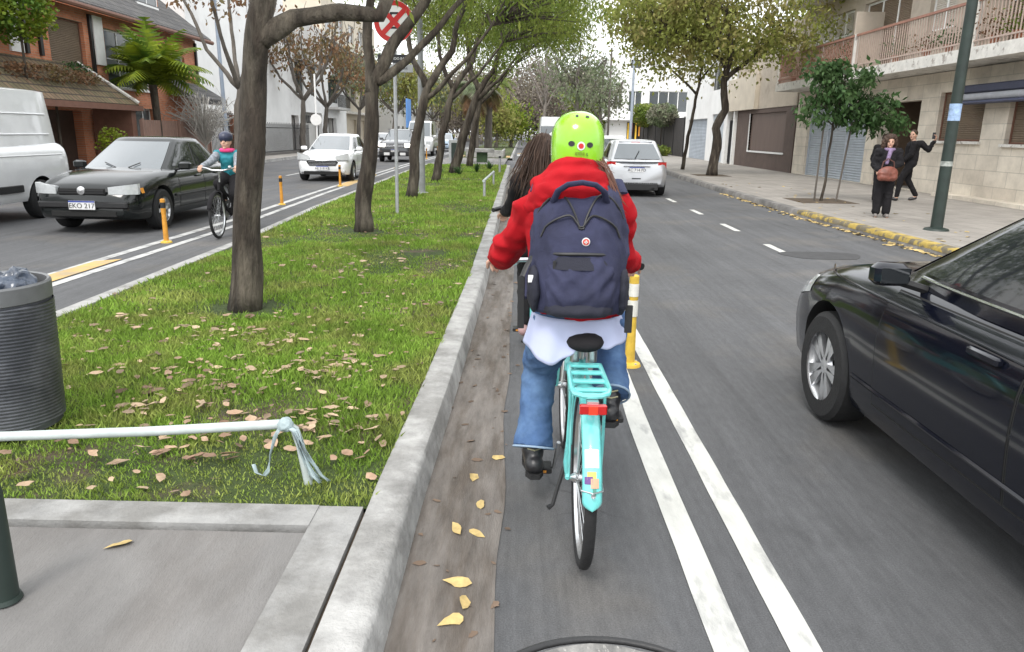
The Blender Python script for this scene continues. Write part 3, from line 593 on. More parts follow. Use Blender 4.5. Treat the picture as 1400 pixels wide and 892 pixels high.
# --- left side: brick house
LX = -15.
h = root('brick_house', (-18, 29, .13), 'red brick house with a dark shingle roof and white framed windows', 'house')
ops = [(20.6, 22.2, 3.3, 4.9), (24.9, 26.9, 3.35, 5.0), (28.2, 31.4, 3.0, 5.0), (33.2, 34.7, 3.0, 4.6), (22.7, 26.2, .13, 2.1), (27.6, 31.3, .9, 2.3)]
wallmb(MB(), LX, -1, 19, 36, .13, 5.45, ops, .3).build('wall', M['brick'], h, smooth=False)
win(h, LX, -1, *ops[0], 'whitepaint', 'winglass', 1, sill='whitepaint'); win(h, LX, -1, *ops[1], 'trimbrown', 'sh_brown', 0, pname='shutter')
win(h, LX, -1, *ops[2], 'whitepaint', 'winglass', 2, 1, sill='whitepaint'); win(h, LX, -1, *ops[3], 'whitepaint', 'winglass', 1, 1, sill='whitepaint')
win(h, LX, -1, *ops[5], 'whitepaint', 'winglass', 5, 0)
MB().box(LX-.35, LX-.3, 22.7, 26.2, .13, 2.1).build('garage_door', mat('garage_dark_brown', (.05, .028, .02), .7, var=.2), h, smooth=False)
[MB().box(LX-.05, LX+.09, q, q+.14, z, 5.32).build('downpipe', M['black'], h, smooth=False) for q, z in ((23.6, 3.7), (24.3, 3.7), (27.2, 2.4), (35.8, .2))]
[MB().box(LX+.001, LX+.07, q, q+.6, z, 5.32).build('white_pilaster', M['whitepaint'], h, smooth=False) for q, z in ((22.9, 3.7), (27.45, 3.7))]
rf = MB(); rf.add([(LX+.55, 18.5, 5.35), (LX+.55, 36.5, 5.35), (LX-4.5, 36.5, 9.2), (LX-4.5, 18.5, 9.2), (LX+.55, 18.5, 5.55), (LX+.55, 36.5, 5.55), (LX-4.5, 36.5, 9.4), (LX-4.5, 18.5, 9.4)], [(0, 1, 2, 3), (7, 6, 5, 4), (0, 4, 5, 1), (1, 5, 6, 2), (2, 6, 7, 3), (3, 7, 4, 0)])
roof = rf.build('roof', M['slate'], h, smooth=False)
MB().tube([(LX+.6, 18.5, 5.4), (LX+.6, 36.5, 5.4)], .09, 8).build('gutter', M['trimbrown'], roof)
dm = MB(); dm.box(LX-2.2, LX-.9, 31.4, 34.6, 6.3, 7.9); dm.build('dormer', M['brick'], roof, smooth=False)
win(h, LX-.9, -1, 31.6, 34.4, 6.5, 7.8, 'whitepaint', 'winglass', 2, inset=-.06, name='dormer_window')
pr_ = MB(); pr_.box(LX-.9, LX-.6, 32.2, 34, 6.28, 6.5); pr_.build('window_box', M['whitepaint'], h, smooth=False)
g2 = MB(); g2.add([(LX, 36.02, .2), (LX-9, 36.02, .2), (LX-9, 36.02, 9), (LX-4.5, 36.02, 9.2), (LX, 36.02, 5.4)], [(0, 1, 2, 3, 4)]); g2.build('gable', M['brick'], h, smooth=False)
MB().box(LX-9, LX-.31, 19, 36, .13, 5.4).build('block', M['brick'], h, smooth=False)
# porch roof
pr_ = MB(); pr_.add([(LX+1.5, 20.2, 2.35), (LX+1.5, 27.2, 2.35), (LX+.01, 26.2, 3.6), (LX+.01, 20.2, 3.6), (LX+1.5, 20.2, 2.2), (LX+1.5, 27.2, 2.2), (LX+.01, 26.4, 3.4), (LX+.01, 20.2, 3.4)], [(0, 1, 2, 3), (7, 6, 5, 4), (0, 4, 5, 1), (1, 5, 6, 2), (3, 7, 4, 0)])
pr_.build('porch_roof', M['oldtile'], h, smooth=False); MB().box(LX+1.42, LX+1.62, 20.2, 27.25, 2.14, 2.32).build('porch_beam', M['trimbrown'], h, smooth=False)
[MB().box(LX+.1, LX+1.45, q, q+.3, .13, 2.2).build('porch_pier', M['trimbrown'], h, smooth=False) for q in (26.7, 20.3)]
ver = MB(); ver.tube([(LX+1.5, 27.2, 2.42), (LX+.05, 26.2, 3.66)], .06, 6); ver.build('ridge_trim', M['slabpaint'], h)
wb = MB().box(LX, LX+.35, 25, 26.8, 2.95, 3.3).build('window_box', M['slabpaint'], h, smooth=False)
sr = MB(); sr.add([(LX+1.2, 32.6, 2.6), (LX+1.2, 36.2, 2.6), (LX, 36.2, 3.3), (LX, 32.6, 3.3), (LX+1.2, 32.6, 2.85), (LX+1.2, 36.2, 2.85), (LX, 36.2, 3.55), (LX, 32.6, 3.55)], [(0, 1, 2, 3), (7, 6, 5, 4), (0, 4, 5, 1), (1, 5, 6, 2), (3, 7, 4, 0), (2, 6, 7, 3)]); sr.build('door_canopy', M['slate'], h, smooth=False)
def hedge(name, lab, cat, c, r, m, n, s=.07, grp=None, stem=True, z0=.13):
    rt = root(name, (c[0], c[1], z0), lab, cat, grp); V = []; F = []
    for _ in range(n):
        v = Vector((random.gauss(0, 1), random.gauss(0, 1), random.gauss(0, 1))).normalized()*random.uniform(.55, 1.05); v *= 1+.25*noise.noise(v*2.5+Vector(c)); p = Vector((c[0]+v.x*r[0], c[1]+v.y*r[1], c[2]+v.z*r[2]))
        d = Vector((random.gauss(0, 1), random.gauss(0, 1), random.gauss(0, .7))).normalized()*s; q = d.cross(Vector((random.gauss(0, 1), random.gauss(0, 1), 1))).normalized()*s*.4
        k = len(V); V += [p-d*.5, p+q, p+d*.5, p-q]; F.append((k, k+1, k+2, k+3))
    fast('foliage', V, F, M[m], rt)
    if stem: MB().tube([(c[0], c[1], z0), (c[0]+.05, c[1], c[2])], [.05, .03], 6).build('stem', M['bark'], rt)
    return rt
hedge('trailing_plant', 'green plant spilling from the white window box of the brick house', 'plant', (LX+.2, 25.9, 3.4), (.25, .95, .25), 'leaf_dark', 400, .09, stem=False, z0=3.1)
hedge('climbing_plant', 'bushy yellow green climber at the left edge of the brick house', 'plant', (LX+.8, 22.2, 4.7), (.9, 1.0, .85), 'leaf_palm', 2600, .13)
hedge('climbing_plant', 'dense creeper covering the mossy porch roof above the van', 'plant', (LX+.7, 23.6, 3.1), (.6, 2.6, .28), 'leaf_brown', 1500, .1)
hedge('shrub', 'yellow green shrub beside the dark garage opening, right of the white van', 'shrub', (-13.2, 24.6, 1.1), (.45, .5, .5), 'leaf_palm', 500, .1)
f = root('timber_fence', (LX+1.6, 29.5, .13), 'pinkish brown timber plank fence in front of the brick house', 'fence')
MB().box(LX+1.5, LX+1.56, 27.1, 33, .13, 1.85).build('panel', M['pinkfence'], f, smooth=False); [MB().box(LX+1.561, LX+1.62, q, q+.1, .13, 1.9).build('fence_post', M['pinkfence'], f, smooth=False) for q in (27.1, 30, 32.9)]
def barfence(name, lab, x, y0, y1, h, m, step=.14, cat='gate'):
    r = root(name, (x, (y0+y1)/2, .13), lab, cat); q = MB(); n = int((y1-y0)/step)
    for k in range(n+1): q.box(x-.012, x+.012, y0+k*step-.012, y0+k*step+.012, .13, h+.08*(k % 2))
    q.build('bars', m, r, smooth=False); [MB().box(x-.02, x+.02, y0, y1, z, z+.05).build('rail', m, r, smooth=False) for z in (.3, h-.25)]; return r
barfence('metal_gate', 'black barred gate under the small dark canopy of the brick house', LX+1.5, 33.1, 36, 2.3, M['black'])
p = root('gate_pillar', (LX+1.5, 36.4, .13), 'brick gate pillar with a white pyramid cap', 'pillar')
MB().box(LX+1.25, LX+1.85, 36.1, 36.7, .13, 2.2).build('shaft', M['brick'], p, smooth=False); MB().lathe([(.5, 2.2), (.5, 2.3), (.02, 2.62)], 4, c=(LX+1.55, 36.4, 0), cap=True).build('cap', M['whitepaint'], p, smooth=False)
barfence('railing_fence', 'black spiked railing before the blank white building', LX+.6, 37, 52, 1.9, M['black'], .16, 'fence')
# --- blank white building + further left
b = root('white_building', (-20, 44, .13), 'tall blank white building behind the black railing and lamp pole', 'building')
MB().box(-28, -16, 37.5, 53, .13, 13).build('wall', M['wallwhite'], b, smooth=False); MB().box(-28.1, -15.9, 37.4, 53.1, 13, 13.3).build('parapet', M['whitepaint'], b, smooth=False)
for q in (40, 46): win(b, -15.99, -1, q, q+1.6, 8, 9.6, 'whitepaint', 'winglass', 1, inset=-.07)
b = root('grey_townhouse', (-20, 60, .13), 'grey and white two storey house with garage and balcony behind bare trees', 'house')
ops = [(55.5, 57.3, .13, 2.6), (59, 64, .13, 2.9), (57, 59, 4.2, 6.4), (61, 62.6, 4.2, 6.4), (66.5, 70, 3.9, 6.2), (66, 69, .13, 2.6)]
wallmb(MB(), -17, -1, 54, 73, .13, 3.2, ops, .3).build('lower_wall', M['greywall'], b, smooth=False); wallmb(MB(), -16.6, -1, 54, 73, 3.2, 7.4, ops, .3).build('upper_wall', M['wallwhite'], b, smooth=False)
bd = MB().box(-16.58, -15.9, 57, 65, 6.5, 9.2).build('upper_box', M['greywall'], b, smooth=False)
MB().box(-17.35, -17.31, 55.5, 57.3, .13, 2.6).build('door', M['trimbrown'], b, smooth=False); MB().box(-17.25, -17.2, 59, 64, .13, 2.9).build('garage_door', M['greywall'], b, smooth=False); v_ = MB(); [v_.box(-17.19, -17.17, 60+k*.5, 60.3+k*.5, 2.1, 2.7) for k in range(6)]; v_.build('vent_pane', M['black'], b, smooth=False)
win(b, -16.6, -1, 57, 59, 4.2, 6.4, 'black', 'winglass', 1); win(b, -16.6, -1, 61, 62.6, 4.2, 6.4, 'black', 'winglass', 1); win(b, -16.6, -1, 66.5, 70, 3.9, 6.2, 'black', 'winglass', 2)
MB().box(-16.55, -15.6, 65.8, 70.5, 3.3, 3.5).build('balcony_slab', M['greywall'], b, smooth=False)
r_ = MB(); [r_.box(-15.65, -15.63, 65.8+.15*k, 65.83+.15*k, 3.5, 4.5) for k in range(32)]; r_.box(-15.66, -15.62, 65.8, 70.5, 4.5, 4.55); r_.build('balcony_railing', M['black'], b, smooth=False)
MB().box(-26, -17.36, 54, 73, .13, 9).build('block', M['greywall'], b, smooth=False)
b = root('apartment_building', (-24, 90, .13), 'pale beige apartment block with rows of windows behind the thin signpost', 'building')
ops = []
for z in (.13, 3.9, 7.0, 10.1):
    for k in range(5): ops.append((76+k*5, 78.6+k*5, z+(.8 if z > 1 else 0), z+2.6))
wallmb(MB(), -19, -1, 75, 101, .13, 14, ops, .3).build('wall', M['cream'], b, smooth=False)
for o in ops[5:]: win(b, -19, -1, *o, 'whitepaint', 'winglass', 2)
for z in (3.3, 6.5, 9.7): MB().box(-19, -18.2, 75, 101, z, z+.25).build('balcony_slab', M['slabpaint'], b, smooth=False)
fwall(MB(), 74.7, -30, -19, .13, 14, [(-23, -21.4, 4.6, 6.6), (-23, -21.4, 7.8, 9.8)], .28).build('side_wall', M['cream'], b, smooth=False); MB().box(-30, -19.3, 75, 101, .13, 13.9).build('block', M['cream'], b, smooth=False)
for i, (x, y, ln, hh, mt, lb) in enumerate([(-17, 104, 20, 8, 'wallwhite', 'white shopfront building between the median trees in the distance'), (-17, 126, 22, 12, 'greywall', 'grey block far down the left side of the avenue'), (-17.5, 150, 30, 9, 'cream', 'last low cream building on the left of the avenue')]):
    b = root('distant_building', (x-4, y, .13), lb, 'building'); MB().box(x-10, x, y, y+ln, .13, hh).build('wall', M[mt], b, smooth=False)
    for z in range(int(hh/3)):
        for q in range(int(ln/4)): win(b, x+.001, -1, y+.8+q*4, y+3+q*4, z*3+.8, z*3+2.3, 'whitepaint', 'winglass', 1, inset=-.07)
s = root('shop_hoarding', (-11, 62, .13), 'bright blue hoarding with a dark green base past the fifth tree', 'sign')
MB().box(-9.9, -9.8, 66, 68.4, 1.9, 4.3).build('blue_panel', mat('blue_panel', (.1, .26, .6), .6, var=.1), s, smooth=False); MB().box(-9.92, -9.78, 66, 68.4, .13, 1.88).build('green_base', mat('green_panel', (.02, .08, .06), .6), s, smooth=False)
# ------------------------------------------------------------------ trees
def leafcloud(clumps, n, s, elong=2.2, droop=.5, spread=None):
    """clumps: list of (center, radius xyz); returns V,F for n leaves gathered in sub-clumps"""
    cs = np.array([c for c, r in clumps], float); rs = np.array([r if hasattr(r, '__len__') else (r, r, r) for c, r in clumps], float)
    vol = rs.prod(1)**.75; vol /= vol.sum()
    per = 42; ns = max(1, n//per); idx = rng.choice(len(cs), ns, p=vol)
    d = rng.normal(size=(ns, 3)); d /= np.linalg.norm(d, axis=1)[:, None]; rad = rng.uniform(.25, 1, ns)**.6
    sub = cs[idx]+d*rs[idx]*rad[:, None]; sr = rng.uniform(.55, 1.3, ns)*(spread or s*4.2)
    k = rng.integers(0, ns, n); P = sub[k]+rng.normal(size=(n, 3))*(sr[k]*.6)[:, None]*np.array([1, 1, .8])
    a = rng.normal(size=(n, 3)); a[:, 2] -= droop*1.6; a /= np.linalg.norm(a, axis=1)[:, None]
    b = np.cross(a, rng.normal(size=(n, 3))); b /= np.linalg.norm(b, axis=1)[:, None]
    L_ = s*rng.uniform(.6, 1.35, n)[:, None]; W_ = L_/elong
    V = np.stack([P, P+a*L_*.45+b*W_*.5, P+a*L_, P+a*L_*.45-b*W_*.5], 1).reshape(-1, 3)
    return V, np.arange(len(V)).reshape(-1, 4), sub
def bend(pts, jit, n=5):
    pts = [Vector(p) for p in pts]; out = []
    for i in range(len(pts)-1):
        for k in range(n):
            t = k/n; p = pts[i].lerp(pts[i+1], t)
            if out: p += Vector((noise.noise(p*1.7), noise.noise(p*1.7+Vector((5, 5, 5))), 0))*jit
            out.append(p)
    out.append(pts[-1]); return out
def limb(mb, pts, r0, r1, seg=10, jit=.08, n=5, flare=0):
    q = bend(pts, jit, n); m = len(q); rs = [lerp(r0, r1, i/(m-1))*(1+.13*noise.noise(q[i]*3.4)) for i in range(m)]
    if flare: rs[0] *= 1+flare; 
    if flare and m > 2: rs[1] *= 1+flare*.3
    mb.tube(q, rs, seg)
def tree(name, lab, base, limbs, crowns, leaf, n, s, grp=None, elong=2.2, droop=.5, twigs=40, bark='bark', cat='tree', seg=10, spread=None, twr=.012):
    twigs = max(twigs, 1)
    r = root(name, base, lab, cat, grp); mb = MB()
    for i, (pts, a, b_) in enumerate(limbs): limb(mb, pts, a, b_, seg if i == 0 else max(6, seg-3), flare=.12 if i == 0 else 0)
    ends = [Vector(l[0][-1]) for l in limbs]
    mb.build('trunk', M[bark], r, angle=180)
    if n:
        V, F, sub = leafcloud(crowns, n, s, elong, droop, spread)
        fast('crown', V, F, M[leaf], r)
        tw = MB()
        for k in range(min(twigs, len(sub))):
            q = Vector(sub[int(rng.integers(len(sub)))]); e = min(ends, key=lambda x: (x-q).length); mid = e.lerp(q, .5)+Vector((random.gauss(0, .1), random.gauss(0, .1), .1)); tw.tube([e, mid, q], [twr*2.2, twr*1.4, twr*.5], 5, cap=False)
        if tw.v: tw.build('branches', M[bark], r)
    return r
MG = 'trees planted down the grassy median'
# first tree: thick trunk, forks at the top of the picture
tree('median_tree', 'nearest and thickest tree trunk, forking at the top edge beside the no parking sign', (-2.34, 6.2, .12),
  [([(-2.35, 6.2, .1), (-2.27, 6.2, .9), (-2.16, 6.2, 1.8), (-2.04, 6.2, 2.45), (-1.9, 6.25, 3.3), (-1.5, 6.6, 4.6)], .128, .07), ([(-2.07, 6.2, 2.28), (-1.8, 6.25, 2.46), (-1.45, 6.3, 2.52), (-1.15, 6.35, 2.5), (-1.0, 6.5, 2.9), (-.6, 6.9, 3.9)], .085, .03), ([(-2.0, 6.2, 2.9), (-2.5, 6, 3.6), (-3.1, 5.8, 4.6)], .08, .03)],
  [((-1.6, 6.8, 5), (2.2, 2.2, 1)), ((-2.8, 5.6, 5.2), (1.8, 1.8, .9))], 'leaf_green', 5000, .2, MG, 3, .8, 30, seg=16)
tree('median_tree', 'second tree from the front, forked low into two limbs crossing the no parking sign', (-2.4, 11.43, .12),
  [([(-2.4, 11.43, .1), (-2.34, 11.4, .9), (-2.25, 11.4, 1.7), (-2.2, 11.4, 2.3), (-1.9, 11.45, 2.8), (-1.45, 11.5, 3.4), (-1.0, 11.8, 4.4)], .132, .06), ([(-2.22, 11.4, 2.15), (-2.28, 11.4, 2.8), (-2.2, 11.4, 3.4), (-2.3, 11.5, 4.6)], .085, .05), ([(-2.12, 11.4, 2.3), (-1.7, 11.5, 2.62), (-1.2, 11.6, 3.15), (-.7, 11.7, 3.7)], .07, .03)],
  [((-.9, 12.2, 4.6), (1.8, 2, .8)), ((-2.5, 12, 5), (1.8, 2, .9)), ((.1, 12, 4.35), (.9, 1.4, .6))], 'leaf_green', 9000, .14, MG, 3.5, .9, 40, seg=14)
def mtree(i, x, y, lab, lean, hf, cr, n, r=.13, s=.13):
    b0 = Vector((x, y, .1)); f = Vector((x+lean, y+.1, hf)); 
    limbs = [([b0, b0.lerp(f, .5)+Vector((-.06, 0, 0)), f, f+Vector((.55, .3, .8)), f+Vector((.9, .5, 2))], r, .05), ([f, f+Vector((-.4, .1, .9)), f+Vector((-.5, .3, 2))], r*.6, .04), ([f.lerp(b0, .12), f+Vector((.7, -.1, .35)), f+Vector((1.5, -.2, 1.3))], r*.5, .03)]
    tree('median_tree', lab, (x, y, .12), limbs, cr, 'leaf_green', int(n*.8), s, MG, 3.5, .9, 60)
mtree(3, -2.55, 17.6, 'third median tree, leaning slightly right of the thin steel signpost', .35, 2.6, [((-1.0, 18.2, 4.9), (1.9, 2, 1)), ((.2, 18, 4.7), (1.5, 2, 1.)), ((-2.9, 18, 5.2), (1.5, 2, 1)), ((1.15, 18, 4.45), (.6, 1, .55))], 15000, .13, .11)
mtree(4, -2.65, 23.5, 'fourth median tree with a dark curved trunk past the grey pole', .55, 2.9, [((-.8, 24.5, 5.2), (2, 2, 1.2)), ((.9, 24, 5.2), (1.6, 2, 1.2)), ((-3, 24, 5.4), (1.6, 2, 1)), ((1.25, 24.2, 4.6), (.6, 1, .6))], 17000, .13)
mtree(5, -2.5, 28.4, 'fifth median tree, thick trunk leaning right with spear leaved plants at its foot', .9, 3.1, [((-.6, 29.5, 5.7), (2, 2.2, 1.3)), ((1.0, 29, 5.9), (1.5, 2, 1.2)), ((-3.2, 29, 5.8), (1.7, 2, 1.2)), ((-.9, 29, 4.4), (.8, 1.2, .7))], 18000, .19)
mtree(6, -2.3, 34, 'sixth median tree, straight trunk half hidden behind the leaning fifth one', .5, 3.2, [((-.3, 35, 6.4), (2.4, 2.4, 1.5)), ((-3, 35, 6.2), (2, 2, 1.4)), ((1.2, 35, 6.6), (1.4, 2, 1.2)), ((-1.6, 34.6, 4.9), (1.1, 1.4, 1.0))], 13000, .16, .16)
# spear-leaved plants at foot of tree five
def spears(x, y, lab, n=26, L_=.5):
    r = root('spear_plant', (x, y, .12), lab, 'plant', 'spear leaved plants under the median trees'); V = []; F = []
    for _ in range(n):
        a = random.uniform(0, 2*PI); t = random.uniform(.3, 1.1); d = Vector((math.cos(a)*t, math.sin(a)*t, 1)).normalized(); s_ = Vector((-math.sin(a), math.cos(a), 0))*.02; l_2 = L_*random.uniform(.6, 1.1); p = Vector((x, y, .12)); k = len(V)
        V += [p-s_, p+s_, p+d*l_2*.6+s_*1.2, p+d*l_2*.6-s_*1.2, p+d*l_2-Vector((0, 0, .08))]; F += [(k, k+1, k+2, k+3), (k+3, k+2, k+4, k+4)]
    F = [f if f[2] != f[3] else f[:3]+(f[2],) for f in F]
    mb = MB(); mb.add(V, [f if f[3] != f[2] else f[:3] for f in F]); mb.build('leaves', M['leaf_dark'], r, smooth=False, recalc=False)
for x, y, lb in [(-2.9, 26.6, 'spear leaved plant left of the fifth tree, the frontmost one'), (-2.2, 27.1, 'spear leaved plant right at the foot of the leaning fifth tree'), (-1.7, 29.3, 'spear leaved plant to the right of the fifth tree'), (-1.3, 31.5, 'spear leaved plant farthest to the right behind the fifth tree')]: spears(x, y, lb)

# right-hand street trees
RG = 'street trees along the right sidewalk'
tree('street_tree', 'tall right sidewalk tree with a crooked dark trunk and wide olive crown', (7.5, 29.9, .13),
  [([(7.5, 29.9, .1), (7.62, 29.9, 1.2), (7.55, 29.9, 1.9), (7.8, 29.9, 2.6), (7.7, 29.9, 3.6), (7.85, 29.9, 4.6), (7.6, 30, 6.2)], .2, .09), ([(7.72, 29.9, 3.7), (8.6, 29.8, 4.5), (9.6, 29.6, 5.4)], .1, .04), ([(7.75, 29.9, 4.3), (6.6, 29.9, 5.1), (5.4, 30, 5.6)], .1, .04), ([(7.75, 29.9, 4.0), (7, 29.5, 5.2), (6.2, 29, 6.4)], .08, .03)],
  [((5.2, 30, 5.7), (1.9, 2.2, 1.1)), ((6.6, 29.6, 5.3), (1.8, 2, 1.1)), ((8.6, 29.6, 5.2), (1.6, 2, .9)), ((10, 29, 5.6), (1.6, 2, 1.1)), ((7, 30, 6.9), (2.4, 2.2, 1.1)), ((4.2, 30, 6.3), (1.3, 1.6, .9)), ((5.4, 29.4, 4.4), (.9, 1.1, .6))], 'leaf_olive', 13000, .18, RG, 1.9, .6, 90, seg=12)
tree('street_tree', 'slender right sidewalk tree with a thin leaning stem, left of the crooked trunk', (7.35, 34.7, .13),
  [([(7.35, 34.7, .1), (7.5, 34.7, 1.6), (7.75, 34.7, 3.2), (7.9, 34.8, 4.6), (7.4, 35, 6.4)], .09, .05), ([(7.75, 34.7, 3.4), (6.6, 34.7, 4.4), (5.6, 34.6, 5.6)], .06, .03), ([(7.85, 34.7, 4), (8.6, 34.7, 4.9)], .05, .03)],
  [((5.6, 35, 6.4), (2, 2, 1.3)), ((7.6, 35, 6.6), (2, 2, 1.4)), ((7.4, 34.8, 4.6), (1.1, 1.2, .6)), ((5, 34.8, 7.6), (1.6, 2, .8)), ((8.9, 35, 5.2), (1.4, 1.6, .9))], 'leaf_olive', 7000, .19, RG, 1.9, .6, 60, seg=8)
tree('young_tree', 'small dark leaved young tree tied between two stakes on the sidewalk', (7.35, 18.5, .13),
  [([(7.35, 18.5, .1), (7.42, 18.5, 1), (7.45, 18.5, 1.9), (7.6, 18.5, 2.8)], .035, .02), ([(7.45, 18.5, 1.8), (8.1, 18.4, 2.5)], .02, .01), ([(7.45, 18.5, 1.9), (6.9, 18.5, 2.4)], .02, .01)],
  [((7.5, 18.5, 2.9), (.75, .7, .55)), ((8.3, 18.4, 2.35), (.65, .6, .4)), ((6.95, 18.5, 2.25), (.55, .5, .3)), ((8.6, 18.5, 2.0), (.5, .4, .3)), ((7.8, 18.4, 2.1), (.6, .5, .25)), ((7.1, 18.5, 3.1), (.5, .5, .3))], 'leaf_dark', 3600, .15, None, 2.2, .7, 40, seg=8, spread=.22, twr=.006)
for dx_, lb in ((-.18, 'thin wooden stake left of the young tree'), (.35, 'thin wooden stake right of the young tree')):
    s = MB().tube([(7.35+dx_, 18.45, .1), (7.42+dx_*1.25, 18.45, 2.0)], .022, 6).build('tree_stake', M['bark_grey']); tag(s, lb, 'stake', 'stakes of the young tree')
# left sidewalk trees: sparse autumn foliage
LG = 'half bare autumn trees on the left sidewalk'
def ltree(x, y, lab, leafn, h=3.2, spread=1., leaf='leaf_brown', r=.22, s=.24):
    f = Vector((x+.2, y, h)); limbs = [([(x, y, .1), (x+.05, y, h*.5), f, f+Vector((.9*spread, .2, 1.8)), f+Vector((1.1*spread, .4, 4))], r, .06)]
    for k in range(5):
        a = k*1.3+x; d = Vector((math.cos(a)*1.3*spread, math.sin(a), 1.5)); limbs.append(([f, f+d*.9, f+d*1.6+Vector((0, 0, 1.0)), f+d*1.8+Vector((0, 0, 2.4))], r*.5, .03))
    for k in range(9):
        a = k*.7; e = f+Vector((math.cos(a)*2.2*spread, math.sin(a)*1.6, 3.2)); limbs.append(([e, e+Vector((math.cos(a)*.8, math.sin(a)*.5, 1.2)), e+Vector((math.cos(a+.5)*1.0, math.sin(a)*.8, 2.4))], .035, .012))
    return tree('street_tree', lab, (x, y, .13), limbs, [(f+Vector((math.cos(k*1.1)*2*spread, math.sin(k*1.1)*1.4, 2.6+(k % 3)*.7)), (1.2, 1.2, .8)) for k in range(6)], leaf, leafn, s, LG, 2, .7, 120, 'bark_grey', seg=9, twr=.014)
ltree(-10.6, 28.6, 'half bare left sidewalk tree mostly hidden behind the thick front trunk', 500, 3.0, .9, r=.2, s=.2)
ltree(-14.3, 50, 'half bare tree with brown leaves left of the white hatchback roof', 1500, 3.4, 1.2, s=.3)
ltree(-14.6, 57, 'second brown leaved tree right of the one before the grey townhouse', 1300, 3.2, 1.2, s=.3)
ltree(-14.9, 70, 'third autumn tree on the left sidewalk, before the beige block', 2500, 3.4, 1.2, 'leaf_pale', s=.3)
for i, (x, y, lf, lb) in enumerate([(-14, 84, 'leaf_olive', 'olive tree rising beyond the dark off-roader'), (-13.5, 98, 'leaf_pale', 'pale green tree beyond the white vans'), (-13.5, 115, 'leaf_olive', 'far olive tree above the blue hoarding')]): ltree(x, y, lb, 2600, 3.4, 1.5, lf, s=.42)
# distant trees, each with its own crown and trunk
FG = 'trees closing the view down the avenue'
def ftree(x, y, h, w_, leaf, n, lab, s=.4, tr=.22, bare=False):
    limbs = [([(x, y, 0), (x+.2, y, h*.35), (x+.1, y, h*.7)], tr, tr*.4)]
    for k in range(12 if bare else 5):
        a = k*2.4; c = (k+1)/(12 if bare else 5); limbs.append(([(x+.1, y, h*(.25+.3*c)), (x+math.cos(a)*w_*.5, y+math.sin(a)*w_*.4, h*(.5+.25*c)), (x+math.cos(a)*w_*.8, y+math.sin(a)*w_*.6, h*(.72+.25*c))], tr*.4, .03))
    tree('avenue_tree', lab, (x, y, 0), limbs, [((x+math.cos(k*1.25)*w_*.5, y+math.sin(k*1.25)*w_*.4, h*((.36 if y > 130 else .55)+.11*(k % 4))), (w_*.55, w_*.5, h*.19)) for k in range(7)], leaf, n, s, FG, 2, .5, 110 if bare else 30, 'bark_grey' if not bare else 'twig', seg=7, twr=.03 if bare else .02)
ftree(4.2, 62, 9.5, 3.0, 'leaf_pale', 2200, 'wispy grey green tree rising right behind the lime helmet', .3)
ftree(6.9, 70, 8, 2.6, 'leaf_pale', 2200, 'sparse grey green tree just left of the white modernist house', .3)
ftree(2.5, 92, 15, 4, 'leaf_pale', 500, 'tall nearly bare tree above the helmet with thin upright branches', .35, .25, True)
ftree(7.4, 84, 6.5, 2.2, 'leaf_green', 3000, 'dense dark green tree before the distant sloping roof', .35)
ftree(6.8, 110, 12, 4, 'leaf_pale', 1200, 'bare grey tree left of the distant sloping roof', .5, .25, True)
M['leaf_greybrown'] = leafm('leaves_greybrown', (.25, .21, .18), (.2, .18, .13), .3)
for i, (x, y, h, w_, lf, lb) in enumerate([(-1.6, 120, 11, 5, 'leaf_greybrown', 'grey brown leafless tree directly ahead beyond the crossing, left one'), (3.2, 125, 13, 5.5, 'leaf_greybrown', 'grey brown leafless tree ahead, right of the vanishing point'), (-5.5, 105, 10, 4.5, 'leaf_greybrown', 'brownish bare tree right behind the two palms'), (8, 140, 14, 6, 'leaf_greybrown', 'tall brown bare tree far off on the right'), (-2.6, 78, 4.5, 1.4, 'leaf_olive', 'small yellow green tree past the crossing on the median'), (-1.2, 82, 4.2, 1.1, 'leaf_palm', 'small bright yellow tree beside the green one on the far median'), (-9.5, 128, 12, 5.5, 'leaf_olive', 'far olive tree left of the palms'), (0, 190, 15, 9, 'leaf_pale', 'most distant broad tree at the vanishing point'), (-14, 180, 16, 9, 'leaf_greybrown', 'distant broad tree closing the left side'), (14, 180, 16, 9, 'leaf_greybrown', 'distant broad tree closing the right side')]): ftree(x, y, h, w_, lf, 6500 if lf == 'leaf_greybrown' else 2600, lb, .36 if y < 130 else .6, bare=lf == 'leaf_greybrown')
for x, y, h, w_, lf, lb in [(-11, 150, 10, 7, 'leaf_greybrown', 'low broad bare tree filling the gap far left of the palms'), (-5, 158, 10, 7, 'leaf_greybrown', 'low broad bare tree far beyond the palms'), (-8, 135, 9, 5, 'leaf_greybrown', 'low greyish tree between the palms and the far left blocks'), (1.5, 165, 11, 7, 'leaf_greybrown', 'broad bare tree far ahead just left of the white van'), (6, 160, 10, 7, 'leaf_greybrown', 'broad bare tree far ahead above the lime helmet'), (-18, 170, 11, 8, 'leaf_greybrown', 'far bare tree seen above the delivery van')]: ftree(x, y, h, w_, lf, 5000, lb, .6, bare=True)
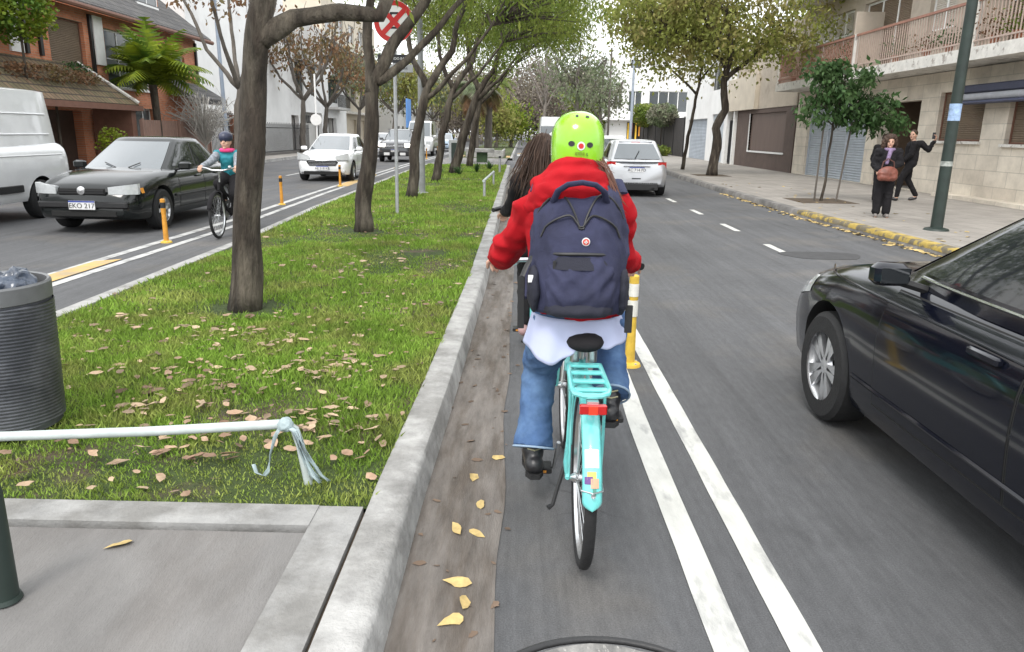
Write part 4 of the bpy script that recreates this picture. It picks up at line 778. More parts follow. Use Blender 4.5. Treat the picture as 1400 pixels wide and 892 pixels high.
# palms
def palm(name, x, y, h, lab, m, n, L_, r=.2, grp=None, dead=0, up=.9, z=.12, bark='bark_grey'):
    rt = root(name, (x, y, z), lab, 'palm', grp)
    MB().tube([(x, y, z-.05), (x+.05, y, h*.5), (x, y, h)], [r*1.1, r*.9, r], 10).build('trunk', M[bark], rt)
    def fr(mm, k, elev, nm):
        V = []; F = []
        for i in range(k):
            a = i*2.4+random.uniform(-.2, .2); e = elev*random.uniform(.6, 1.3); p = Vector((x, y, h)); d = Vector((math.cos(a)*math.cos(e), math.sin(a)*math.cos(e), math.sin(e))); side = Vector((-math.sin(a), math.cos(a), 0)); l2 = L_*random.uniform(.75, 1.1)
            for j in range(16):
                d = (d+Vector((0, 0, -.11))).normalized(); q = p+d*l2/16; w2 = .34*L_*math.sin(PI*(j+1.5)/18)*.8+.06
                for sg in (-1, 1):
                    t = (side*sg+d*.7+Vector((0, 0, -.45))).normalized()*w2; kx = len(V); V += [p, q, q+t*.98, p+t]; mid = p.lerp(q, .5); V[kx+2] = mid+t+d*.02; V[kx+3] = mid+t; F.append((kx, kx+1, kx+2, kx+3))
                p = q
        return fast(nm, V, F, M[mm], rt)
    fr(m, n, up, 'fronds')
    if dead: fr('leaf_brown', dead, -.6, 'dead_fronds')
palm('palm_tree', -3.2, 52, 4.6, 'grey trunked palm with hanging dead skirt on the far median, left of a pair', 'leaf_pale', 26, 2.1, .3, 'palms on the far median', 16, .6)
palm('palm_tree', -2.35, 54, 5.0, 'right hand palm of the close pair on the far median', 'leaf_green', 26, 2.2, .28, 'palms on the far median', 14, .6)
palm('garden_palm', -13.6, 28.6, 3.1, 'bright yellow green garden palm arching over the timber fence', 'leaf_palm', 46, 2.3, .14, None, 0, 1.15, .13, 'bark')
# white bare shrub
def twigbush(name, lab, x, y, h, w_, m, n=90):
    rt = root(name, (x, y, .13), lab, 'shrub'); mb = MB(); mb.tube([(x, y, .1), (x+.1, y, h*.35)], [.06, .05], 6)
    mb.build('stem', M[m], rt); mb = MB()
    for _ in range(n):
        a = random.uniform(0, 2*PI); t = random.uniform(.1, 1); p = Vector((x+.1, y, h*.3)); e = Vector((x+math.cos(a)*w_*t, y+math.sin(a)*w_*t, h*random.uniform(.55, 1.05)-t*.3)); q = p.lerp(e, .5)+Vector((0, 0, .35)); mb.tube([p, q, e, e+Vector((math.cos(a)*.2, math.sin(a)*.2, random.uniform(-.6, .2)))], [.02, .016, .012, .006], 4, cap=False)
        for s_ in range(3):
            u = q.lerp(e, random.random()); mb.tube([u, u+Vector((random.gauss(0, .18), random.gauss(0, .18), random.gauss(.1, .2)))], [.01, .005], 3, cap=False)
    mb.build('twigs', M[m], rt)
twigbush('bare_shrub', 'leafless white twigged shrub in front of the timber fence', -12.9, 31, 3.0, 1.5, 'twig_white', 130)
# shrubs and small hedge in front of the dark fence on the right
hedge('hedge_bush', 'pale green bush overhanging the dark slatted fence, nearest the garage', 'bush', (11.2, 62, 3.2), (1.0, 4, .9), 'leaf_pale', 3200, .22)
hedge('hedge_bush', 'green bush over the far end of the slatted fence', 'bush', (11.2, 71, 3.4), (1.0, 3.4, 1.0), 'leaf_green', 2600, .22)
for k, (y, lb) in enumerate([(57, 'low plant at the foot of the slatted fence, nearest the garage'), (61, 'second low plant along the foot of the slatted fence'), (66, 'farthest low plant along the slatted fence')]): hedge('low_shrub', lb, 'shrub', (10.6, y, .5), (.5, .8, .4), 'leaf_green', 500, .16, 'low plants before the slatted fence')
# ------------------------------------------------------------------ vehicles
def paint(name, c, metal=.0, rough=.32): return mat(name, c, rough, metal, var=.05, scale=3, coat=1.0)
P_ = dict(navy=mat('paint_navy', (.004, .005, .010), .14, 0, var=.05, scale=3, coat=.45, spec=.2), silver=paint('paint_silver', (.50, .51, .53), .55), white=paint('paint_white', (.70, .71, .72)), charcoal=mat('paint_charcoal', (.008, .010, .010), .16, 0, var=.05, scale=3, coat=.45, spec=.3), darkgrey=paint('paint_darkgrey', (.05, .052, .056), .3), palesilver=paint('paint_pale_silver', (.62, .64, .66), .35), bluegrey=paint('paint_blue_grey', (.25, .32, .40), .4))
M['lens'] = mat('lamp_lens', (.5, .52, .53), .08, .0, var=.1, scale=30, coat=1, spec=.8)
M['redlens'] = mat('red_lens', (.45, .012, .012), .12, var=.1, scale=30, coat=1)
M['amber'] = mat('amber_lens', (.7, .28, .03), .2, var=.05, coat=1)
M['liner'] = mat('wheel_arch_dark', (.012, .012, .012), .9, var=.05)
M['headlit'] = mat('lit_headlamp', (.8, .8, .78), .2, var=0, emit=(1, .93, .8), estr=6)
M['amberlit'] = mat('lit_indicator', (.8, .35, .05), .2, var=0, emit=(1, .45, .12), estr=3)
def xz(s, a, z): return None
class Car:
    """profile tables along y: y=0 rear bumper .. L front bumper"""
    def __init__(c, name, label, loc, rz, P, grp=None):
        c.P = P; c.name = name; c.label = label; c.loc = loc; c.rz = rz; c.grp = grp; c.build()
    def hw(c, y):
        P = c.P; return P['W']/2*interp(P['plan'], y/P['L'])
    def belt(c, y): return interp(c.P['belt'], y/c.P['L'])
    def low(c, y): return interp(c.P['low'], y/c.P['L'])
    def sec(c, y):            # half cross-section, list of (x,z) bottom centre to top centre
        w, b, l = c.hw(y), c.belt(y), c.low(y); h = b-l; cr = c.P.get('crown', .05)
        fr = [(0, 0), (.80, 0), (.93, .015), (.965, .10), (.985, .30), (1.0, .52), (.995, .70), (.975, .82), (.945, .90), (.88, .965), (.78, 1.0), (.5, 1.0), (0, 1.0)]
        out = []
        for i, (u, v) in enumerate(fr):
            z = l+h*v
            if i >= 9: z += cr*(1-(u/.95)**2)
            out.append((w*u, z))
        return out
    def sidex(c, y, z):
        s = c.sec(y)[2:11]; return float(np.interp(z, [q[1] for q in s], [q[0] for q in s]))
    def patch(c, name, m, poly, parent, off=.004, side=1, n=10, k=10, thick=0):
        """poly: (ylo(z),yhi(z)) edges; laid proud of the flank"""
        z0, z1, fa, fb = poly; rows = []
        for j in range(k+1):
            z = lerp(z0, z1, j/k); a, b = fa(z), fb(z); rows.append([(side*(c.sidex(lerp(a, b, i/n), z)+off), lerp(a, b, i/n), z) for i in range(n+1)])
        return MB().grid(rows).build(name, m, parent)
    # greenhouse
    def gy(c, t): P = c.P; return lerp(P['cab'][0], P['cab'][1], t), lerp(P['cab'][3], P['cab'][2], t)     # rear, front y
    def gz(c, t, y=None):
        zb = c.P['zb']; return lerp(zb-.03, c.P['H']-.03, t)
    def gw(c, t): P = c.P; return P['W']/2*(.90-(.90-P.get('roofw', .66))*t**1.15)
    def gside(c, u, t, s=1, off=0):      # u 0 rear..1 front
        a, b = c.gy(t); y = lerp(a, b, u); w = c.gw(t)*(1-.05*(2*u-1)**2-.05*abs(2*u-1)**6)+off; return (s*w, y, c.gz(t))
    def gfront(c, v, t, off=0):          # v -1..1
        a, b = c.gy(t); w = c.gw(t)*.90; return (v*w, b+(.13*(1-t)+.05)*(1-v*v)+off*.6, c.gz(t)+off*.8)
    def grear(c, v, t, off=0):
        a, b = c.gy(t); w = c.gw(t)*.90; return (v*w, a-(.10*(1-t)+.04)*(1-v*v)-off*.8, c.gz(t)+off*.6)
    def build(c):
        P = c.P; L_, W = P['L'], P['W']; body = P['paint'] if isinstance(P['paint'], bpy.types.Material) else P_[P['paint']]
        r = bpy.data.objects.new(c.name, None); COL.objects.link(r); tag(r, c.label, P.get('cat', 'car'), c.grp)
        ys = sorted({0, .02, .05, .1, .18, L_-.18, L_-.1, L_-.05, L_-.02, L_}|{L_*k/26 for k in range(1, 26)})
        mb = MB(); rows = []
        for y in ys:
            s = c.sec(y); rows.append([(-x, y, z) for x, z in s[::-1]]+[(x, y, z) for x, z in s[1:-1]])
        n = len(rows[0]); mb.v = [p for q in rows for p in q]
        for j in range(len(rows)-1):
            for i in range(n): mb.f.append((j*n+i, j*n+(i+1) % n, (j+1)*n+(i+1) % n, (j+1)*n+i))
        mb.f += [tuple(range(n-1, -1, -1)), tuple((len(rows)-1)*n+i for i in range(n))]; mb.mi = [0]*len(mb.f)
        me = mb.mesh('body', angle=35); me.materials.append(body); me.materials.append(M['liner'])
        bo = bpy.data.objects.new('body', me); COL.objects.link(bo)
        cut = MB(); R = P['wr']*1.13
        for ya in P['ax']:
            for s in (-1, 1): a, b = sorted((s*(W/2-.26), s*(W/2+.1))); cut.lathe([(R, a), (R, b)], 28, 'X', (0, ya, P['wr']+.02), cap=True)
        cm = cut.mesh('cut', smooth=False); cm.materials.append(M['liner']); co = bpy.data.objects.new('cut', cm); COL.objects.link(co)
        md = bo.modifiers.new('b', 'BOOLEAN'); md.operation = 'DIFFERENCE'; md.object = co; md.solver = 'EXACT'; md.material_mode = 'TRANSFER'
        dg = bpy.context.evaluated_depsgraph_get(); m2 = bpy.data.meshes.new_from_object(bo.evaluated_get(dg)); m2.name = 'body'; m2.set_sharp_from_angle(angle=R_(35))
        bpy.data.objects.remove(bo); bpy.data.objects.remove(co); body_o = link('body', m2, None, r)
        # arch lips
        # cabin
        T = [0, .15, .35, .55, .75, .9, 1]; V = []; NN = 0
        for t in T:
            ring = [c.grear(v, t) for v in (-.95, -.6, 0, .6, .95)]+[c.gside(u, t, 1) for u in (.02, .12, .3, .5, .7, .88, .98)]+[c.gfront(v, t) for v in (.95, .6, 0, -.6, -.95)]+[c.gside(u, t, -1) for u in (.98, .88, .7, .5, .3, .12, .02)]
            NN = len(ring); V += ring
        # roof rings shrink with crown
        for q, dz in ((.93, .022), (.75, .04), (.4, .052)):
            cy = sum(c.gy(1))/2; ring = [(x*q, cy+(y-cy)*q, P['H']-.03+dz) for x, y, z in V[-NN:]] if q == .93 else [(x*q/.93, cy+(y-cy)*q/.93, P['H']-.03+dz) for x, y, z in base]
            if q == .93: base = ring
            V += ring
        nr = len(T)+3; cb = MB(); cb.v = V
        for j in range(nr-1):
            for i in range(NN): cb.f.append((j*NN+i, j*NN+(i+1) % NN, (j+1)*NN+(i+1) % NN, (j+1)*NN+i))
        cb.f.append(tuple((nr-1)*NN+i for i in range(NN))); cb.mi = [0]*len(cb.f); cb.build('cabin', body, r, angle=50)
        if not P.get('no_rear_glass'):
            t0 = P.get('rg', (.12, .86)); MB().grid([[c.grear(v, t, .012) for v in np.linspace(-.9+.08*t, .9-.08*t, 11)] for t in np.linspace(*t0, 6)]).build('rear_window', M['windglass'], r)
        MB().grid([[c.gfront(v, t, .012) for v in np.linspace(-.93, .93, 11)] for t in np.linspace(.06, .92, 7)]).build('windscreen', M['windglass'], r)
        for s in (-1, 1):
            for (a, b) in P['swin']:
                rows = []
                for t in np.linspace(.16, .86, 6):
                    rows.append([c.gside(lerp(a, b, u), t, s, .006) for u in np.linspace(0, 1, 9)])
                MB().grid(rows).build('side_window', M['glass'], r)
            if P.get('trim'):
                MB().tube([c.gside(u, .12, s, .008) for u in np.linspace(P['swin'][0][0], P['swin'][-1][1], 12)], .009, 6).build('window_trim', M['chrome'], r)
            # B pillar strips black
            for (a, b), (a2, b2) in zip(P['swin'], P['swin'][1:]):
                MB().grid([[c.gside(u, t, s, .005) for u in (b, (b+a2)/2, a2)] for t in np.linspace(.14, .88, 5)]).build('pillar', M['black'], r)
        # doors with seams, handles
        for (a, b) in P['doors']:
            zl = c.low((a+b)/2)+.13; zt = min(c.belt(a), c.belt(b))*.955
            aa = [q for q in P['ax']]
            def lo(z, a=a, b=b):
                v = a
                for ax in aa:
                    if ax < (a+b)/2: dz = (z-P['wr']); rr = (R+.06)**2-dz*dz; v = max(v, ax+math.sqrt(rr)) if rr > 0 else v
                return v
            def hi(z, a=a, b=b):
                v = b
                for ax in aa:
                    if ax > (a+b)/2: dz = (z-P['wr']); rr = (R+.05)**2-dz*dz; v = min(v, ax-math.sqrt(rr)) if rr > 0 else v
                return v
            for s in (-1, 1):
                c.patch('door_gap', M['liner'], (zl-.012, zt+.008, lambda z: lo(z)-.009, lambda z: hi(z)+.009), r, .0015, s)
                d = c.patch('door', body, (zl, zt, lo, hi), r, .0035, s)
                hx = c.sidex(a+.2, zt-.075); hy = a+.12
                MB().rbox(min(s*hx, s*(hx+.035)), max(s*hx, s*(hx+.035)), hy, hy+.2, zt-.10, zt-.065, .008).build('door_handle', body, d)
        if P.get('moulding'):
            for s in (-1, 1): MB().tube([(s*(c.sidex(y, .52)+.006), y, .52) for y in np.linspace(P['ax'][0]+R+.05, P['ax'][1]-R-.05, 12)], .022, 6, squash=1).build('side_moulding', M['black'], r)
        if P.get('crease'):
            for s in (-1, 1):
                MB().tube([(s*(c.sidex(y, .40)+.001), y, .40) for y in np.linspace(P['ax'][0]+R+.02, P['ax'][1]-R-.02, 12)], .012, 6).build('sill_crease', body, r)
        # wheels
        for ya in P['ax']:
            for s in (-1, 1):
                w_ = P['wr']; x0 = s*(W/2-.115); tw = .105
                t = MB().lathe([(w_*.62, -tw), (w_*.9, -tw), (w_*.985, -tw*.78), (w_, -tw*.4), (w_, tw*.4), (w_*.985, tw*.78), (w_*.9, tw), (w_*.735, tw), (w_*.70, tw*.5)], 30, 'X', (x0, ya, w_)).build('wheel', M['rubber'], r)
                rm = MB(); o_ = x0+s*tw*.82
                rm.lathe([(w_*.74, o_+s*.014), (w_*.69, o_), (w_*.66, o_-s*.03), (w_*.62, o_-s*.09)], 30, 'X', (0, ya, w_))
                ns = P.get('spokes', 5)
                for k in range(ns):
                    a = 2*PI*k/ns+.4 if not P.get('twin') else 2*PI*(k//2)/(ns/2)+(.19 if k % 2 else -.19)+.4; mt = Matrix.Translation((0, ya, w_)) @ Matrix.Rotation(a, 4, 'X')
                    sw = P.get('sw', .045); q = sorted((o_-s*.035, o_-s*.004)); rm.add([mt @ Vector(v) for v in [(q[0], -sw*.7, .03), (q[0], sw*.7, .03), (q[0], sw*1.3, w_*.68), (q[0], -sw*1.3, w_*.68), (q[1], -sw*.5, .03), (q[1], sw*.5, .03), (q[1], sw, w_*.68), (q[1], -sw, w_*.68)]], [(3, 2, 1, 0), (4, 5, 6, 7), (0, 1, 5, 4), (1, 2, 6, 5), (2, 3, 7, 6), (3, 0, 4, 7)])
                rm.lathe([(.001, o_-s*.002), (.045, o_-s*.004), (.06, o_-s*.03)], 14, 'X', (0, ya, w_))
                rm.build('rim', M['alloy'], t)
                MB().lathe([(.001, o_-s*.075), (w_*.57, o_-s*.075)], 20, 'X', (0, ya, w_)).build('dark_backing_disc', M['liner'], t)  # near-black disc added behind the spokes as the dark inside of the wheel
        # mirrors
        for s in (-1, 1):
            a, b = c.gy(.15); x = s*(c.gw(.1)+.04); mz = P['zb']+.055
            mk = P.get('mir', 1); q = MB().rbox(x+s*.11-.105*mk, x+s*.11+.105*mk, b-.27, b-.17, mz-.065*mk, mz+.065*mk, .028*mk).build('mirror', body, r); MB().tube([(x-s*.06, b-.24, mz-.07), (x+s*.08, b-.22, mz-.03)], .022, 6).build('mirror_arm', M['black'], q)
            MB().rbox(x+s*.11-.08*mk, x+s*.11+.08*mk, b-.275, b-.271, mz-.045*mk, mz+.045*mk, .001).build('mirror_glass', M['glass'], q)
        P['extra'](c, r, body) if P.get('extra') else None
        r.location = c.loc; r.rotation_euler = (0, 0, c.rz); c.root = r
def face(c, y, sign=1):    # x bulge for features following end caps
    return y
def plate(c, r, y, z, txt, fr):   # number plate at an end
    s = 1 if fr else -1; p = MB().box(-.2, .2, min(y, y+s*.012), max(y, y+s*.012), z-.065, z+.065).build('number_plate', M['plate'], r, smooth=False)
    MB().box(-.2, .2, min(y+s*.012, y+s*.014), max(y+s*.012, y+s*.014), z+.042, z+.064).build('plate_band', mat('plate_blue', (.02, .05, .3), .5), p, smooth=False)
    rot = Matrix.Rotation(PI if fr else 0, 3, 'Z') @ Matrix.Rotation(PI/2, 3, 'X')
    text('plate_text', txt, .105, M['ink'], p, (0, y+s*.016, z-.012), rot)
def skinpatch_end(c, fr, name, m, x0, x1, z0, z1, off, parent, n=8, k=4, wrap=.0, mirror=True, zf=None):
    """patch on nose/tail following a bowed face; y = end - bow*x^2 (bow from plan)"""
    L_ = c.P['L']; out = []
    for s in ((-1, 1) if mirror else (1,)):
        rows = []
        for j in range(k+1):
            z = lerp(z0, z1, j/k); row = []
            for i in range(n+1):
                x = lerp(x0, x1, i/n); d = c.P.get('bow', .10)*(x/(c.P['W']/2))**2+c.P.get('bow2', .25)*max(0, abs(x)/(c.P['W']/2)-.72)**1.5*3
                y = (L_-d+off) if fr else (d-off); zz = z+(zf(x, j/k) if zf else 0); row.append((s*x, y, zz))
            rows.append(row)
        # give it depth back into the body
        mb = MB(); mb.grid(rows); back = [[(p[0]*.98, p[1]-(.10 if fr else -.10), p[2]) for p in rw] for rw in rows]
        a = rows[0]+[q[-1] for q in rows[1:]]+rows[-1][::-1][1:]+[q[0] for q in rows[::-1][1:-1]]; b = back[0]+[q[-1] for q in back[1:]]+back[-1][::-1][1:]+[q[0] for q in back[::-1][1:-1]]
        mb.grid([a+[a[0]], b+[b[0]]]); out.append(mb.build(name, m, parent))
    return out
base = dict(plan=[(0, .78), (.012, .86), (.04, .935), (.12, .985), (.3, 1), (.7, 1), (.86, .985), (.95, .93), (.985, .84), (1, .74)], low=[(0, .34), (.03, .26), (.15, .2), (.85, .2), (.97, .22), (1, .3)])
sedan = dict(base, L=4.45, W=1.78, H=1.46, zb=.96, wr=.325, ax=(1.0, 3.62), belt=[(0, .70), (.01, .86), (.04, .94), (.2, .98), (.5, .955), (.72, .95), (.82, .915), (.92, .82), (.975, .70), (1, .55)], cab=(.35, 1.35, 2.35, 3.2), swin=[(.10, .27), (.30, .56), (.59, .93)], doors=[(1.0, 1.92), (1.94, 2.98)])
hatch = dict(base, L=4.0, W=1.74, H=1.47, zb=.96, wr=.31, ax=(.78, 3.3), belt=[(0, .72), (.008, .86), (.03, .95), (.2, .99), (.5, .96), (.74, .95), (.83, .915), (.92, .83), (.975, .70), (1, .54)], cab=(.06, .62, 1.95, 2.98), swin=[(.14, .42), (.45, .93)], doors=[(.95, 1.75), (1.77, 2.72)], roofw=.68)
# ---- dark blue saloon alongside (right edge)
def ex_navy(c, r, body):
    for s in (-1, 1):
        rows = []
        for j in range(5):
            rows.append([(s*(c.sidex(y, z)+.004), y, z) for y, z in [(lerp(3.98, 4.40, i/8), lerp(.70, .80, j/4)-.10*(i/8)*(1-j/6)) for i in range(9)]])
        MB().grid(rows).build('headlight', M['lens'], r)
        MB().tube([(s*(c.sidex(y, .845)+.004), y, .845+.02*(y-1)/3) for y in np.linspace(.7, 4.0, 14)], .006, 6).build('shoulder_crease', body, r)
    MB().rbox(-.5, .5, 4.42, 4.47, .5, .66, .01).build('grille', M['black'], r); plate(c, r, 4.46, .44, 'PLK 482', True)
    skinpatch_end(c, False, 'tail_light', M['redlens'], .42, .8, .74, .88, .01, r)
nav = Car('parked_sedan', 'dark navy blue saloon passing close on the right, cut by the photo edge', (2.66, .58, 0), 0, dict(sedan, paint='navy', trim=True, crease=True, spokes=10, twin=True, sw=.024, mir=.8, extra=ex_navy))
nav.root.name = 'dark_blue_car'
# ---- silver hatchback ahead, seen from behind
def ex_208(c, r, body):
    skinpatch_end(c, False, 'tail_light', M['redlens'], .56, .80, .72, .92, .015, r, zf=lambda x, v: .06*(x-.56)/.3*(1-v))
    MB().rbox(-.60, .60, .0, .06, .17, .40, .02).build('bumper_lower', M['black'], r); plate(c, r, -.012, .72, 'AC 714 FD', False)
    t = MB(); t.rbox(-.36, .36, -.035, .03, .79, .815, .01); t.build('tailgate_trim', M['chrome'], r); MB().rbox(-.12, .12, -.012, .02, .47, .50, .005).build('fog_reflector', M['black'], r)
    MB().tube([c.grear(-.1, .12, .03), c.grear(.1, .5, .03)], .01, 5).build('wiper', M['black'], r); MB().rbox(-.45, .45, .56, .72, 1.425, 1.46, .012).build('spoiler', body, r); MB().rbox(-.12, .12, .545, .57, 1.415, 1.435, .004).build('brake_light', M['redlens'], r)
    MB().lathe([(.03, -.1), (.045, .03)], 10, 'Y', (.45, 0, .24)).build('exhaust', M['chrome'], r)
c208 = Car('hatchback', 'silver hatchback seen from behind in the lane ahead of the cyclists', (3.1, 20.35, 0), R_(-1), dict(hatch, paint='silver', extra=ex_208, H=1.48, W=1.76), 'cars in the lane ahead')
def ex_simple_rear(c, r, body):
    skinpatch_end(c, False, 'tail_light', M['redlens'], .6, .84, .72, .92, .02, r); plate(c, r, -.012, .6, 'NRD 356', False); MB().rbox(-.6, .6, 0, .05, .17, .38, .02).build('bumper_lower', M['black'], r)
Car('hatchback', 'pale silver car partly hidden in front of the silver hatchback', (3.6, 30, 0), 0, dict(hatch, paint='white', extra=ex_simple_rear, H=1.56, W=1.76), 'cars in the lane ahead')
# ---- black saloon on the left
def grille(r, m, x, y, z0, z1, nb=4, th=.02):
    g = MB().rbox(-x, x, y-.03, y, z0, z1, .01).build('grille', M['liner'], r)
    for k in range(nb): z = lerp(z0, z1, (k+1)/(nb+1)); MB().box(-x*.96, x*.96, y+.001, y+.012, z-th/2, z+th/2).build('grille_bar', m, g, smooth=False)
    return g
def ex_gol(c, r, body):
    y = c.P['L']; skinpatch_end(c, True, 'headlight', M['lens'], .40, .79, .61, .72, .012, r, zf=lambda x, v: .05*(x-.4)/.4*v)
    g = grille(r, M['black'], .36, y+.012, .60, .70, 2); MB().lathe([(.001, y+.03), (.06, y+.025), (.065, y+.01)], 16, 'Y', (0, 0, .665)).build('badge', M['chrome'], g)
    MB().rbox(-.68, .68, y-.10, y+.03, .40, .50, .02).build('bumper', M['black'], r); MB().rbox(-.5, .5, y-.05, y+.015, .27, .36, .01).build('air_intake', M['liner'], r); plate(c, r, y+.032, .45, 'EKO 217', True)
    for s in (-1, 1): MB().tube([c.gfront(s*.15-.1, .08, .03), c.gfront(s*.45, .22, .03)], .008, 4).build('wiper', M['black'], r)
    for s in (-1, 1): MB().grid([[(s*(c.sidex(yy, z)+.004), yy, z) for yy in (3.8, 3.87)] for z in (.62, .70)]).build('side_lamp', M['amber'], r)
Car('black_sedan', 'scuffed black saloon with clear headlights driving towards the camera on the left', (-6.6, 15.45, 0), R_(180-.5), dict(sedan, L=4.12, W=1.70, H=1.43, ax=(.8, 3.28), zb=.93, paint='charcoal', moulding=True, spokes=6, sw=.03, extra=ex_gol, belt=[(0, .70), (.01, .84), (.04, .93), (.2, .96), (.5, .93), (.72, .92), (.82, .885), (.92, .80), (.975, .70), (1, .55)], cab=(.4, 1.1, 2.05, 2.9), doors=[(.9, 1.68), (1.70, 2.68)], trim=False))
# ---- white city hatchback, left (toward camera)
def ex_fiesta(c, r, body):
    y = c.P['L']; skinpatch_end(c, True, 'headlight', M['lens'], .42, .82, .68, .80, .03, r, zf=lambda x, v: .10*(x-.42)/.4*v)
    g = MB().prism([(-.42, .50), (.42, .50), (.5, .62), (.46, .67), (-.46, .67), (-.5, .62)], y-.03, y+.02, 'XZ').build('grille', M['liner'], r)
    for k in range(3): MB().box(-.44, .44, y+.021, y+.028, .525+.045*k, .54+.045*k).build('grille_bar', M['chrome'], g, smooth=False)
    MB().tube([(-.5, y+.02, .62), (-.46, y+.025, .675), (.46, y+.025, .675), (.5, y+.02, .62)], .01, 6).build('grille_surround', M['chrome'], g)
    MB().rbox(-.6, .6, y-.05, y+.012, .22, .33, .01).build('air_intake', M['liner'], r); plate(c, r, y+.03, .43, 'AE 518 KB', True)
    for s in (-1, 1): MB().lathe([(.001, y+.0), (.05, y-.005), (.06, y-.04)], 12, 'Y', (s*.66, 0, .34)).build('fog_lamp', M['lens'], r)
Car('white_hatchback', 'bright white hatchback with a dark grille coming down the left carriageway', (-6.4, 28.2, 0), R_(180+1), dict(hatch, paint='white', extra=ex_fiesta, H=1.48, W=1.75))
# ---- dark off-roader with lit headlamps
def ex_suv(c, r, body):
    y = c.P['L']; skinpatch_end(c, True, 'headlight', M['headlit'], .52, .84, .80, .95, .03, r)
    g = grille(r, M['chrome'], .5, y+.012, .76, .93, 4, .02); MB().lathe([(.001, y+.04), (.08, y+.03)], 4, 'Y', (0, 0, .85)).build('badge', M['chrome'], g)
    MB().rbox(-.8, .8, y-.1, y+.03, .36, .58, .03).build('bumper', M['black'], r); plate(c, r, y+.035, .60, 'MTZ 093', True)
    for s in (-1, 1): MB().rbox(s*.42-.15, s*.42+.15, y+.0, y+.04, .36, .5, .01).build('skid_plate', M['plate'], r); MB().tube([(s*.6, 1.0, 1.70), (s*.6, 2.5, 1.70)], .02, 6).build('roof_rail', M['black'], r)
    MB().ell((.80, y-.06, .86), (.05, .05, .05)).build('indicator', M['amberlit'], r)
Car('dark_suv', 'dark grey off-roader with glowing headlamps between two median trees', (-6.75, 44.6, 0), R_(181), dict(hatch, L=4.3, W=1.85, H=1.70, zb=1.14, wr=.35, ax=(.85, 3.5), paint='darkgrey', extra=ex_suv, belt=[(0, .85), (.01, 1.0), (.04, 1.12), (.2, 1.14), (.74, 1.13), (.84, 1.09), (.94, 1.0), (.985, .88), (1, .7)], low=[(0, .42), (.04, .33), (.15, .3), (.85, .3), (.97, .33), (1, .42)], cab=(.1, .5, 2.1, 2.95)))
def ex_plainfront(c, r, body):
    y = c.P['L']; skinpatch_end(c, True, 'headlight', M['lens'], .5, .82, .66, .8, .03, r); grille(r, M['black'], .4, y+.012, .55, .66, 2); plate(c, r, y+.03, .42, 'KVC 640', True)
Car('hatchback', 'blue grey car far down the left carriageway between two leaning median trees', (-6.6, 68, 0), R_(181), dict(hatch, paint='bluegrey', extra=ex_plainfront), 'distant cars on the left carriageway')
Car('hatchback', 'white car glimpsed left of the dark off-roader', (-9.2, 52, 0), R_(181), dict(hatch, paint='white', extra=ex_plainfront), 'distant cars on the left carriageway')
# ---- vans
van = dict(base, L=5.6, W=2.0, H=2.5, zb=1.25, wr=.34, ax=(.95, 4.55), paint='white', plan=[(0, .93), (.01, .97), (.05, 1), (.85, 1), (.95, .95), (1, .8)], belt=[(0, 1.2), (.01, 1.3), (.1, 1.3), (.8, 1.26), (.88, 1.15), (.96, 1.02), (1, .75)], low=[(0, .36), (.03, .32), (.9, .3), (1, .34)], cab=(.03, .10, 3.75, 4.75), swin=[(.80, .97)], doors=[(3.85, 4.55)], roofw=.80, cat='van')
def ex_van(c, r, body):
    for s in (-1, 1):
        for z in (1.62, 1.32): pass
        MB().rbox(min(s*.985, s*1.012), max(s*.985, s*1.012), 1.5, 4.0, .5, .62, .008).build('side_rail', M['black'], r)
        for t in (.28, .62): MB().tube([c.gside(u, t, s, .004) for u in np.linspace(.06, .76, 14)], .014, 6).build('panel_ridge', body, r)
        MB().tube([(s*(c.sidex(y, 1.1)+.002), y, 1.1) for y in np.linspace(.25, 3.8, 12)], .012, 6).build('panel_ridge', body, r)
        MB().rbox(min(s*.93, s*1.0), max(s*.93, s*1.0), .02, .9, .36, .55, .02).build('rear_bumper_end', M['black'], r)
    y = c.P['L']; skinpatch_end(c, True, 'headlight', M['lens'], .55, .85, .78, .98, .03, r); grille(r, M['black'], .5, y+.01, .62, .76, 3); plate(c, r, y+.02, .5, 'AB 905 TS', True)
Car('white_van', 'tall white panel van beside the black saloon, cut by the left photo edge', (-9.5, 14.3, 0), R_(180+.5), dict(van, extra=ex_van, no_rear_glass=True, H=2.22, zb=1.2))
Car('delivery_van', 'big white van right behind the dark off-roader', (-7.0, 56.5, 0), R_(181), dict(van, extra=ex_van, no_rear_glass=True, H=2.3), 'white vans in traffic')
def ex_amb(c, r, body):
    for s in (-1, 1): MB().rbox(min(s*.7, s*.95), max(s*.7, s*.95), -.03, .03, .6, 1.0, .01).build('tail_light', M['redlens'], r)
    MB().rbox(-.9, .9, -.02, .03, .75, 1.15, .01).build('red_panel', M['red'], r); MB().rbox(-.75, .75, -.05, .02, 1.45, 2.1, .02).build('rear_window', M['windglass'], r); MB().rbox(-.9, .9, -.04, .05, .3, .55, .02).build('bumper', M['black'], r)
Car('delivery_van', 'white van with a red lower back panel beyond the long haired cyclist', (2.05, 52, 0), 0, dict(van, extra=ex_amb, no_rear_glass=True, H=2.7), 'white vans in traffic')
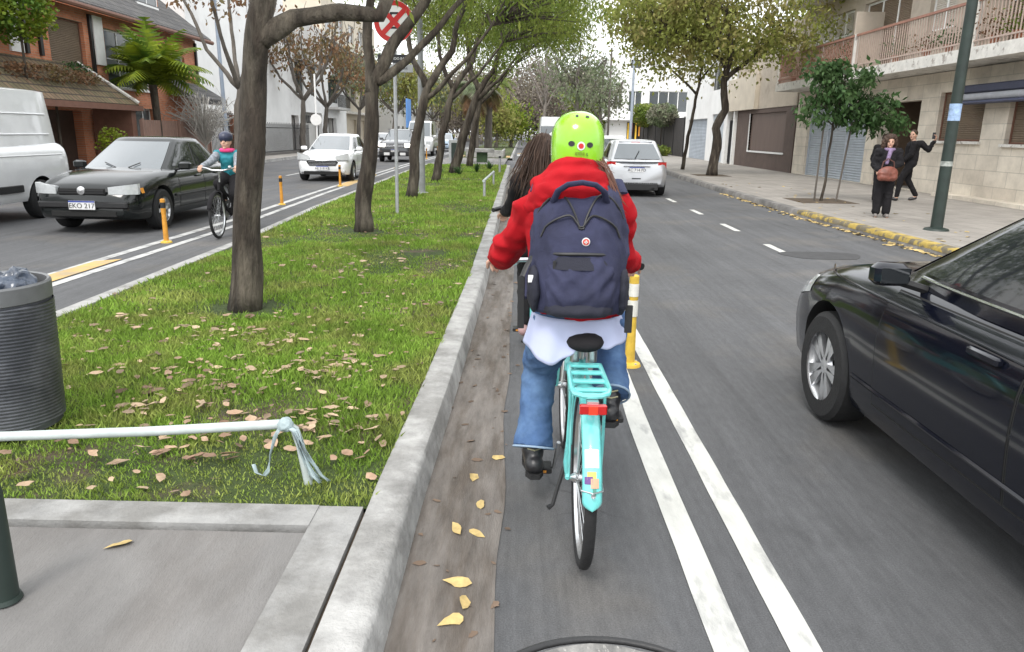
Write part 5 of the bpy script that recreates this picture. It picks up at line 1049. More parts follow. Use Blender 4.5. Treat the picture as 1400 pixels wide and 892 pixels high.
# ------------------------------------------------------------------ people
def V3(*a): return Vector(a)
def hand(mb, w_, d, n, s, grip=.5, k=1.):
    """w_ wrist, d finger direction, n palm normal (palm faces n), s=+1 thumb on the d x n side"""
    d = Vector(d).normalized(); n = (Vector(n)-d*Vector(n).dot(d)).normalized(); sd = d.cross(n)*s; w_ = Vector(w_)
    mb.cap(w_, w_+d*.075*k, .026*k, .030*k)
    for i, (ln, o) in enumerate(((.066, .030), (.076, .011), (.07, -.010), (.055, -.029))):
        b = w_+d*.082*k+sd*o*k; a = grip*1.3; d1 = (d*math.cos(a)+n*math.sin(a)); a2 = grip*2.6; d2 = (d*math.cos(a2)+n*math.sin(a2)); a3 = grip*3.4; d3 = (d*math.cos(a3)+n*math.sin(a3))
        p1 = b+d1*ln*.5*k; p2 = p1+d2*ln*.32*k; p3 = p2+d3*ln*.22*k; mb.cap(b, p1, .0092*k, .0086*k); mb.cap(p1, p2, .0085*k, .008*k); mb.cap(p2, p3, .008*k, .007*k)
    t0 = w_+d*.028*k+sd*.026*k; t1 = t0+(sd*.7+d*.6+n*.3).normalized()*.036*k; t2 = t1+(d*.8+n*(.4+grip)+sd*.15).normalized()*.032*k; mb.cap(t0, t1, .013*k, .0105*k); mb.cap(t1, t2, .0105*k, .0085*k)
def headmb(mb, c, f, k=1.):
    """c head centre, f facing direction (unit)"""
    f = Vector(f).normalized(); up = V3(0, 0, 1); up = (up-f*up.dot(f)).normalized(); sd = f.cross(up); mt = Matrix((sd, f, up)).transposed(); c = Vector(c); q = lambda x, y, z: c+(mt @ V3(x, y, z))*k
    mb.ell(c, (.074*k, .092*k, .105*k), mt, 18, 12); mb.ell(q(0, .02, -.055), (.056*k, .068*k, .065*k), mt); mb.cap(q(0, .088, .012), q(0, .112, -.022), .010*k, .014*k); mb.ell(q(0, .078, -.092), (.022*k, .02*k, .018*k), mt)
    for s in (-1, 1): mb.ell(q(s*.076, -.005, -.01), (.010*k, .02*k, .032*k), mt); mb.ell(q(s*.04, .065, -.03), (.02*k, .02*k, .02*k), mt)
    mb.cap(q(-.02, .083, -.055), q(.02, .083, -.055), .010*k, .010*k); return q
def figure(name, label, base, J, face, hands, group=None, vox=.0075, sk='skin', cat='person', slim=1., k=1.):
    mb = MB(); j = {a: Vector(b) for a, b in J.items()}
    q = headmb(mb, j['head'], face, k); mb.cap(j['neck'], j['head']-V3(0, 0, .05), .052*k, .05*k)
    mb.cap(j['neck'], j['chest'], .06, .12*slim); mb.cap(j['chest'], j['pelvis'], .115*slim, .12*slim)
    for s in 'LR':
        mb.cap(j['chest']+V3(0, 0, .06), j['sh'+s], .08*slim, .048); mb.cap(j['sh'+s], j['el'+s], .046*slim, .036); mb.cap(j['el'+s], j['wr'+s], .037, .026)
        mb.cap(j['pelvis'], j['hip'+s], .11*slim, .09*slim); mb.cap(j['hip'+s], j['kn'+s], .085*slim, .055); mb.cap(j['kn'+s], j['an'+s], .055, .037); mb.cap(j['an'+s]-V3(0, 0, .03), j['to'+s], .036, .03)
        hand(mb, j['wr'+s], *hands[s])
    o = remesh(mb, name, M[sk], None, vox, 2); o.data.transform(Matrix.Translation(-Vector(base))); o.location = base; tag(o, label, cat, group)
    for s in (-1, 1):
        MB().ell(q(s*.031, .080, .006), .0105*k).build('eye', M['eye'], o); MB().cap(q(s*.018, .092, .028), q(s*.046, .080, .027), .0035, .003).build('eyebrow', M['eye'], o)
    MB().cap(q(-.022, .094, -.056), q(.022, .094, -.056), .0045, .0045).build('mouth', M['lip'], o)
    return o, j, q
def cloth(mbs, name, m, p, vox=.011, disp=.006, dsc=9, fold=None, it=3): return remesh(mbs, name, m, p, vox, it, disp, dsc, fold)
def strands(name, m, p, starts, path, n, r=.006, jit=.02):
    mb = MB()
    for i in range(n):
        a = random.choice(starts) if isinstance(starts, list) else starts(); o = V3(random.gauss(0, jit), random.gauss(0, jit), random.gauss(0, jit)); ph = random.uniform(0, 6); pts = []
        for kk, q in enumerate(path):
            t = kk/(len(path)-1); pts.append(Vector(q)+o*(1+t*1.2)+V3(math.sin(ph+t*7)*.012*t, math.cos(ph+t*6)*.01*t, 0))
        mb.tube(pts, [r*.8]+[r]*(len(pts)-2)+[r*.25], 5)
    return mb.build(name, m, p)
M['redcoat'] = mat('red_coat_fabric', (.38, .006, .012), .8, var=.12, scale=5, bump=.25, bscale=300, spec=.2)
M['denim'] = mat('denim', (.07, .13, .26), .9, var=.28, scale=9, bump=.3, bscale=400, col2=(.11, .19, .33), c2scale=4, spec=.2)
M['lavender'] = mat('lavender_shirt', (.46, .50, .68), .85, var=.06, scale=6, spec=.2)
M['blackcloth'] = mat('black_cloth', (.017, .016, .018), .9, var=.2, scale=8, bump=.2, bscale=200, spec=.2)
M['boot'] = mat('black_boot_leather', (.018, .018, .02), .35, var=.2, scale=20, bump=.15, bscale=60)
M['hairbrown'] = mat('brown_hair', (.035, .018, .011), .75, var=.3, scale=12, island=.4, col2=(.06, .032, .019), c2scale=9, stretch=(1, 1, .3))
M['hairred'] = mat('reddish_hair', (.13, .05, .03), .5, var=.3, scale=12, island=.4)
M['lime'] = mat('helmet_lime', (.25, .58, .01), .22, var=.04, scale=4, coat=.8)
M['packnavy'] = mat('backpack_navy', (.034, .037, .078), .75, var=.2, scale=7, bump=.35, bscale=260, col2=(.02, .022, .046), c2scale=3, spec=.3)
M['packdark'] = mat('backpack_dark', (.013, .014, .026), .8, var=.15, scale=7, bump=.3, bscale=260)
M['turq'] = mat('bike_turquoise', (.17, .62, .60), .3, var=.06, scale=8, coat=.7, col2=(.13, .52, .51), c2scale=5)
M['steel'] = mat('bike_steel', (.62, .63, .64), .28, .9, var=.08)

# ---- the rider ahead
BX = .262
def rider():
    J = dict(head=(.22, 3.04, 1.565), neck=(.218, 3.01, 1.42), chest=(.218, 2.98, 1.24), pelvis=(.245, 2.91, .93), shL=(.045, 3.0, 1.335), shR=(.385, 3.0, 1.34), elL=(-.055, 3.17, 1.13), elR=(.432, 3.13, 1.13), wrL=(-.085, 3.35, 1.075), wrR=(.50, 3.37, 1.06),
             hipL=(.165, 2.93, .885), hipR=(.325, 2.94, .885), knL=(.105, 3.25, .60), knR=(.42, 3.33, .79), anL=(.08, 3.09, .262), anR=(.402, 3.03, .535), toL=(.065, 3.25, .20), toR=(.412, 3.19, .475))
    o, j, q = figure('person', 'cyclist in a red hooded coat and lime helmet carrying a big navy backpack', (.25, 2.9, 0), J, (.03, 1, -.05), dict(L=((-.25, 1, -.2), (.3, -.2, -1), 1, .62), R=((.25, 1, -.2), (-.3, -.2, -1), -1, .62)), cat='cyclist', vox=.006, slim=.82)
    # jeans
    mb = MB(); mb.cap(j['pelvis'], j['hipL'], .115, .105); mb.cap(j['pelvis'], j['hipR'], .115, .105)
    for s, fl in (('L', .088), ('R', .082)):
        mb.cap(j['hip'+s], j['kn'+s], .112, .083); e = j['kn'+s].lerp(j['an'+s], .82); mb.cap(j['kn'+s], e, .082, .07)
        d = (j['an'+s]-j['kn'+s]).normalized(); mb.tube([e-d*.06, e, e+d*.07], [.072, .082, fl+.004], 16)
    cloth(mb, 'jeans', M['denim'], o, .011, .009, 9, (1, 1, 1.6))
    for s in 'LR':
        e = j['kn'+s].lerp(j['an'+s], .82); d = (j['an'+s]-j['kn'+s]).normalized(); c = e+d*.07
        ring = []; a = d.cross(V3(1, 0, 0)).normalized(); b_ = d.cross(a)
        MB().tube([c+(a*math.cos(t)+b_*math.sin(t))*(.091 if s == 'L' else .085) for t in [2*PI*k/18 for k in range(18)]], .005, 6, closed=True).build('jeans_hem', mat('denim_hem', (.28, .38, .5), .9), o)
        # lace-up boots
        bt = MB(); an, to = j['an'+s], j['to'+s]; f = (to-an); f.z = 0; f.normalize(); zf = to.z
        heel = V3(an.x, an.y, zf)-f*.055; bt.cap(an+V3(0, 0, .02)+f*.01, an-V3(0, 0, .02)-f*.01, .046, .048); bt.cap(heel+V3(0, 0, .0), V3(an.x, an.y, zf)+f*.13, .043, .042); bt.cap(an, V3(an.x, an.y, zf)+f*.1, .046, .04)
        B = remesh(bt, 'boot', M['boot'], o, .008, 2)
        pr_ = MB(); c0 = V3(an.x, an.y, zf-.052); side = f.cross(V3(0, 0, 1)); poly = [(-.098, .02), (-.098, -.02), (-.06, -.04), (.0, -.032), (.07, -.043), (.14, -.035), (.168, 0), (.14, .035), (.07, .043), (.0, .032), (-.06, .04)]
        vs = [c0+f*u+side*v for u, v in poly]; nn = len(vs); pr_.add([*vs, *[v+V3(0, 0, .022) for v in vs]], [tuple(range(nn-1, -1, -1)), tuple(range(nn, 2*nn))]+[(i, (i+1) % nn, nn+(i+1) % nn, nn+i) for i in range(nn)]); pr_.build('sole', M['rubber'], B, smooth=False)
        lc = MB(); 
        for k in range(4): p = an-f*.045+V3(0, 0, .035-k*.028); lc.tube([p-side*.03-f*.01+f*.02, p-f*.012, p+side*.03+f*.01], .0035, 5)
        lc.build('stitching', mat('boot_thread', (.35, .33, .2), .7), B)
    # lavender shirt tails
    rows = []; 
    for i in range(13):
        v = i/12; row = []
        for k in range(49):
            t = k/48; a = PI*(1.0-t)-PI*0; x = -math.cos(PI*t); back = math.sin(PI*t)
            lft = max(0, -x); drop = .10+.115*v*0; 
            hem = .80-.055*math.exp(-((x+.5)/.33)**2)+.05*math.exp(-((x-.15)/.2)**2)+.02*max(0, x)+.003*math.sin(x*19)
            z = lerp(.925, hem, v); w_ = .172+.028*v+.004*math.sin(x*11+2)*v+.008*v*noise.noise(V3(x*3, v*.8, 4)); row.append((.240+x*w_*1.06-.010*v, 2.93-back*(.166+.032*v+.010*math.sin(x*9+1)*v+.020*v*noise.noise(V3(x*3.5, v*.7, 9)))+.02, z))
        rows.append(row)
    sh = MB().grid(rows).build('shirt', M['lavender'], o); sh.modifiers.new('t', 'SOLIDIFY').thickness = .004
    # coat
    mb = MB(); c = j['chest']; mb.ell(c+V3(0, -.01, .06), (.17, .115, .115)); mb.cap(c+V3(-.09, 0, .05), j['pelvis']+V3(-.065, .01, .04), .105, .108); mb.cap(c+V3(.09, 0, .05), j['pelvis']+V3(.065, .01, .04), .105, .108); mb.cap(c, j['pelvis']+V3(0, .0, .05), .13, .135)
    for s, sg in (('L', -1), ('R', 1)):
        mb.cap(c+V3(sg*.07, 0, .07), j['sh'+s]+V3(0, 0, -.005), .088, .064); mb.cap(j['sh'+s], j['el'+s], .070, .062); w_ = j['wr'+s]; e = j['el'+s]; mb.cap(e, e.lerp(w_, .85), .062, .054); d = (w_-e).normalized(); mb.tube([e.lerp(w_, .7), e.lerp(w_, 1.02)], [.054, .050], 16)
    cloth(mb, 'coat', M['redcoat'], o, .009, .024, 6.5, (1, 1, 1.15), 2)
    # hood: thick collar of cloth behind the neck
    hd = MB(); n = 22
    for (dz, rx, ry, r, sag) in ((.0, .150, .140, .046, .0), (.045, .128, .125, .042, -.01), (.085, .102, .105, .028, -.02), (-.025, .158, .135, .034, .015)):
        pts = []
        for k in range(n):
            t = PI*(-.12)+PI*1.24*k/(n-1); x = -math.cos(t); yb = math.sin(t); pts.append((.205+x*rx-.006, 2.985-yb*ry, 1.405+dz-sag*max(0, yb)-.035*abs(x)**3))
        hd.tube(pts, [r*(.7+.3*math.sin(PI*k/(n-1))) for k in range(n)], 12)
    hd.cap((.075, 2.93, 1.40), (.14, 2.88, 1.42), .04, .05)
    hd.ell((.195, 2.90, 1.355), (.12, .05, .06))
    cloth(hd, 'hood', M['redcoat'], o, .008, .016, 8, (1, 1, 1.4), 2)
    # helmet (skate style)
    hc = V3(.221, 3.02, 1.588); rows = []; K = 15; Nn = 40
    for i in range(K+1):
        ph = (PI/2)*i/K*1.0; row = []
        for k in range(Nn+1):
            t = 2*PI*k/Nn; sq = abs(math.cos(t))**2.3+abs(math.sin(t))**2.3; rr = sq**(-1/2.3); x, y = math.cos(t)*rr*.104, math.sin(t)*rr*.133; h_ = math.sin(ph)**.9; wv = math.sin(ph)**.84
            row.append((hc.x+x*wv, hc.y+y*wv, hc.z+.118*math.cos(ph)**.85))
        rows.append(row)
    for dz, sc_ in ((-.04, 1.0), (-.075, .985), (-.098, .965)):
        rows.append([(hc.x+(p[0]-hc.x)*sc_, hc.y+(p[1]-hc.y)*sc_, hc.z+dz*(1 if p[1] < hc.y+.03 else .5)) for p in rows[K]])
    hm = MB().grid(rows).build('helmet', M['lime'], o, angle=80)
    MB().tube([Vector(p) for p in rows[-1][:-1]], .0035, 6, closed=True).build('helmet_edge', M['black'], hm)
    def hp(ax, dz, off=.002):   # point on the helmet's back at azimuth ax (0 = straight back)
        t = -PI/2+ax; sq = abs(math.cos(t))**2.3+abs(math.sin(t))**2.3; rr = sq**(-1/2.3); 
        wv = 1 if dz <= 0 else math.sin(math.acos(min(1, (dz/.118))**(1/.85)))**.84
        return V3(hc.x+math.cos(t)*rr*(.104)*wv*(1+off*9), hc.y+math.sin(t)*rr*.133*wv*(1+off*7), hc.z+dz)
    def disc(nm, m, ax, dz, rx, rz, off=.002, nn=18):
        mb = MB(); c_ = hp(ax, dz, off); vs = [c_]+[hp(ax+rx*math.cos(t)/.12, dz+rz*math.sin(t), off) for t in [2*PI*k/nn for k in range(nn)]]; mb.add(vs, [(0, 1+k, 1+(k+1) % nn) for k in range(nn)]); return mb.build(nm, m, hm)
    disc('vent_hole', M['ink'], -.30, -.004, .014, .010); disc('vent_hole', M['ink'], .36, -.008, .014, .010); disc('vent_hole', M['ink'], -.17, .098, .010, .005); disc('vent_hole', M['ink'], .38, .096, .012, .004, .006)
    disc('sticker', M['plate'], .04, -.012, .017, .016, .003, 4+14); disc('sticker_mark', M['red'], .04, -.012, .011, .010, .005, 12)
    text('helmet_print', 'KIDS', .018, mat('print_olive', (.15, .2, .01), .6), hm, hp(.0, -.040, .004), Matrix.Rotation(PI/2, 3, 'X')); text('helmet_size', 'S', .016, M['ink'], hm, hp(.25, -.044, .006), Matrix.Rotation(.2, 3, 'Z') @ Matrix.Rotation(PI/2, 3, 'X'))
    for s in (-1, 1): MB().tube([hc+V3(s*.105, .02, -.05), hc+V3(s*.09, .05, -.13), hc+V3(0, .07, -.165)], .006, 5, squash=.4).build('chin_strap', M['black'], hm)
    # hair
    strands('hair', M['hairred'], o, [0], [(.295, 2.96, 1.52), (.318, 2.93, 1.47), (.335, 2.905, 1.42), (.345, 2.90, 1.37), (.355, 2.905, 1.34)], 150, .002, .010)
    strands('hair', M['hairred'], o, [0], [(.26, 2.94, 1.52), (.28, 2.915, 1.50), (.30, 2.905, 1.475)], 70, .002, .009)
    return o
rd = rider()
# ---- backpack (worn by the rider, a thing of its own)
bp = root('backpack', (.225, 2.8, .93), 'large navy blue backpack with black zips on the red coated cyclist', 'backpack')
def bpt(cx, x, v, off=0, d=.0, w_=.2, dep=.165, z0=.925, h=.53, top=.42):
    """front surface of the pack: x -1..1, v 0..1"""
    e = max(0, 1-abs(2*v-1)**6)**.4; ww = w_*(1-.30*max(0, v-.5)**1.6*2.2)*(.86+.14*e) ; bul = (1-abs(x)**3.2)**.5*e
    lean = .13*v; sagb = .03*math.sin(PI*v)
    return V3(.228+x*ww, 2.855+lean*.9-(dep*(.72+.28*(1-v))*bul+sagb*bul)-off-d*bul, z0+h*v)
def packshell(name, m, w_, dep, z0, h, dd, parent, disp=.010, ridges=None):
    mb = MB(); rows = []
    for i in range(25):
        v = i/24; row = []
        for k in range(33): x = -1+2*k/32; row.append(bpt(0, x, v, 0, dd, w_, dep, z0, h))
        for k in range(1, 16): x = 1-2*k/16; p = bpt(0, x, v, 0, 0, w_, 0, z0, h); row.append((p.x, p.y+.03*(1-x*x)+.012, p.z))
        row.append(row[0]); rows.append(row)
    mb.grid(rows); n = len(rows[0]); mb.add([Vector(p) for p in rows[0][:-1]], [tuple(range(n-1))]); mb.add([Vector(p) for p in rows[-1][:-1]], [tuple(range(n-1))])
    for (xa, va, xb, vb, rr) in (ridges or ()): mb.tube([bpt(0, lerp(xa, xb, q/9)+.05*math.sin(q*.5), lerp(va, vb, q/9), -.002, dd, w_, dep, z0, h) for q in range(10)], [rr*math.sin(PI*(q+1)/11)+.002 for q in range(10)], 8)
    return remesh(mb, name, m, parent, .008, 4, disp, 9, (1, 1, .7))
packshell('pack_body', M['packnavy'], .188, .175, .935, .53, 0, bp, .011, [(-.95, .75, -.9, .3, .012), (.95, .75, .92, .3, .012), (-.75, .9, -.1, .83, .009), (.75, .9, .1, .83, .009)])
packshell('front_pocket', M['packnavy'], .158, .215, .945, .375, 0, bp, .014, [(-.85, .58, -.05, .2, .012), (.85, .58, .05, .2, .012), (-.9, .42, -.25, .12, .010), (.9, .42, .25, .1, .010), (-.5, .62, -.1, .34, .008), (.45, .62, .12, .34, .008)])
packshell('lower_pocket', M['packdark'], .150, .232, .95, .17, 0, bp, .008)
def zipper(name, f, n=24, r=.0042, m='black'): return MB().tube([f(i/(n-1)) for i in range(n)], r, 6).build(name, M[m], bp)
zb = lambda x, z, dep=.175, w_=.188, z0=.935, h=.53, off=.008: bpt(0, x, (z-z0)/h, off, 0, w_, dep, z0, h)
zipper('zip', lambda t: zb(-.93+.93*t, 1.31+.105*math.sin(PI*min(1, t*1.05))**.7-.03*t)); zipper('zip', lambda t: zb(.93-.93*t, 1.31+.105*math.sin(PI*min(1, t*1.05))**.7-.03*t))
zipper('zip', lambda t: zb(-.8+1.6*t, 1.245+.09*math.sin(PI*t)**.45-.05*math.exp(-((t-.5)/.09)**2), off=.010))
fp = lambda x, z, off=.008: bpt(0, x, (z-.945)/.375, off, 0, .158, .215, .945, .375)
zipper('zip', lambda t: fp(-.9+1.8*t, 1.215+.075*math.sin(PI*t)**.4)); zipper('zip', lambda t: fp(-.85+1.7*t, 1.185+.006*math.sin(PI*t)), r=.007)
band = MB(); band.grid([[fp(-.84+1.68*k/16, z, .006) for k in range(17)] for z in (1.135, 1.15, 1.165, 1.18)]); band.build('zip_band', M['packdark'], bp)
p = fp(-.62, 1.165, .016); MB().rbox(p.x-.006, p.x+.006, p.y-.004, p.y+.004, p.z-.04, p.z, .002).build('zip_pull', M['black'], bp)
p = fp(.12, 1.235, .024); g = MB().lathe([(.001, -.004), (.012, -.003), (.013, .004)], 16, 'Y', p).build('badge', mat('badge_red', (.6, .07, .05), .4), bp); MB().lathe([(.0125, -.003), (.015, -.002), (.0155, .004)], 16, 'Y', p).build('badge_ring', M['plate'], g)
for a in (0, PI/2): MB().box(p.x-(.007 if a else .0018), p.x+(.007 if a else .0018), p.y-.0062, p.y-.004, p.z-(.0018 if a else .007), p.z+(.0018 if a else .007)).build('badge_cross', M['plate'], g, smooth=False)
MB().tube([V3(.125, 2.825, 1.375), V3(.14, 2.79, 1.415), V3(.175, 2.77, 1.44), V3(.225, 2.765, 1.448), V3(.275, 2.77, 1.44), V3(.31, 2.79, 1.415), V3(.325, 2.825, 1.375)], .014, 10, squash=.7).build('carry_handle', M['packnavy'], bp)
for s in (-1, 1):
    x = .228+s*.188
    pk = MB(); pk.ell((x-s*.022, 2.82, 1.04), (.030, .085, .10)); remesh(pk, 'side_pocket', M['packdark'], bp, .008, 3, .005, 12)
    MB().tube([(x-s*.02, 2.93, 1.40), (x-s*.035, 2.99, 1.445), (x-s*.06, 3.06, 1.42), (x-s*.07, 3.12, 1.32), (x-s*.05, 3.11, 1.18), (x-s*.0, 3.0, 1.05), (x, 2.88, .99)], .024, 8, squash=.3).build('shoulder_strap', M['packnavy'], bp)
for (x0, x1, za, zb_, y) in ((.012, .010, 1.09, .885, 2.80), (.425, .43, .985, .875, 2.80)):
    MB().rbox(min(x0, x1)-.012, max(x0, x1)+.012, y-.004, y+.003, zb_, za, .002).build('hanging_strap', M['black'], bp)
MB().tube([(.012, 2.80, 1.09), (.03, 2.82, 1.13), (.05, 2.85, 1.16)], .012, 8, squash=.3).build('hanging_strap', M['black'], bp)
MB().rbox(.035, .055, 2.752, 2.757, 1.075, 1.105, .002).build('fabric_tag', M['plate'], bp); 
# ---- turquoise bicycle
def bicycle(name, label, loc, rz, paint_, wr=.34, grp=None, rack=True, main=False, cat='bicycle', wb=1.09, steer=0.):
    r = root(name, (0, 0, 0), label, cat, grp); X = 0; ry, fy = 0., wb; pm = M[paint_]
    for y in (ry, fy):
        t = MB().tube([(0, y+math.cos(a)*(wr-.022), wr+math.sin(a)*(wr-.022)) for a in [2*PI*k/40 for k in range(40)]], .022, 10, closed=True).build('tyre', M['rubber'], r); t.name = 'wheel'
        MB().lathe([(wr-.045, -.013), (wr-.034, -.014), (wr-.034, .014), (wr-.045, .013), (wr-.055, 0), (wr-.045, -.013)], 40, 'X', (0, y, wr)).build('rim', M['steel'], t)
        sp_ = MB()
        for k in range(28): a = 2*PI*k/28; sd = .022 if k % 2 else -.022; sp_.tube([(sd, y+math.cos(a+.5)*.02, wr+math.sin(a+.5)*.02), (0, y+math.cos(a)*(wr-.05), wr+math.sin(a)*(wr-.05))], .0014, 4, cap=False)
        sp_.build('spokes', M['steel'], t); MB().lathe([(.01, -.05), (.022, -.03), (.014, -.02), (.014, .02), (.022, .03), (.01, .05)], 12, 'X', (0, y, wr), cap=True).build('hub', M['steel'], t)
        a0, a1 = (R_(48), R_(172)) if y == ry else (R_(20), R_(150)); rows = []
        for i in range(34):
            a = lerp(a0, a1, min(1, (i/25) if i < 23 else lerp(23/25, 1, ((i-23)/10)**.6))); row = []
            tp = math.sqrt(max(.01, 1-max(0, 1-(a1-a)*(wr+.028)/.034)**2)) if y == ry else 1
            for k in range(9): u = -1+k/4; rr = wr+.028-.016*u*u; row.append((u*.034*tp, y+math.cos(a)*rr, wr+math.sin(a)*rr))
            rows.append(row)
        fd = MB().grid(rows).build('mudguard', pm, r, angle=80); fd.modifiers.new('t', 'SOLIDIFY').thickness = .002
        if y == ry:
            MB().tube([(-.05, ry, wr), (-.045, ry-.2, wr+.09), (-.036, ry-.335, wr+.115), (0, ry-.362, wr+.118), (.036, ry-.335, wr+.115), (.045, ry-.2, wr+.09), (.05, ry, wr)], .0028, 6).build('mudguard_stay', M['steel'], fd)
            if main:
                def onf(a, u, off=.002): rr = wr+.028-.016*u*u+off; return (u*.034, y+math.cos(a)*rr, wr+math.sin(a)*rr)
                MB().grid([[onf(R_(a), u, .002+.0004*k) for k, u in enumerate((-.75, -.3, .2, .65))] for a in (139, 141.5, 144, 147, 149)]).build('sticker', M['plate'], fd)
                MB().grid([[onf(R_(a), u, .003) for u in (-.55, -.1, .35)] for a in (151, 153, 155)]).build('sticker', mat('sticker_yellow', (.75, .5, .12), .5), fd)
                MB().grid([[onf(R_(a), u, .0035) for u in (-.8, -.4, 0)] for a in (153.5, 155.5, 157.5)]).build('sticker', mat('sticker_violet', (.13, .06, .22), .5), fd)
                MB().grid([[onf(R_(a), u, .004) for u in (-.2, .2, .6)] for a in (154.5, 157, 159.5)]).build('sticker', mat('sticker_skin', (.65, .35, .22), .5), fd)
                MB().grid([[onf(R_(a), u, .0028) for u in (0, .2, .35)] for a in (159, 161, 163.5)]).build('sticker', mat('sticker_green', (.08, .25, .2), .5), fd)
                MB().lathe([(.001, .008), (.007, .007), (.008, 0)], 10, 'Y', (0, ry-.372, wr+.112)).build('bolt', M['steel'], fd)
    bb = V3(0, ry+.45, .29); st = V3(0, ry+.27, .74); ht = V3(0, fy-.19, .80); hb = V3(0, fy-.16, .66)
    f = MB(); f.tube([bb, st], .017, 10); f.tube([hb, hb.lerp(bb, .5)+V3(0, -.03, -.07), bb], .021, 10); f.tube([ht-V3(0, 0, .03), ht.lerp(st, .55)+V3(0, 0, -.17), bb.lerp(st, .38)], .015, 10); f.tube([ht+V3(0, -.01, .02), hb-V3(0, 0, .03)], .023, 12)
    for s in (-1, 1): f.tube([bb+V3(s*.03, 0, 0), (s*.055, ry+.2, .31), (s*.06, ry, wr)], .010, 8); f.tube([st+V3(s*.015, 0, -.03), (s*.05, ry+.12, wr+.22), (s*.06, ry, wr)], .009, 8)
    f.build('frame', pm, r, angle=60)
    fk = MB(); fk.tube([ht, (0, fy-.14, .70)], .018, 8); [fk.tube([(s*.0, fy-.145, .70), (s*.045, fy-.13, .66), (s*.05, fy-.06, .5), (s*.052, fy, wr)], .012, 8) for s in (-1, 1)]; fk.build('fork', pm, r)
    MB().tube([st-V3(0, -.02, .05), st+V3(0, -.035, .08)], .0125, 10).build('seat_post', M['steel'], r)
    sd = MB(); sd.cap((0, ry+.15, .845), (0, ry+.24, .84), .075, .06); sd.cap((0, ry+.24, .84), (0, ry+.40, .835), .045, .022); S_ = remesh(sd, 'saddle', M['blackcloth'], r, .009, 3)
    for v in S_.data.vertices: v.co.z = .835+(v.co.z-.835)*(.55 if v.co.z > .835 else .5)
    for s in (-1, 1): MB().lathe([(.004, .78), (.018, .775), (.018, .72), (.004, .715)], 10, c=(s*.035, ry+.19, .03)).build('saddle_spring', M['steel'], r)
    hy = fy-.20; hz = 1.0
    MB().tube([ht+V3(0, 0, -.05), (0, hy-.015, .94), (0, hy+.02, hz)], .0125, 10).build('stem', M['steel'], r)
    hq = 1 if main else 1.2
    hbm = MB().tube([(-.36, hy-.16, hz+.035), (-.30, hy-.08, hz+.045), (-.2, hy+.03, hz+.03), (-.08, hy+.04, hz), (.08, hy+.04, hz), (.17, hy+.03, hz+.03), (.25*hq+.01, hy-.06, hz+.045), (.30*hq, hy-.13, hz+.035)], .0115, 10).build('handlebar', M['steel'], r)
    for s in (-1, 1):
        MB().tube([(-.365, hy-.17, hz+.034), (-.305, hy-.09, hz+.044)] if s < 0 else [(.302*hq, hy-.135, hz+.034), (.25*hq+.008, hy-.06, hz+.045)], .017, 10).build('grip', M['black'], hbm); MB().tube([(s*.26, hy-.04, hz+.035), (s*.27, hy-.01, hz+.02), (s*(.34 if s < 0 else .29), hy-.08, hz+.012)], .006, 6).build('brake_lever', M['steel'], hbm)
    MB().tube([(-.25, hy, hz+.04), (-.12, hy+.1, hz+.02), (0, hy+.08, .85), (0, fy-.1, .72)], .0035, 6).build('cable', M['black'], hbm)
    MB().lathe([(.001, .03), (.02, .024), (.027, .005), (.027, 0)], 12, c=(-.18, hy+.03, hz+.045)).build('bell', M['steel'], hbm)
    cr = MB().lathe([(.001, .0), (.085, .0), (.09, .004), (.085, .008), (.001, .008)], 26, 'X', (.05, bb.y, bb.z)).build('chainring', M['steel'], r)
    cg = MB(); cg.prism([(ry-.03, .30), (ry-.03, .38), (ry+.3, .385), (bb.y+.10, .37), (bb.y+.13, .29), (bb.y+.08, .2), (ry+.25, .25)], .062, .068, 'YZ'); cg.build('chain_guard', pm, r)
    ca = R_(200) if main else R_(250)
    for s in (-1, 1):
        d = V3(0, math.cos(ca), math.sin(ca)) if False else (V3(0, .07, -.155) if s < 0 else V3(0, -.07, .155)); e = bb+V3(s*.085, 0, 0)+d
        MB().tube([bb+V3(s*.07, 0, 0), e], .009, 8).build('crank', M['steel'], r); pc = e+V3(s*.06, 0, 0)
        pd = MB().rbox(pc.x-.05, pc.x+.05, pc.y-.045, pc.y+.045, pc.z-.013, pc.z+.013, .004).build('pedal', M['black'], r); MB().box(pc.x-.025, pc.x+.025, pc.y-.0475, pc.y-.045, pc.z-.006, pc.z+.006).build('pedal_reflector', M['amber'], pd, smooth=False)
    MB().tube([(-.06, ry+.18, .30), (-.085, ry+.16, .22), (-.105, ry+.14, .15), (-.125, ry+.13, .14)], [.009, .008, .008, .011], 8).build('kickstand', M['black'], r)
    if rack:
        z = .745; rk_ = MB(); y0, y1 = ry-.20, ry+.15
        pts = [(-.062, y1, z), (-.066, y0+.07, z), (-.055, y0+.02, z), (-.03, y0, z), (.03, y0, z), (.055, y0+.02, z), (.066, y0+.07, z), (.062, y1, z)]
        rk_.tube(pts, .0105, 8, closed=True)
        for y in (y0+.055, y0+.15, y0+.25, y1-.01): rk_.rbox(-.058, .058, y-.017, y+.017, z-.003, z+.009, .003)
        for s in (-1, 1): rk_.tube([(s*.062, ry-.05, z), (s*.066, ry-.02, .5), (s*.065, ry, wr+.02)], .006, 6)
        rk_.tube([(0, y1, z), (0, st.y, st.z-.03)], .01, 6); R__ = rk_.build('rear_rack', pm, r)
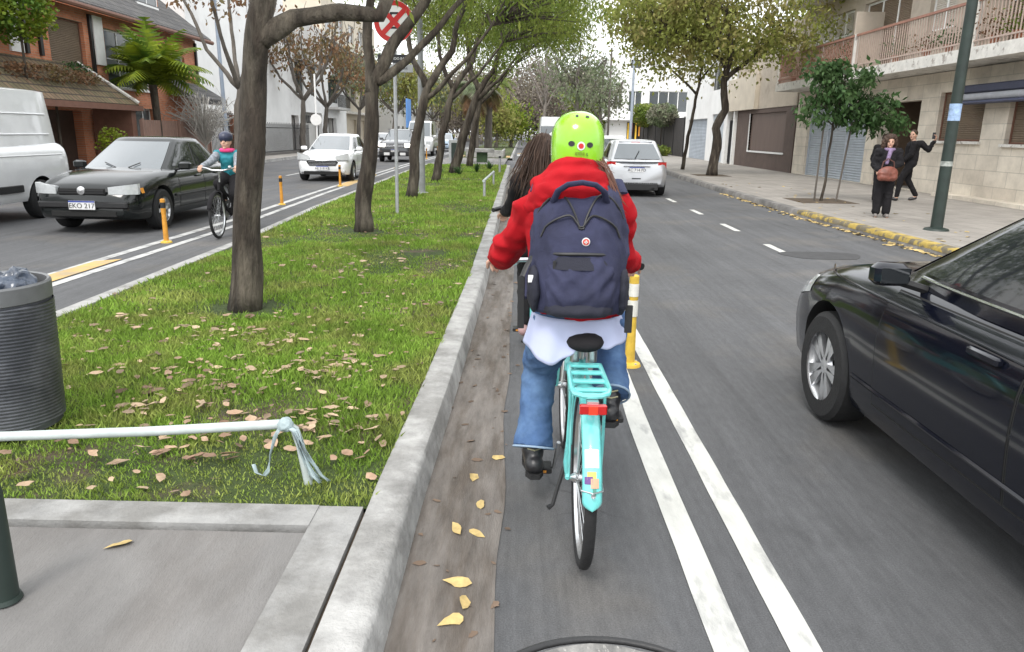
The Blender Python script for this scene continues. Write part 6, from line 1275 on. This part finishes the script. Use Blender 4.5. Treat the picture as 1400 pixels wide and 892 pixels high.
        rf = MB().rbox(-.047, .047, y0-.052, y0-.028, z-.052, z-.016, .004).build('reflector', M['redlens'], R__); MB().rbox(-.016, .016, y0-.0545, y0-.0515, z-.050, z-.018, .001).build('reflector_centre', mat('red_bright_lens', (.75, .05, .02), .15, coat=1), rf); MB().box(-.02, .02, y0-.03, y0+.01, z-.03, z-.01).build('bracket', M['steel'], R__, smooth=False)
    # place
    mt = Matrix.Rotation(rz, 4, 'Z')
    r.location = loc; r.rotation_euler = (0, 0, rz); return r
bk = bicycle('bicycle', 'turquoise step through city bicycle with rear rack and stickers on its mudguard', (BX, 2.63, 0), 0, 'turq', main=True)
# ---- second cyclist ahead
def standish(x, y, z, rz, J):
    c, s = math.cos(rz), math.sin(rz); return {k: (x+v[0]*c-v[1]*s, y+v[0]*s+v[1]*c, z+v[2]) for k, v in J.items()}
RJ = dict(head=(0, .12, 1.52), neck=(0, .09, 1.38), chest=(0, .04, 1.2), pelvis=(0, -.06, .92), shL=(-.17, .08, 1.31), shR=(.17, .08, 1.31), elL=(-.23, .28, 1.10), elR=(.23, .28, 1.10), wrL=(-.28, .47, 1.05), wrR=(.28, .47, 1.05), hipL=(-.08, -.04, .88), hipR=(.08, -.04, .88), knL=(-.11, .30, .62), knR=(.11, .36, .78), anL=(-.12, .12, .26), anR=(.12, .06, .54), toL=(-.12, .28, .18), toR=(.12, .22, .46))
GH = dict(L=((-.2, 1, -.2), (.3, -.2, -1), 1, .6), R=((.2, 1, -.2), (-.3, -.2, -1), -1, .6))
def rothands(H, rz):
    m = Matrix.Rotation(rz, 3, 'Z'); return {k: (m @ Vector(a), m @ Vector(b), c, d) for k, (a, b, c, d) in H.items()}
def rider2():
    base_ = (.155, 5.4, 0); J = standish(.165, 5.4, -.03, 0, RJ)
    o, j, q = figure('person', 'cyclist with long loose brown hair and black jacket, mostly hidden by the red coat', base_, J, (0, 1, 0), GH, cat='cyclist')
    mb = MB(); mb.cap(j['chest']+V3(0, 0, .05), j['pelvis'], .15, .14)
    for s, sg in (('L', -1), ('R', 1)): mb.cap(j['chest']+V3(sg*.06, 0, .07), j['sh'+s], .10, .07); mb.cap(j['sh'+s], j['el'+s], .068, .058); mb.cap(j['el'+s], j['wr'+s], .058, .042)
    cloth(mb, 'jacket', M['blackcloth'], o, .012, .01)
    mb = MB()
    for s in 'LR': mb.cap(j['pelvis'], j['hip'+s], .13, .11); mb.cap(j['hip'+s], j['kn'+s], .105, .07); mb.cap(j['kn'+s], j['an'+s], .07, .05)
    cloth(mb, 'trousers', M['blackcloth'], o, .012, .006)
    for s in 'LR': b_ = MB(); b_.cap(j['an'+s]-V3(0, .05, .06), j['to'+s]+V3(0, .02, 0), .045, .042); remesh(b_, 'shoe', mat('pink_shoe', (.4, .25, .25), .6), o, .01, 2)
    hm = MB(); h = j['head']; hm.ell(h+V3(0, -.015, .02), (.098, .115, .115)); hm.cap(h+V3(-.01, -.08, 0), h+V3(-.02, -.12, -.22), .10, .10); hm.cap(h+V3(-.03, -.09, -.08), h+V3(-.07, -.09, -.24), .075, .04)
    hr = cloth(hm, 'hair', M['hairbrown'], o, .011, .014, 14, (1.6, 1.6, .25))
    strands('hair_strands', M['hairbrown'], hr, [0], [h+V3(-.03, -.10, .07), h+V3(-.07, -.14, -.06), h+V3(-.08, -.15, -.14), h+V3(-.09, -.13, -.22)], 260, .003, .03)
    strands('hair_strands', M['hairbrown'], hr, [0], [h+V3(.05, -.10, .05), h+V3(.06, -.15, -.06), h+V3(.06, -.16, -.15), h+V3(.05, -.15, -.24)], 200, .003, .03)
rider2()
bicycle('bicycle', 'city bicycle of the long haired rider, hidden behind the turquoise bicycle', (.155, 5.12, 0), 0, 'turq', grp=None)['label'] = 'bicycle under the long haired rider, hidden behind the red coated cyclist'
# ---- oncoming cyclist behind the thick trunk
def rider3():
    x, y = -4.60, 12.0; rz = R_(183); J = standish(x, y, 0, rz, {k: (v[0]*.9, v[1]*1.1 if v[2] > 1 else v[1], v[2]*.93 if v[2] > 1.1 else v[2]) for k, v in RJ.items()}); f = (math.sin(-rz)*1, math.cos(rz), 0)
    o, j, q = figure('person', 'oncoming cyclist in a teal top and pink scarf, half hidden by the thick tree trunk', (x, y, 0), J, (math.sin(R_(-3)), -1, -.05), rothands(GH, rz), cat='cyclist')
    mb = MB(); mb.cap(j['chest']+V3(0, 0, .05), j['pelvis'], .15, .14)
    for s, sg in (('L', 1), ('R', -1)): mb.cap(j['chest']+V3(sg*.06, 0, .07), j['sh'+s], .10, .075)
    cloth(mb, 'top', mat('teal_top', (.02, .22, .27), .8, var=.2), o, .012, .01)
    mb = MB()
    for s in 'LR': mb.cap(j['sh'+s], j['el'+s], .068, .056); mb.cap(j['el'+s], j['wr'+s], .056, .04)
    cloth(mb, 'sleeves', mat('grey_patterned_sleeve', (.22, .24, .27), .8, var=.5, scale=25), o, .012, .006)
    mb = MB(); n = j['neck']; mb.tube([n+V3(math.cos(a)*.085, math.sin(a)*.085, .0) for a in [2*PI*k/14 for k in range(14)]], .032, 8, closed=True); mb.build('scarf', mat('pink_scarf', (.75, .06, .22), .8), o)
    mb = MB()
    for s in 'LR': mb.cap(j['pelvis'], j['hip'+s], .13, .11); mb.cap(j['hip'+s], j['kn'+s], .105, .07); mb.cap(j['kn'+s], j['an'+s], .07, .05)
    cloth(mb, 'trousers', M['blackcloth'], o, .012, .006)
    for s in 'LR': b_ = MB(); b_.cap(j['an'+s]-V3(0, -.05, .06), j['to'+s]-V3(0, .02, 0), .045, .042); remesh(b_, 'shoe', M['boot'], o, .01, 2)
    h = j['head']; mb = MB(); mb.ell(h+V3(0, .03, .045), (.092, .11, .085)); mb.cap(h+V3(.05, .06, 0), h+V3(.06, .05, -.15), .05, .035); mb.cap(h+V3(-.05, .06, 0), h+V3(-.06, .05, -.15), .05, .035); cloth(mb, 'hair', M['hairbrown'], o, .01, .006)
    mb = MB(); mb.ell(h+V3(0, .01, .065), (.105, .13, .095)); remesh(mb, 'helmet', mat('helmet_dark', (.03, .035, .07), .4), o, .01, 2)
rider3()
bicycle('bicycle', 'dark bicycle with thin silver rims ridden by the oncoming cyclist', (-4.60, 12.28, 0), R_(183), 'blackcloth', rack=False)
# ---- pedestrians
PJ = dict(head=(0, .02, 1.60), neck=(0, 0, 1.45), chest=(0, 0, 1.27), pelvis=(0, 0, .96), shL=(-.19, 0, 1.39), shR=(.19, 0, 1.39), elL=(-.25, -.02, 1.12), elR=(.25, -.02, 1.12), wrL=(-.2, .12, .92), wrR=(.2, .12, .92), hipL=(-.09, 0, .92), hipR=(.09, 0, .92), knL=(-.1, .03, .52), knR=(.1, .03, .52), anL=(-.1, 0, .09), anR=(.1, 0, .09), toL=(-.115, .13, .03), toR=(.115, .13, .03))
HD = dict(L=((.1, .2, -1), (1, 0, .1), 1, .35), R=((-.1, .2, -1), (-1, 0, .1), -1, .35))
def scaleJ(J, k): return {a: tuple(c*k for c in b) for a, b in J.items()}
def ped1():
    x, y, rz = 7.1, 14.85, R_(165); J = standish(x, y, .13, rz, scaleJ(dict(PJ, wrL=(-.06, .17, 1.08), elL=(-.25, .02, 1.15), wrR=(.2, .16, 1.02)), .90))
    o, j, q = figure('person', 'woman in a dark coat with bushy brown hair and a big brown shoulder bag', (x, y, .13), J, (-.35, -1, -.1), rothands(HD, rz), k=.95)
    mb = MB(); mb.cap(j['chest']+V3(0, 0, .04), j['pelvis'], .15, .165); mb.cap(j['pelvis'], j['pelvis']-V3(0, 0, .06), .17, .175)
    for s in 'LR': mb.cap(j['chest']+V3(0, 0, .07), j['sh'+s], .12, .085); mb.cap(j['sh'+s], j['el'+s], .08, .068); mb.cap(j['el'+s], j['wr'+s], .068, .05)
    cloth(mb, 'coat', M['blackcloth'], o, .014, .014); 
    mb = MB()
    for s in 'LR': mb.cap(j['hip'+s], j['kn'+s], .10, .085); mb.cap(j['kn'+s], j['an'+s]+V3(0, 0, .03), .082, .078)
    cloth(mb, 'trousers', M['blackcloth'], o, .013, .008)
    for s in 'LR': b_ = MB(); d = (j['to'+s]-j['an'+s]); d.z = 0; b_.cap(V3(j['an'+s].x, j['an'+s].y, .172)-d*.3, V3(j['to'+s].x, j['to'+s].y, .168), .042, .036); remesh(b_, 'shoe', mat('grey_shoe', (.2, .18, .17), .6), o, .01, 2)
    mb = MB(); n = j['neck']; mb.tube([n+V3(math.cos(a)*.09, math.sin(a)*.09, -.01) for a in [2*PI*k/14 for k in range(14)]], .035, 8, closed=True); mb.cap(n+V3(-.03, -.13, -.03), n+V3(-.09, -.17, -.26), .04, .03); mb.build('scarf', mat('mauve_scarf', (.22, .16, .27), .85, var=.4, scale=25), o)
    h = j['head']; mb = MB(); mb.ell(h+V3(.01, .03, .03), (.13, .125, .125)); mb.cap(h+V3(.09, .03, -.0), h+V3(.10, .03, -.13), .06, .05); mb.cap(h+V3(-.09, .04, -.0), h+V3(-.10, .04, -.13), .06, .05)
    hr = cloth(mb, 'hair', M['hairbrown'], o, .012, .02, 18)
    # cut the face free: hair stays behind the face plane
    for v in hr.data.vertices:
        w_ = v.co+V3(x, y, .13); 
        if w_.y < h.y-.045 and w_.z < h.z+.06 and abs(w_.x-h.x) < .07: v.co.y += (h.y-.045-w_.y)*.95
    bg_ = root('handbag', tuple(j['wrL']), 'large reddish brown leather shoulder bag held against the woman in dark coat', 'bag')
    c = V3(x-.08, y-.24, .98); mb = MB(); mb.ell(c, (.20, .085, .14)); mb.cap(c+V3(-.11, 0, -.06), c+V3(.11, 0, -.06), .08, .08); remesh(mb, 'bag_body', mat('brown_leather', (.20, .065, .045), .5, var=.3, scale=9), bg_, .011, 3, .008, 9)
    MB().tube([c+V3(-.12, .02, .10), c+V3(-.10, .02, .22), c+V3(.0, .06, .28), c+V3(.10, .02, .22), c+V3(.12, .02, .10)], .012, 6).build('bag_strap', mat('brown_leather_dark', (.1, .04, .03), .5), bg_)
ped1()
def ped2():
    x, y, rz = 9.6, 18.9, R_(75); J = standish(x, y, .13, rz, dict(PJ, elR=(.33, .22, 1.25), wrR=(.22, .34, 1.47), elL=(-.22, .06, 1.14), wrL=(-.16, .2, .98), knL=(-.09, .18, .54), anL=(-.09, .22, .10), toL=(-.09, .35, .05), knR=(.09, -.02, .52), anR=(.09, -.24, .13), toR=(.09, -.12, .04)))
    J['elR'] = (x+.33, y-.12, 1.38); J['wrR'] = (x+.40, y-.22, 1.62); J['shR'] = (x+.15, y-.1, 1.53)
    H = rothands(HD, rz); H['R'] = (V3(.05, -.1, 1), V3(-1, -.2, .1), 1, .5)
    o, j, q = figure('person', 'person in black clothes walking with a raised hand holding a phone', (x, y, .13), J, (-.75, -.6, .0), H)
    mb = MB(); mb.cap(j['chest']+V3(0, 0, .04), j['pelvis'], .16, .16)
    for s in 'LR': mb.cap(j['chest']+V3(0, 0, .07), j['sh'+s], .11, .08); mb.cap(j['sh'+s], j['el'+s], .075, .062); mb.cap(j['el'+s], j['wr'+s].lerp(j['el'+s], .15), .062, .05)
    cloth(mb, 'hoodie', M['blackcloth'], o, .014, .012); mb = MB()
    for s in 'LR': mb.cap(j['pelvis'], j['hip'+s], .14, .11); mb.cap(j['hip'+s], j['kn'+s], .105, .075); mb.cap(j['kn'+s], j['an'+s]+V3(0, 0, .03), .075, .055)
    cloth(mb, 'trousers', M['blackcloth'], o, .013, .008)
    for s in 'LR': b_ = MB(); b_.cap(j['an'+s]-V3(0, 0, .05), j['to'+s]+V3(0, 0, .01), .045, .038); remesh(b_, 'shoe', M['boot'], o, .01, 2)
    h = j['head']; mb = MB(); mb.ell(h+V3(.02, .02, .045), (.088, .1, .09)); cloth(mb, 'hair', M['hairbrown'], o, .01, .006)
    w_ = j['wrR']; ph = MB().rbox(-.036, .036, -.005, .005, -.075, .075, .004, Matrix.Translation(w_+V3(-.045, -.01, .10)) @ Matrix.Rotation(R_(-40), 4, 'Z')).build('phone', M['ink']); tag(ph, 'dark phone in the raised hand of the person in black', 'phone')
ped2()
# partly hidden third head between the two
def ped3():
    x, y, rz = 8.6, 18.2, R_(170); J = standish(x, y, .13, rz, scaleJ(PJ, .93)); 
    o, j, q = figure('person', 'person almost hidden between the woman with the bag and the person in black', (x, y, .13), J, (-.3, -1, 0), rothands(HD, rz), k=.95)
    mb = MB(); mb.cap(j['chest']+V3(0, 0, .04), j['pelvis'], .16, .16)
    for s in 'LR': mb.cap(j['chest']+V3(0, 0, .07), j['sh'+s], .11, .08); mb.cap(j['sh'+s], j['el'+s], .075, .062); mb.cap(j['el'+s], j['wr'+s], .062, .05); 
    cloth(mb, 'jacket', M['blackcloth'], o, .014, .01); mb = MB()
    for s in 'LR': mb.cap(j['pelvis'], j['hip'+s], .14, .11); mb.cap(j['hip'+s], j['kn'+s], .1, .075); mb.cap(j['kn'+s], j['an'+s], .075, .055)
    cloth(mb, 'trousers', M['blackcloth'], o, .013, .006); h = j['head']; mb = MB(); mb.ell(h+V3(0, .03, .04), (.09, .1, .09)); cloth(mb, 'hair', M['hairbrown'], o, .01, .006)
    for s in 'LR': b_ = MB(); b_.cap(j['an'+s]-V3(0, 0, .05), j['to'+s]+V3(0, 0, .01), .045, .038); remesh(b_, 'shoe', M['boot'], o, .01, 2)
ped3()
# ------------------------------------------------------------------ street furniture and small things
M['yellowrubber'] = mat('bollard_yellow', (.60, .40, .05), .6, var=.18, scale=14, bump=.1); M['whiteband'] = mat('reflective_white', (.66, .65, .60), .5, var=.15, scale=20)
M['orange'] = mat('bollard_orange', (.6, .27, .03), .6, var=.2, scale=12)
def bollard(x, y, lab, h=.66, kind=0, grp='flexible lane posts', lean=(0, 0)):
    z0 = .0; r = root('lane_post', (x, y, z0), lab, 'bollard', grp); t = lambda z: (x+lean[0]*z, y+lean[1]*z)
    MB().lathe([(.001, .032), (.05, .032), (.075, .02), (.082, .0)], 18, c=(x, y, z0)).build('base_plate', M['yellowrubber'], r)
    for k in range(4): a = k*PI/2+.6; MB().lathe([(.001, .030), (.009, .030), (.010, .020)], 8, c=(x+.062*math.cos(a), y+.062*math.sin(a), z0)).build('bolt', M['galv'], r)
    prof = [(.036, .03), (.034, h*.3), (.030, h*.62), (.030, h*.66), (.034, h*.68), (.034, h)]; 
    mb = MB(); mb.tube([(*t(z), z) for q, z in prof]+[(*t(h+.008), h+.008)], [q for q, z in prof]+[.02], 18); mb.build('post_body', M['yellowrubber'] if kind == 0 else M['orange'], r)
    for za, zb_ in (((h*.56, h*.74), (h*.78, h*.92)) if kind == 0 else ((h*.80, h*.93),)):
        MB().tube([(*t(za), za), (*t(zb_), zb_)], .0362 if kind == 0 else .0355, 18, cap=False).build('reflective_band', M['whiteband'] if kind == 0 else M['black'], r)
bollard(.815, 5.17, 'yellow and white lane post right beside the backpack between the two white lines', .66, 0)
for i, (x, y, lb) in enumerate([(-5.10, 10.66, 'nearest orange post on the left, in front of the black saloon wheel'), (-5.25, 16.5, 'orange post on the left between the thick trunk and the white hatchback'), (-5.33, 22.3, 'orange post before the front wheel of the white hatchback'), (-5.45, 28.2, 'orange post just right of the second median trunk'), (-5.6, 34, 'small orange post beside the dark off-roader'), (-5.65, 40, 'orange post past the dark off-roader'), (-5.7, 46, 'tiny orange post near the delivery van'), (-5.7, 52, 'farthest orange post, before the blue grey car')]): bollard(x, y, lb, .62, 1)
# no-parking sign on thin steel post
s = root('traffic_sign', (-2.28, 13.9, .12), 'round no parking sign with red cross above small street plates on a thin steel post', 'sign')
MB().tube([(-2.28, 13.9, .1), (-2.26, 13.9, 3.9)], .033, 12).build('post', M['galv'], s)
d = MB().lathe([(.001, -.003), (.345, -.003), (.35, 0), (.345, .004), (.001, .004)], 40, 'Y', (-2.26, 13.85, 3.46)).build('sign_disc', M['whitepaint'], s)
MB().lathe([(.262, -.005), (.345, -.005), (.346, -.002)], 40, 'Y', (-2.26, 13.85, 3.46)).build('red_ring', M['red'], d)
for a in (PI/4, -PI/4): MB().box(-.30, .30, -.0095 if a > 0 else -.007, -.0055, -.042, .042, Matrix.Translation((-2.26, 13.85, 3.46)) @ Matrix.Rotation(a, 4, 'Y')).build('red_bar', M['red'], d, smooth=False)
text('sign_letter', 'E', .40, M['ink'], d, (-2.26, 13.8455, 3.46), Matrix.Rotation(PI/2, 3, 'X'))
p1 = MB().rbox(-2.56, -1.94, 13.855, 13.865, 2.78, 2.92, .004).build('street_plate', mat('plate_black', (.025, .025, .03), .4), s); text('plate_text', 'AV. RICARDO BALBIN', .058, M['whitepaint'], p1, (-2.25, 13.853, 2.85), Matrix.Rotation(PI/2, 3, 'X'))
p2 = MB().rbox(-2.56, -1.94, 13.855, 13.865, 2.62, 2.75, .004).build('info_plate', M['galv'], s); text('plate_text', 'NO ESTACIONAR', .055, M['ink'], p2, (-2.25, 13.853, 2.685), Matrix.Rotation(PI/2, 3, 'X'))
# poles
def pole(name, x, y, z0, h, r0, r1, m, lab, cat='pole', base_=True, arm=None, top=(0, 0), grp=None):
    r = root(name, (x, y, z0), lab, cat, grp); MB().tube([(x, y, z0-.02), (x+top[0]*.3, y+top[1]*.3, z0+h*.3), (x+top[0], y+top[1], z0+h)], [r0, lerp(r0, r1, .4), r1], 18).build('shaft', m, r)
    if base_: MB().lathe([(.001, .05), (r0*1.15, .05), (r0*1.9, .03), (r0*2.1, 0)], 20, c=(x, y, z0)).build('base_flange', m, r)
    if arm: e = V3(x+top[0], y+top[1], z0+h); MB().tube([e-V3(0, 0, .3), e+V3(arm*.5, 0, .35), e+V3(arm, 0, .4)], r1*.7, 10).build('arm', m, r); MB().rbox(min(e.x+arm*.9, e.x+arm*1.35), max(e.x+arm*.9, e.x+arm*1.35), y-.13, y+.13, z0+h+.33, z0+h+.46, .03).build('lamp_head', M['galv'], r)
    return r
g = pole('lamp_post', 7.11, 12.81, .13, 6.6, .098, .07, M['greenpole'], 'dark green lamp post with a pale blue sticker on the right sidewalk', 'lamp post', arm=-1.6)
MB().lathe([(.0925, 1.93), (.0925, 2.2)], 18, c=(7.11, 12.81, 0)).build('sticker', mat('sticker_blue', (.30, .42, .62), .6, var=.35, scale=14), g)
MB().lathe([(.0945, 1.2), (.0945, 1.28)], 18, c=(7.11, 12.81, 0)).build('paper_scrap', mat('paper_scrap', (.3, .32, .3), .8, var=.4, scale=20), g)
pole('lamp_post', -2.44, 18.7, .12, 7.5, .085, .05, mat('grey_post', (.23, .24, .24), .6, var=.2), 'grey lamp post on the median between the third and fourth trees', 'lamp post', arm=1.5)
pole('lamp_post', -12.7, 33, .13, 8, .10, .06, mat('blue_grey_post', (.27, .32, .40), .5, var=.1), 'blue grey lamp post before the blank white building', 'lamp post', arm=2, top=(-.1, 0))
pole('utility_pole', 8.2, 58, .13, 8, .12, .08, mat('pole_bluegrey', (.30, .34, .40), .6), 'slim blue grey pole in front of the white modernist house', 'pole')
pole('utility_pole', 7.4, 66, .13, 8.5, .1, .07, M['bark_grey'], 'thin dark utility pole left of the blue grey one', 'pole')
q = root('traffic_sign', (-11.6, 43.5, .13), 'small round sign seen from behind on a slim white post before bare trees', 'sign'); MB().tube([(-11.6, 43.5, .1), (-11.6, 43.5, 4.6)], .05, 8).build('post', M['whitepaint'], q); MB().lathe([(.001, -.01), (.32, -.01), (.32, .01), (.001, .01)], 20, 'Y', (-11.6, 43.42, 2.15)).build('sign_disc', M['whitepaint'], q)
# near rail with tied plastic ribbon
def mtube(name, pts, r, m, p, seg=12): return MB().tube(pts, r, seg).build(name, m, p)
M['railpaint'] = mat('rail_pale_paint', (.45, .50, .49), .55, var=.14, scale=10)
r = root('low_railing', (-.98, 2.98, .12), 'low pale metal rail at the edge of the concrete path in the foreground', 'railing')
mtube('rail_bar', [(-2.75, 2.95, .29), (-1.6, 2.965, .35), (-.985, 2.975, .395)], .021, M['railpaint'], r); mtube('rail_post', [(-.985, 2.975, .395), (-.95, 2.975, .37), (-.93, 2.975, .30), (-.90, 2.98, .08)], .019, M['railpaint'], r); mtube('rail_post', [(-2.7, 2.95, .29), (-2.7, 2.96, .08)], .021, M['railpaint'], r)
M['plastic'] = mat('plastic_ribbon', (.50, .60, .62), .35, var=.2, scale=20, trans=.35)
rb = root('plastic_ribbon', (-.98, 2.97, .38), 'shredded bluish plastic tape knotted round the end of the low rail', 'ribbon')
def ribbon(pts, w_, nm):
    pts = [Vector(p) for p in pts]; rows = []
    for i, p in enumerate(pts): t = i/(len(pts)-1); sd = V3(math.cos(t*4), math.sin(t*5)*.5, math.sin(t*3)*.4).normalized()*w_*(1-.3*t)*.5; rows.append([p-sd, p+V3(0, .004, 0), p+sd])
    o = MB().grid(rows).build(nm, M['plastic'], rb); o.modifiers.new('t', 'SOLIDIFY').thickness = .001
for k in range(7):
    ex, ey, ez = random.uniform(.06, .14), random.uniform(-.05, .05), random.uniform(.13, .2); ribbon([(-.99, 2.955, .405), (-.96+ex*.2, 2.94, .38), (-.98+ex*.6, 2.94+ey*.4, .29), (-.98+ex, 2.95+ey, ez+.03), (-.98+ex*1.25, 2.95+ey, ez)], .022, 'ribbon_tail')
ribbon([(-.99, 2.95, .405), (-1.02, 2.935, .36), (-1.045, 2.93, .28), (-1.06, 2.93, .2), (-1.085, 2.94, .165), (-1.12, 2.95, .175), (-1.13, 2.95, .215)], .024, 'ribbon_loop')
kn = MB(); kn.ell((-.985, 2.965, .395), (.034, .034, .032)); remesh(kn, 'knot', M['plastic'], rb, .006, 1, .006, 40)
r = root('low_railing', (-.84, 18, .12), 'low pale rail in the grass near the kerb, beyond the red sleeved arm', 'railing')
mtube('rail_bar', [(-.88, 17.95, .5), (-.80, 22.4, .5)], .03, M['railpaint'], r); mtube('rail_post', [(-.86, 18, .1), (-.86, 18, .52)], .032, M['galv'], r); mtube('rail_post', [(-.8, 22.4, .1), (-.8, 22.4, .5)], .03, M['galv'], r)
r = root('short_post', (-.82, 29.5, .12), 'short grey post at the kerb where the grass ends', 'post'); mtube('shaft', [(-.82, 29.5, .1), (-.82, 29.5, .75)], .045, M['galv'], r); MB().lathe([(.047, .66), (.05, .70), (.047, .74)], 12, c=(-.82, 29.5, 0)).build('collar', M['black'], r)
r = root('dark_post', (-1.65, 2.1, .12), 'dark green stub of a post at the left edge of the concrete path', 'post')
mtube('shaft', [(-1.65, 2.1, .1), (-1.65, 2.1, .50), (-1.655, 2.1, .53)], .043, M['greenpole'], r, 18); MB().lathe([(.001, .14), (.047, .14), (.052, .125)], 18, c=(-1.65, 2.1, 0)).build('collar', M['greenpole'], r)
# litter bin
b = root('litter_bin', (-2.59, 3.5, .12), 'dark grey ribbed litter bin full of plastic bags at the left edge', 'bin'); bx, by = -2.595, 3.5
rows = []
for i in range(61):
    z = .17+.64*i/60; rr = .262+.018*(i/60)+(.006 if i % 2 else 0); rows.append((rr, z))
M['bin'] = mat('bin_metal', (.07, .074, .086), .42, .45, var=.3, scale=5, col2=(.12, .125, .14), c2scale=3)
MB().lathe([(.22, .15), (.262, .155)]+rows+[(.272, .815), (.262, .80), (.25, .2), (.001, .2)], 48, c=(bx, by, 0)).build('bin_body', M['bin'], b, angle=80)
rows = []
for i in range(121):
    z = .185+.6*i/120; rows.append([(bx+math.cos(t)*(.274+.018*(i/120)+.0022*math.sin(2*PI*(z/.017+t*6/(2*PI)))), by+math.sin(t)*(.274+.018*(i/120)+.0022*math.sin(2*PI*(z/.017+t*6/(2*PI)))), z) for t in [2*PI*k/160 for k in range(161)]])
MB().grid(rows).build('ribbed_sleeve', M['bin'], b, angle=80)
MB().lathe([(.284, .795), (.290, .80), (.292, .875), (.284, .885), (.272, .88), (.272, .80)], 48, c=(bx, by, 0)).build('rim', mat('bin_rim', (.17, .175, .18), .5, .4, var=.2), b)
MB().lathe([(.001, .12), (.12, .12), (.12, .16)], 16, c=(bx, by, 0)).build('foot', M['greenpole'], b)
mb = MB(); 
for _ in range(26): a = random.uniform(0, 2*PI); q_ = random.uniform(0, .2); mb.ell((bx+math.cos(a)*q_, by+math.sin(a)*q_, .84+random.uniform(-.03, .09)-q_*.15), (random.uniform(.05, .11), random.uniform(.05, .11), random.uniform(.04, .08)))
gb = remesh(mb, 'plastic_bag', mat('bag_bluegrey', (.055, .07, .10), .3, var=.5, scale=9, coat=.4), None, .011, 1, .022, 16); gb.location = (bx, by, .8); gb.data.transform(Matrix.Translation((-bx, -by, -.8))); tag(gb, 'crumpled blue grey plastic bags heaped in the litter bin', 'bag')
# concrete bench, planter, flower bed kerb past the grass
b = root('concrete_bench', (-2.2, 39.5, .12), 'grey concrete table bench on a green block where the path crosses', 'bench')
MB().rbox(-2.85, -1.4, 39.2, 40.0, .62, .80, .02).build('slab', M['kerb'], b); MB().rbox(-2.3, -1.75, 39.4, 39.9, .1, .62, .02).build('pedestal', mat('green_block', (.05, .09, .04), .8, var=.2), b)
b = root('planter', (-2.0, 44, .12), 'low concrete planter with grassy top behind the bench', 'planter'); MB().rbox(-3.4, -1.1, 47, 53, .1, .55, .03).build('kerb_wall', M['kerb'], b); MB().box(-3.3, -1.2, 47.1, 52.9, .54, .565).build('soil_top', M['grassbase'], b, smooth=False)
b = root('utility_box', (-3.3, 37.6, .12), 'pale utility cabinet with a dark door beside the sixth tree', 'cabinet'); MB().rbox(-3.55, -3.0, 37.4, 37.8, .1, 1.25, .02).build('cabinet', M['galv'], b); MB().box(-3.42, -3.1, 37.385, 37.4, .2, 1.1).build('door', M['greenpole'], b, smooth=False)
# photographer's handlebar basket
bs = root('handlebar_basket', (.085, .40, .95), 'black rimmed handlebar basket with crumpled plastic at the bottom edge of the photo', 'basket')
def rim(t, k=1., z=1.156): c, s_ = math.cos(t), math.sin(t); return V3(.088+.150*k*abs(c)**.95*(1 if c > 0 else -1)*.98, .422+.172*k*abs(s_)**.95*(1 if s_ > 0 else -1), z+.012*s_-.008*c)
ts = [2*PI*k/64 for k in range(64)]
MB().tube([rim(t) for t in ts], .0032, 10, closed=True).build('rim', M['black'], bs)
MB().grid([[rim(t, k, z) for t in ts+[0]] for k, z in ((.99, 1.150), (.95, 1.05), (.88, .95))]).build('basket_wall', M['blackcloth'], bs); MB().grid([[rim(t, k, .95) for t in ts+[0]] for k in (.88, .02)]).build('basket_floor', M['blackcloth'], bs)
rows = []
for i in range(24):
    k = .965*(1-i/23)+.01; rows.append([rim(t, k, 1.1555-.010*(1-k)-.006*abs(noise.noise(V3(math.cos(t)*k*9, math.sin(t)*k*9, 2)))*3*min(1, (1-k)*14)) for t in ts+[0]])
pc = MB().grid(rows).build('plastic_cover', mat('crumpled_film', (.16, .155, .145), .3, var=.6, scale=28, coat=.6, bump=.8, bscale=22), bs)
rows = [[rim(t, k, 1.1575-.010*(1-k)) for t in [R_(a) for a in range(28, 72, 3)]] for k in (.96, .9, .8, .7)]
MB().grid(rows).build('lilac_cloth', mat('lilac_cloth', (.36, .29, .40), .8, var=.1), bs)
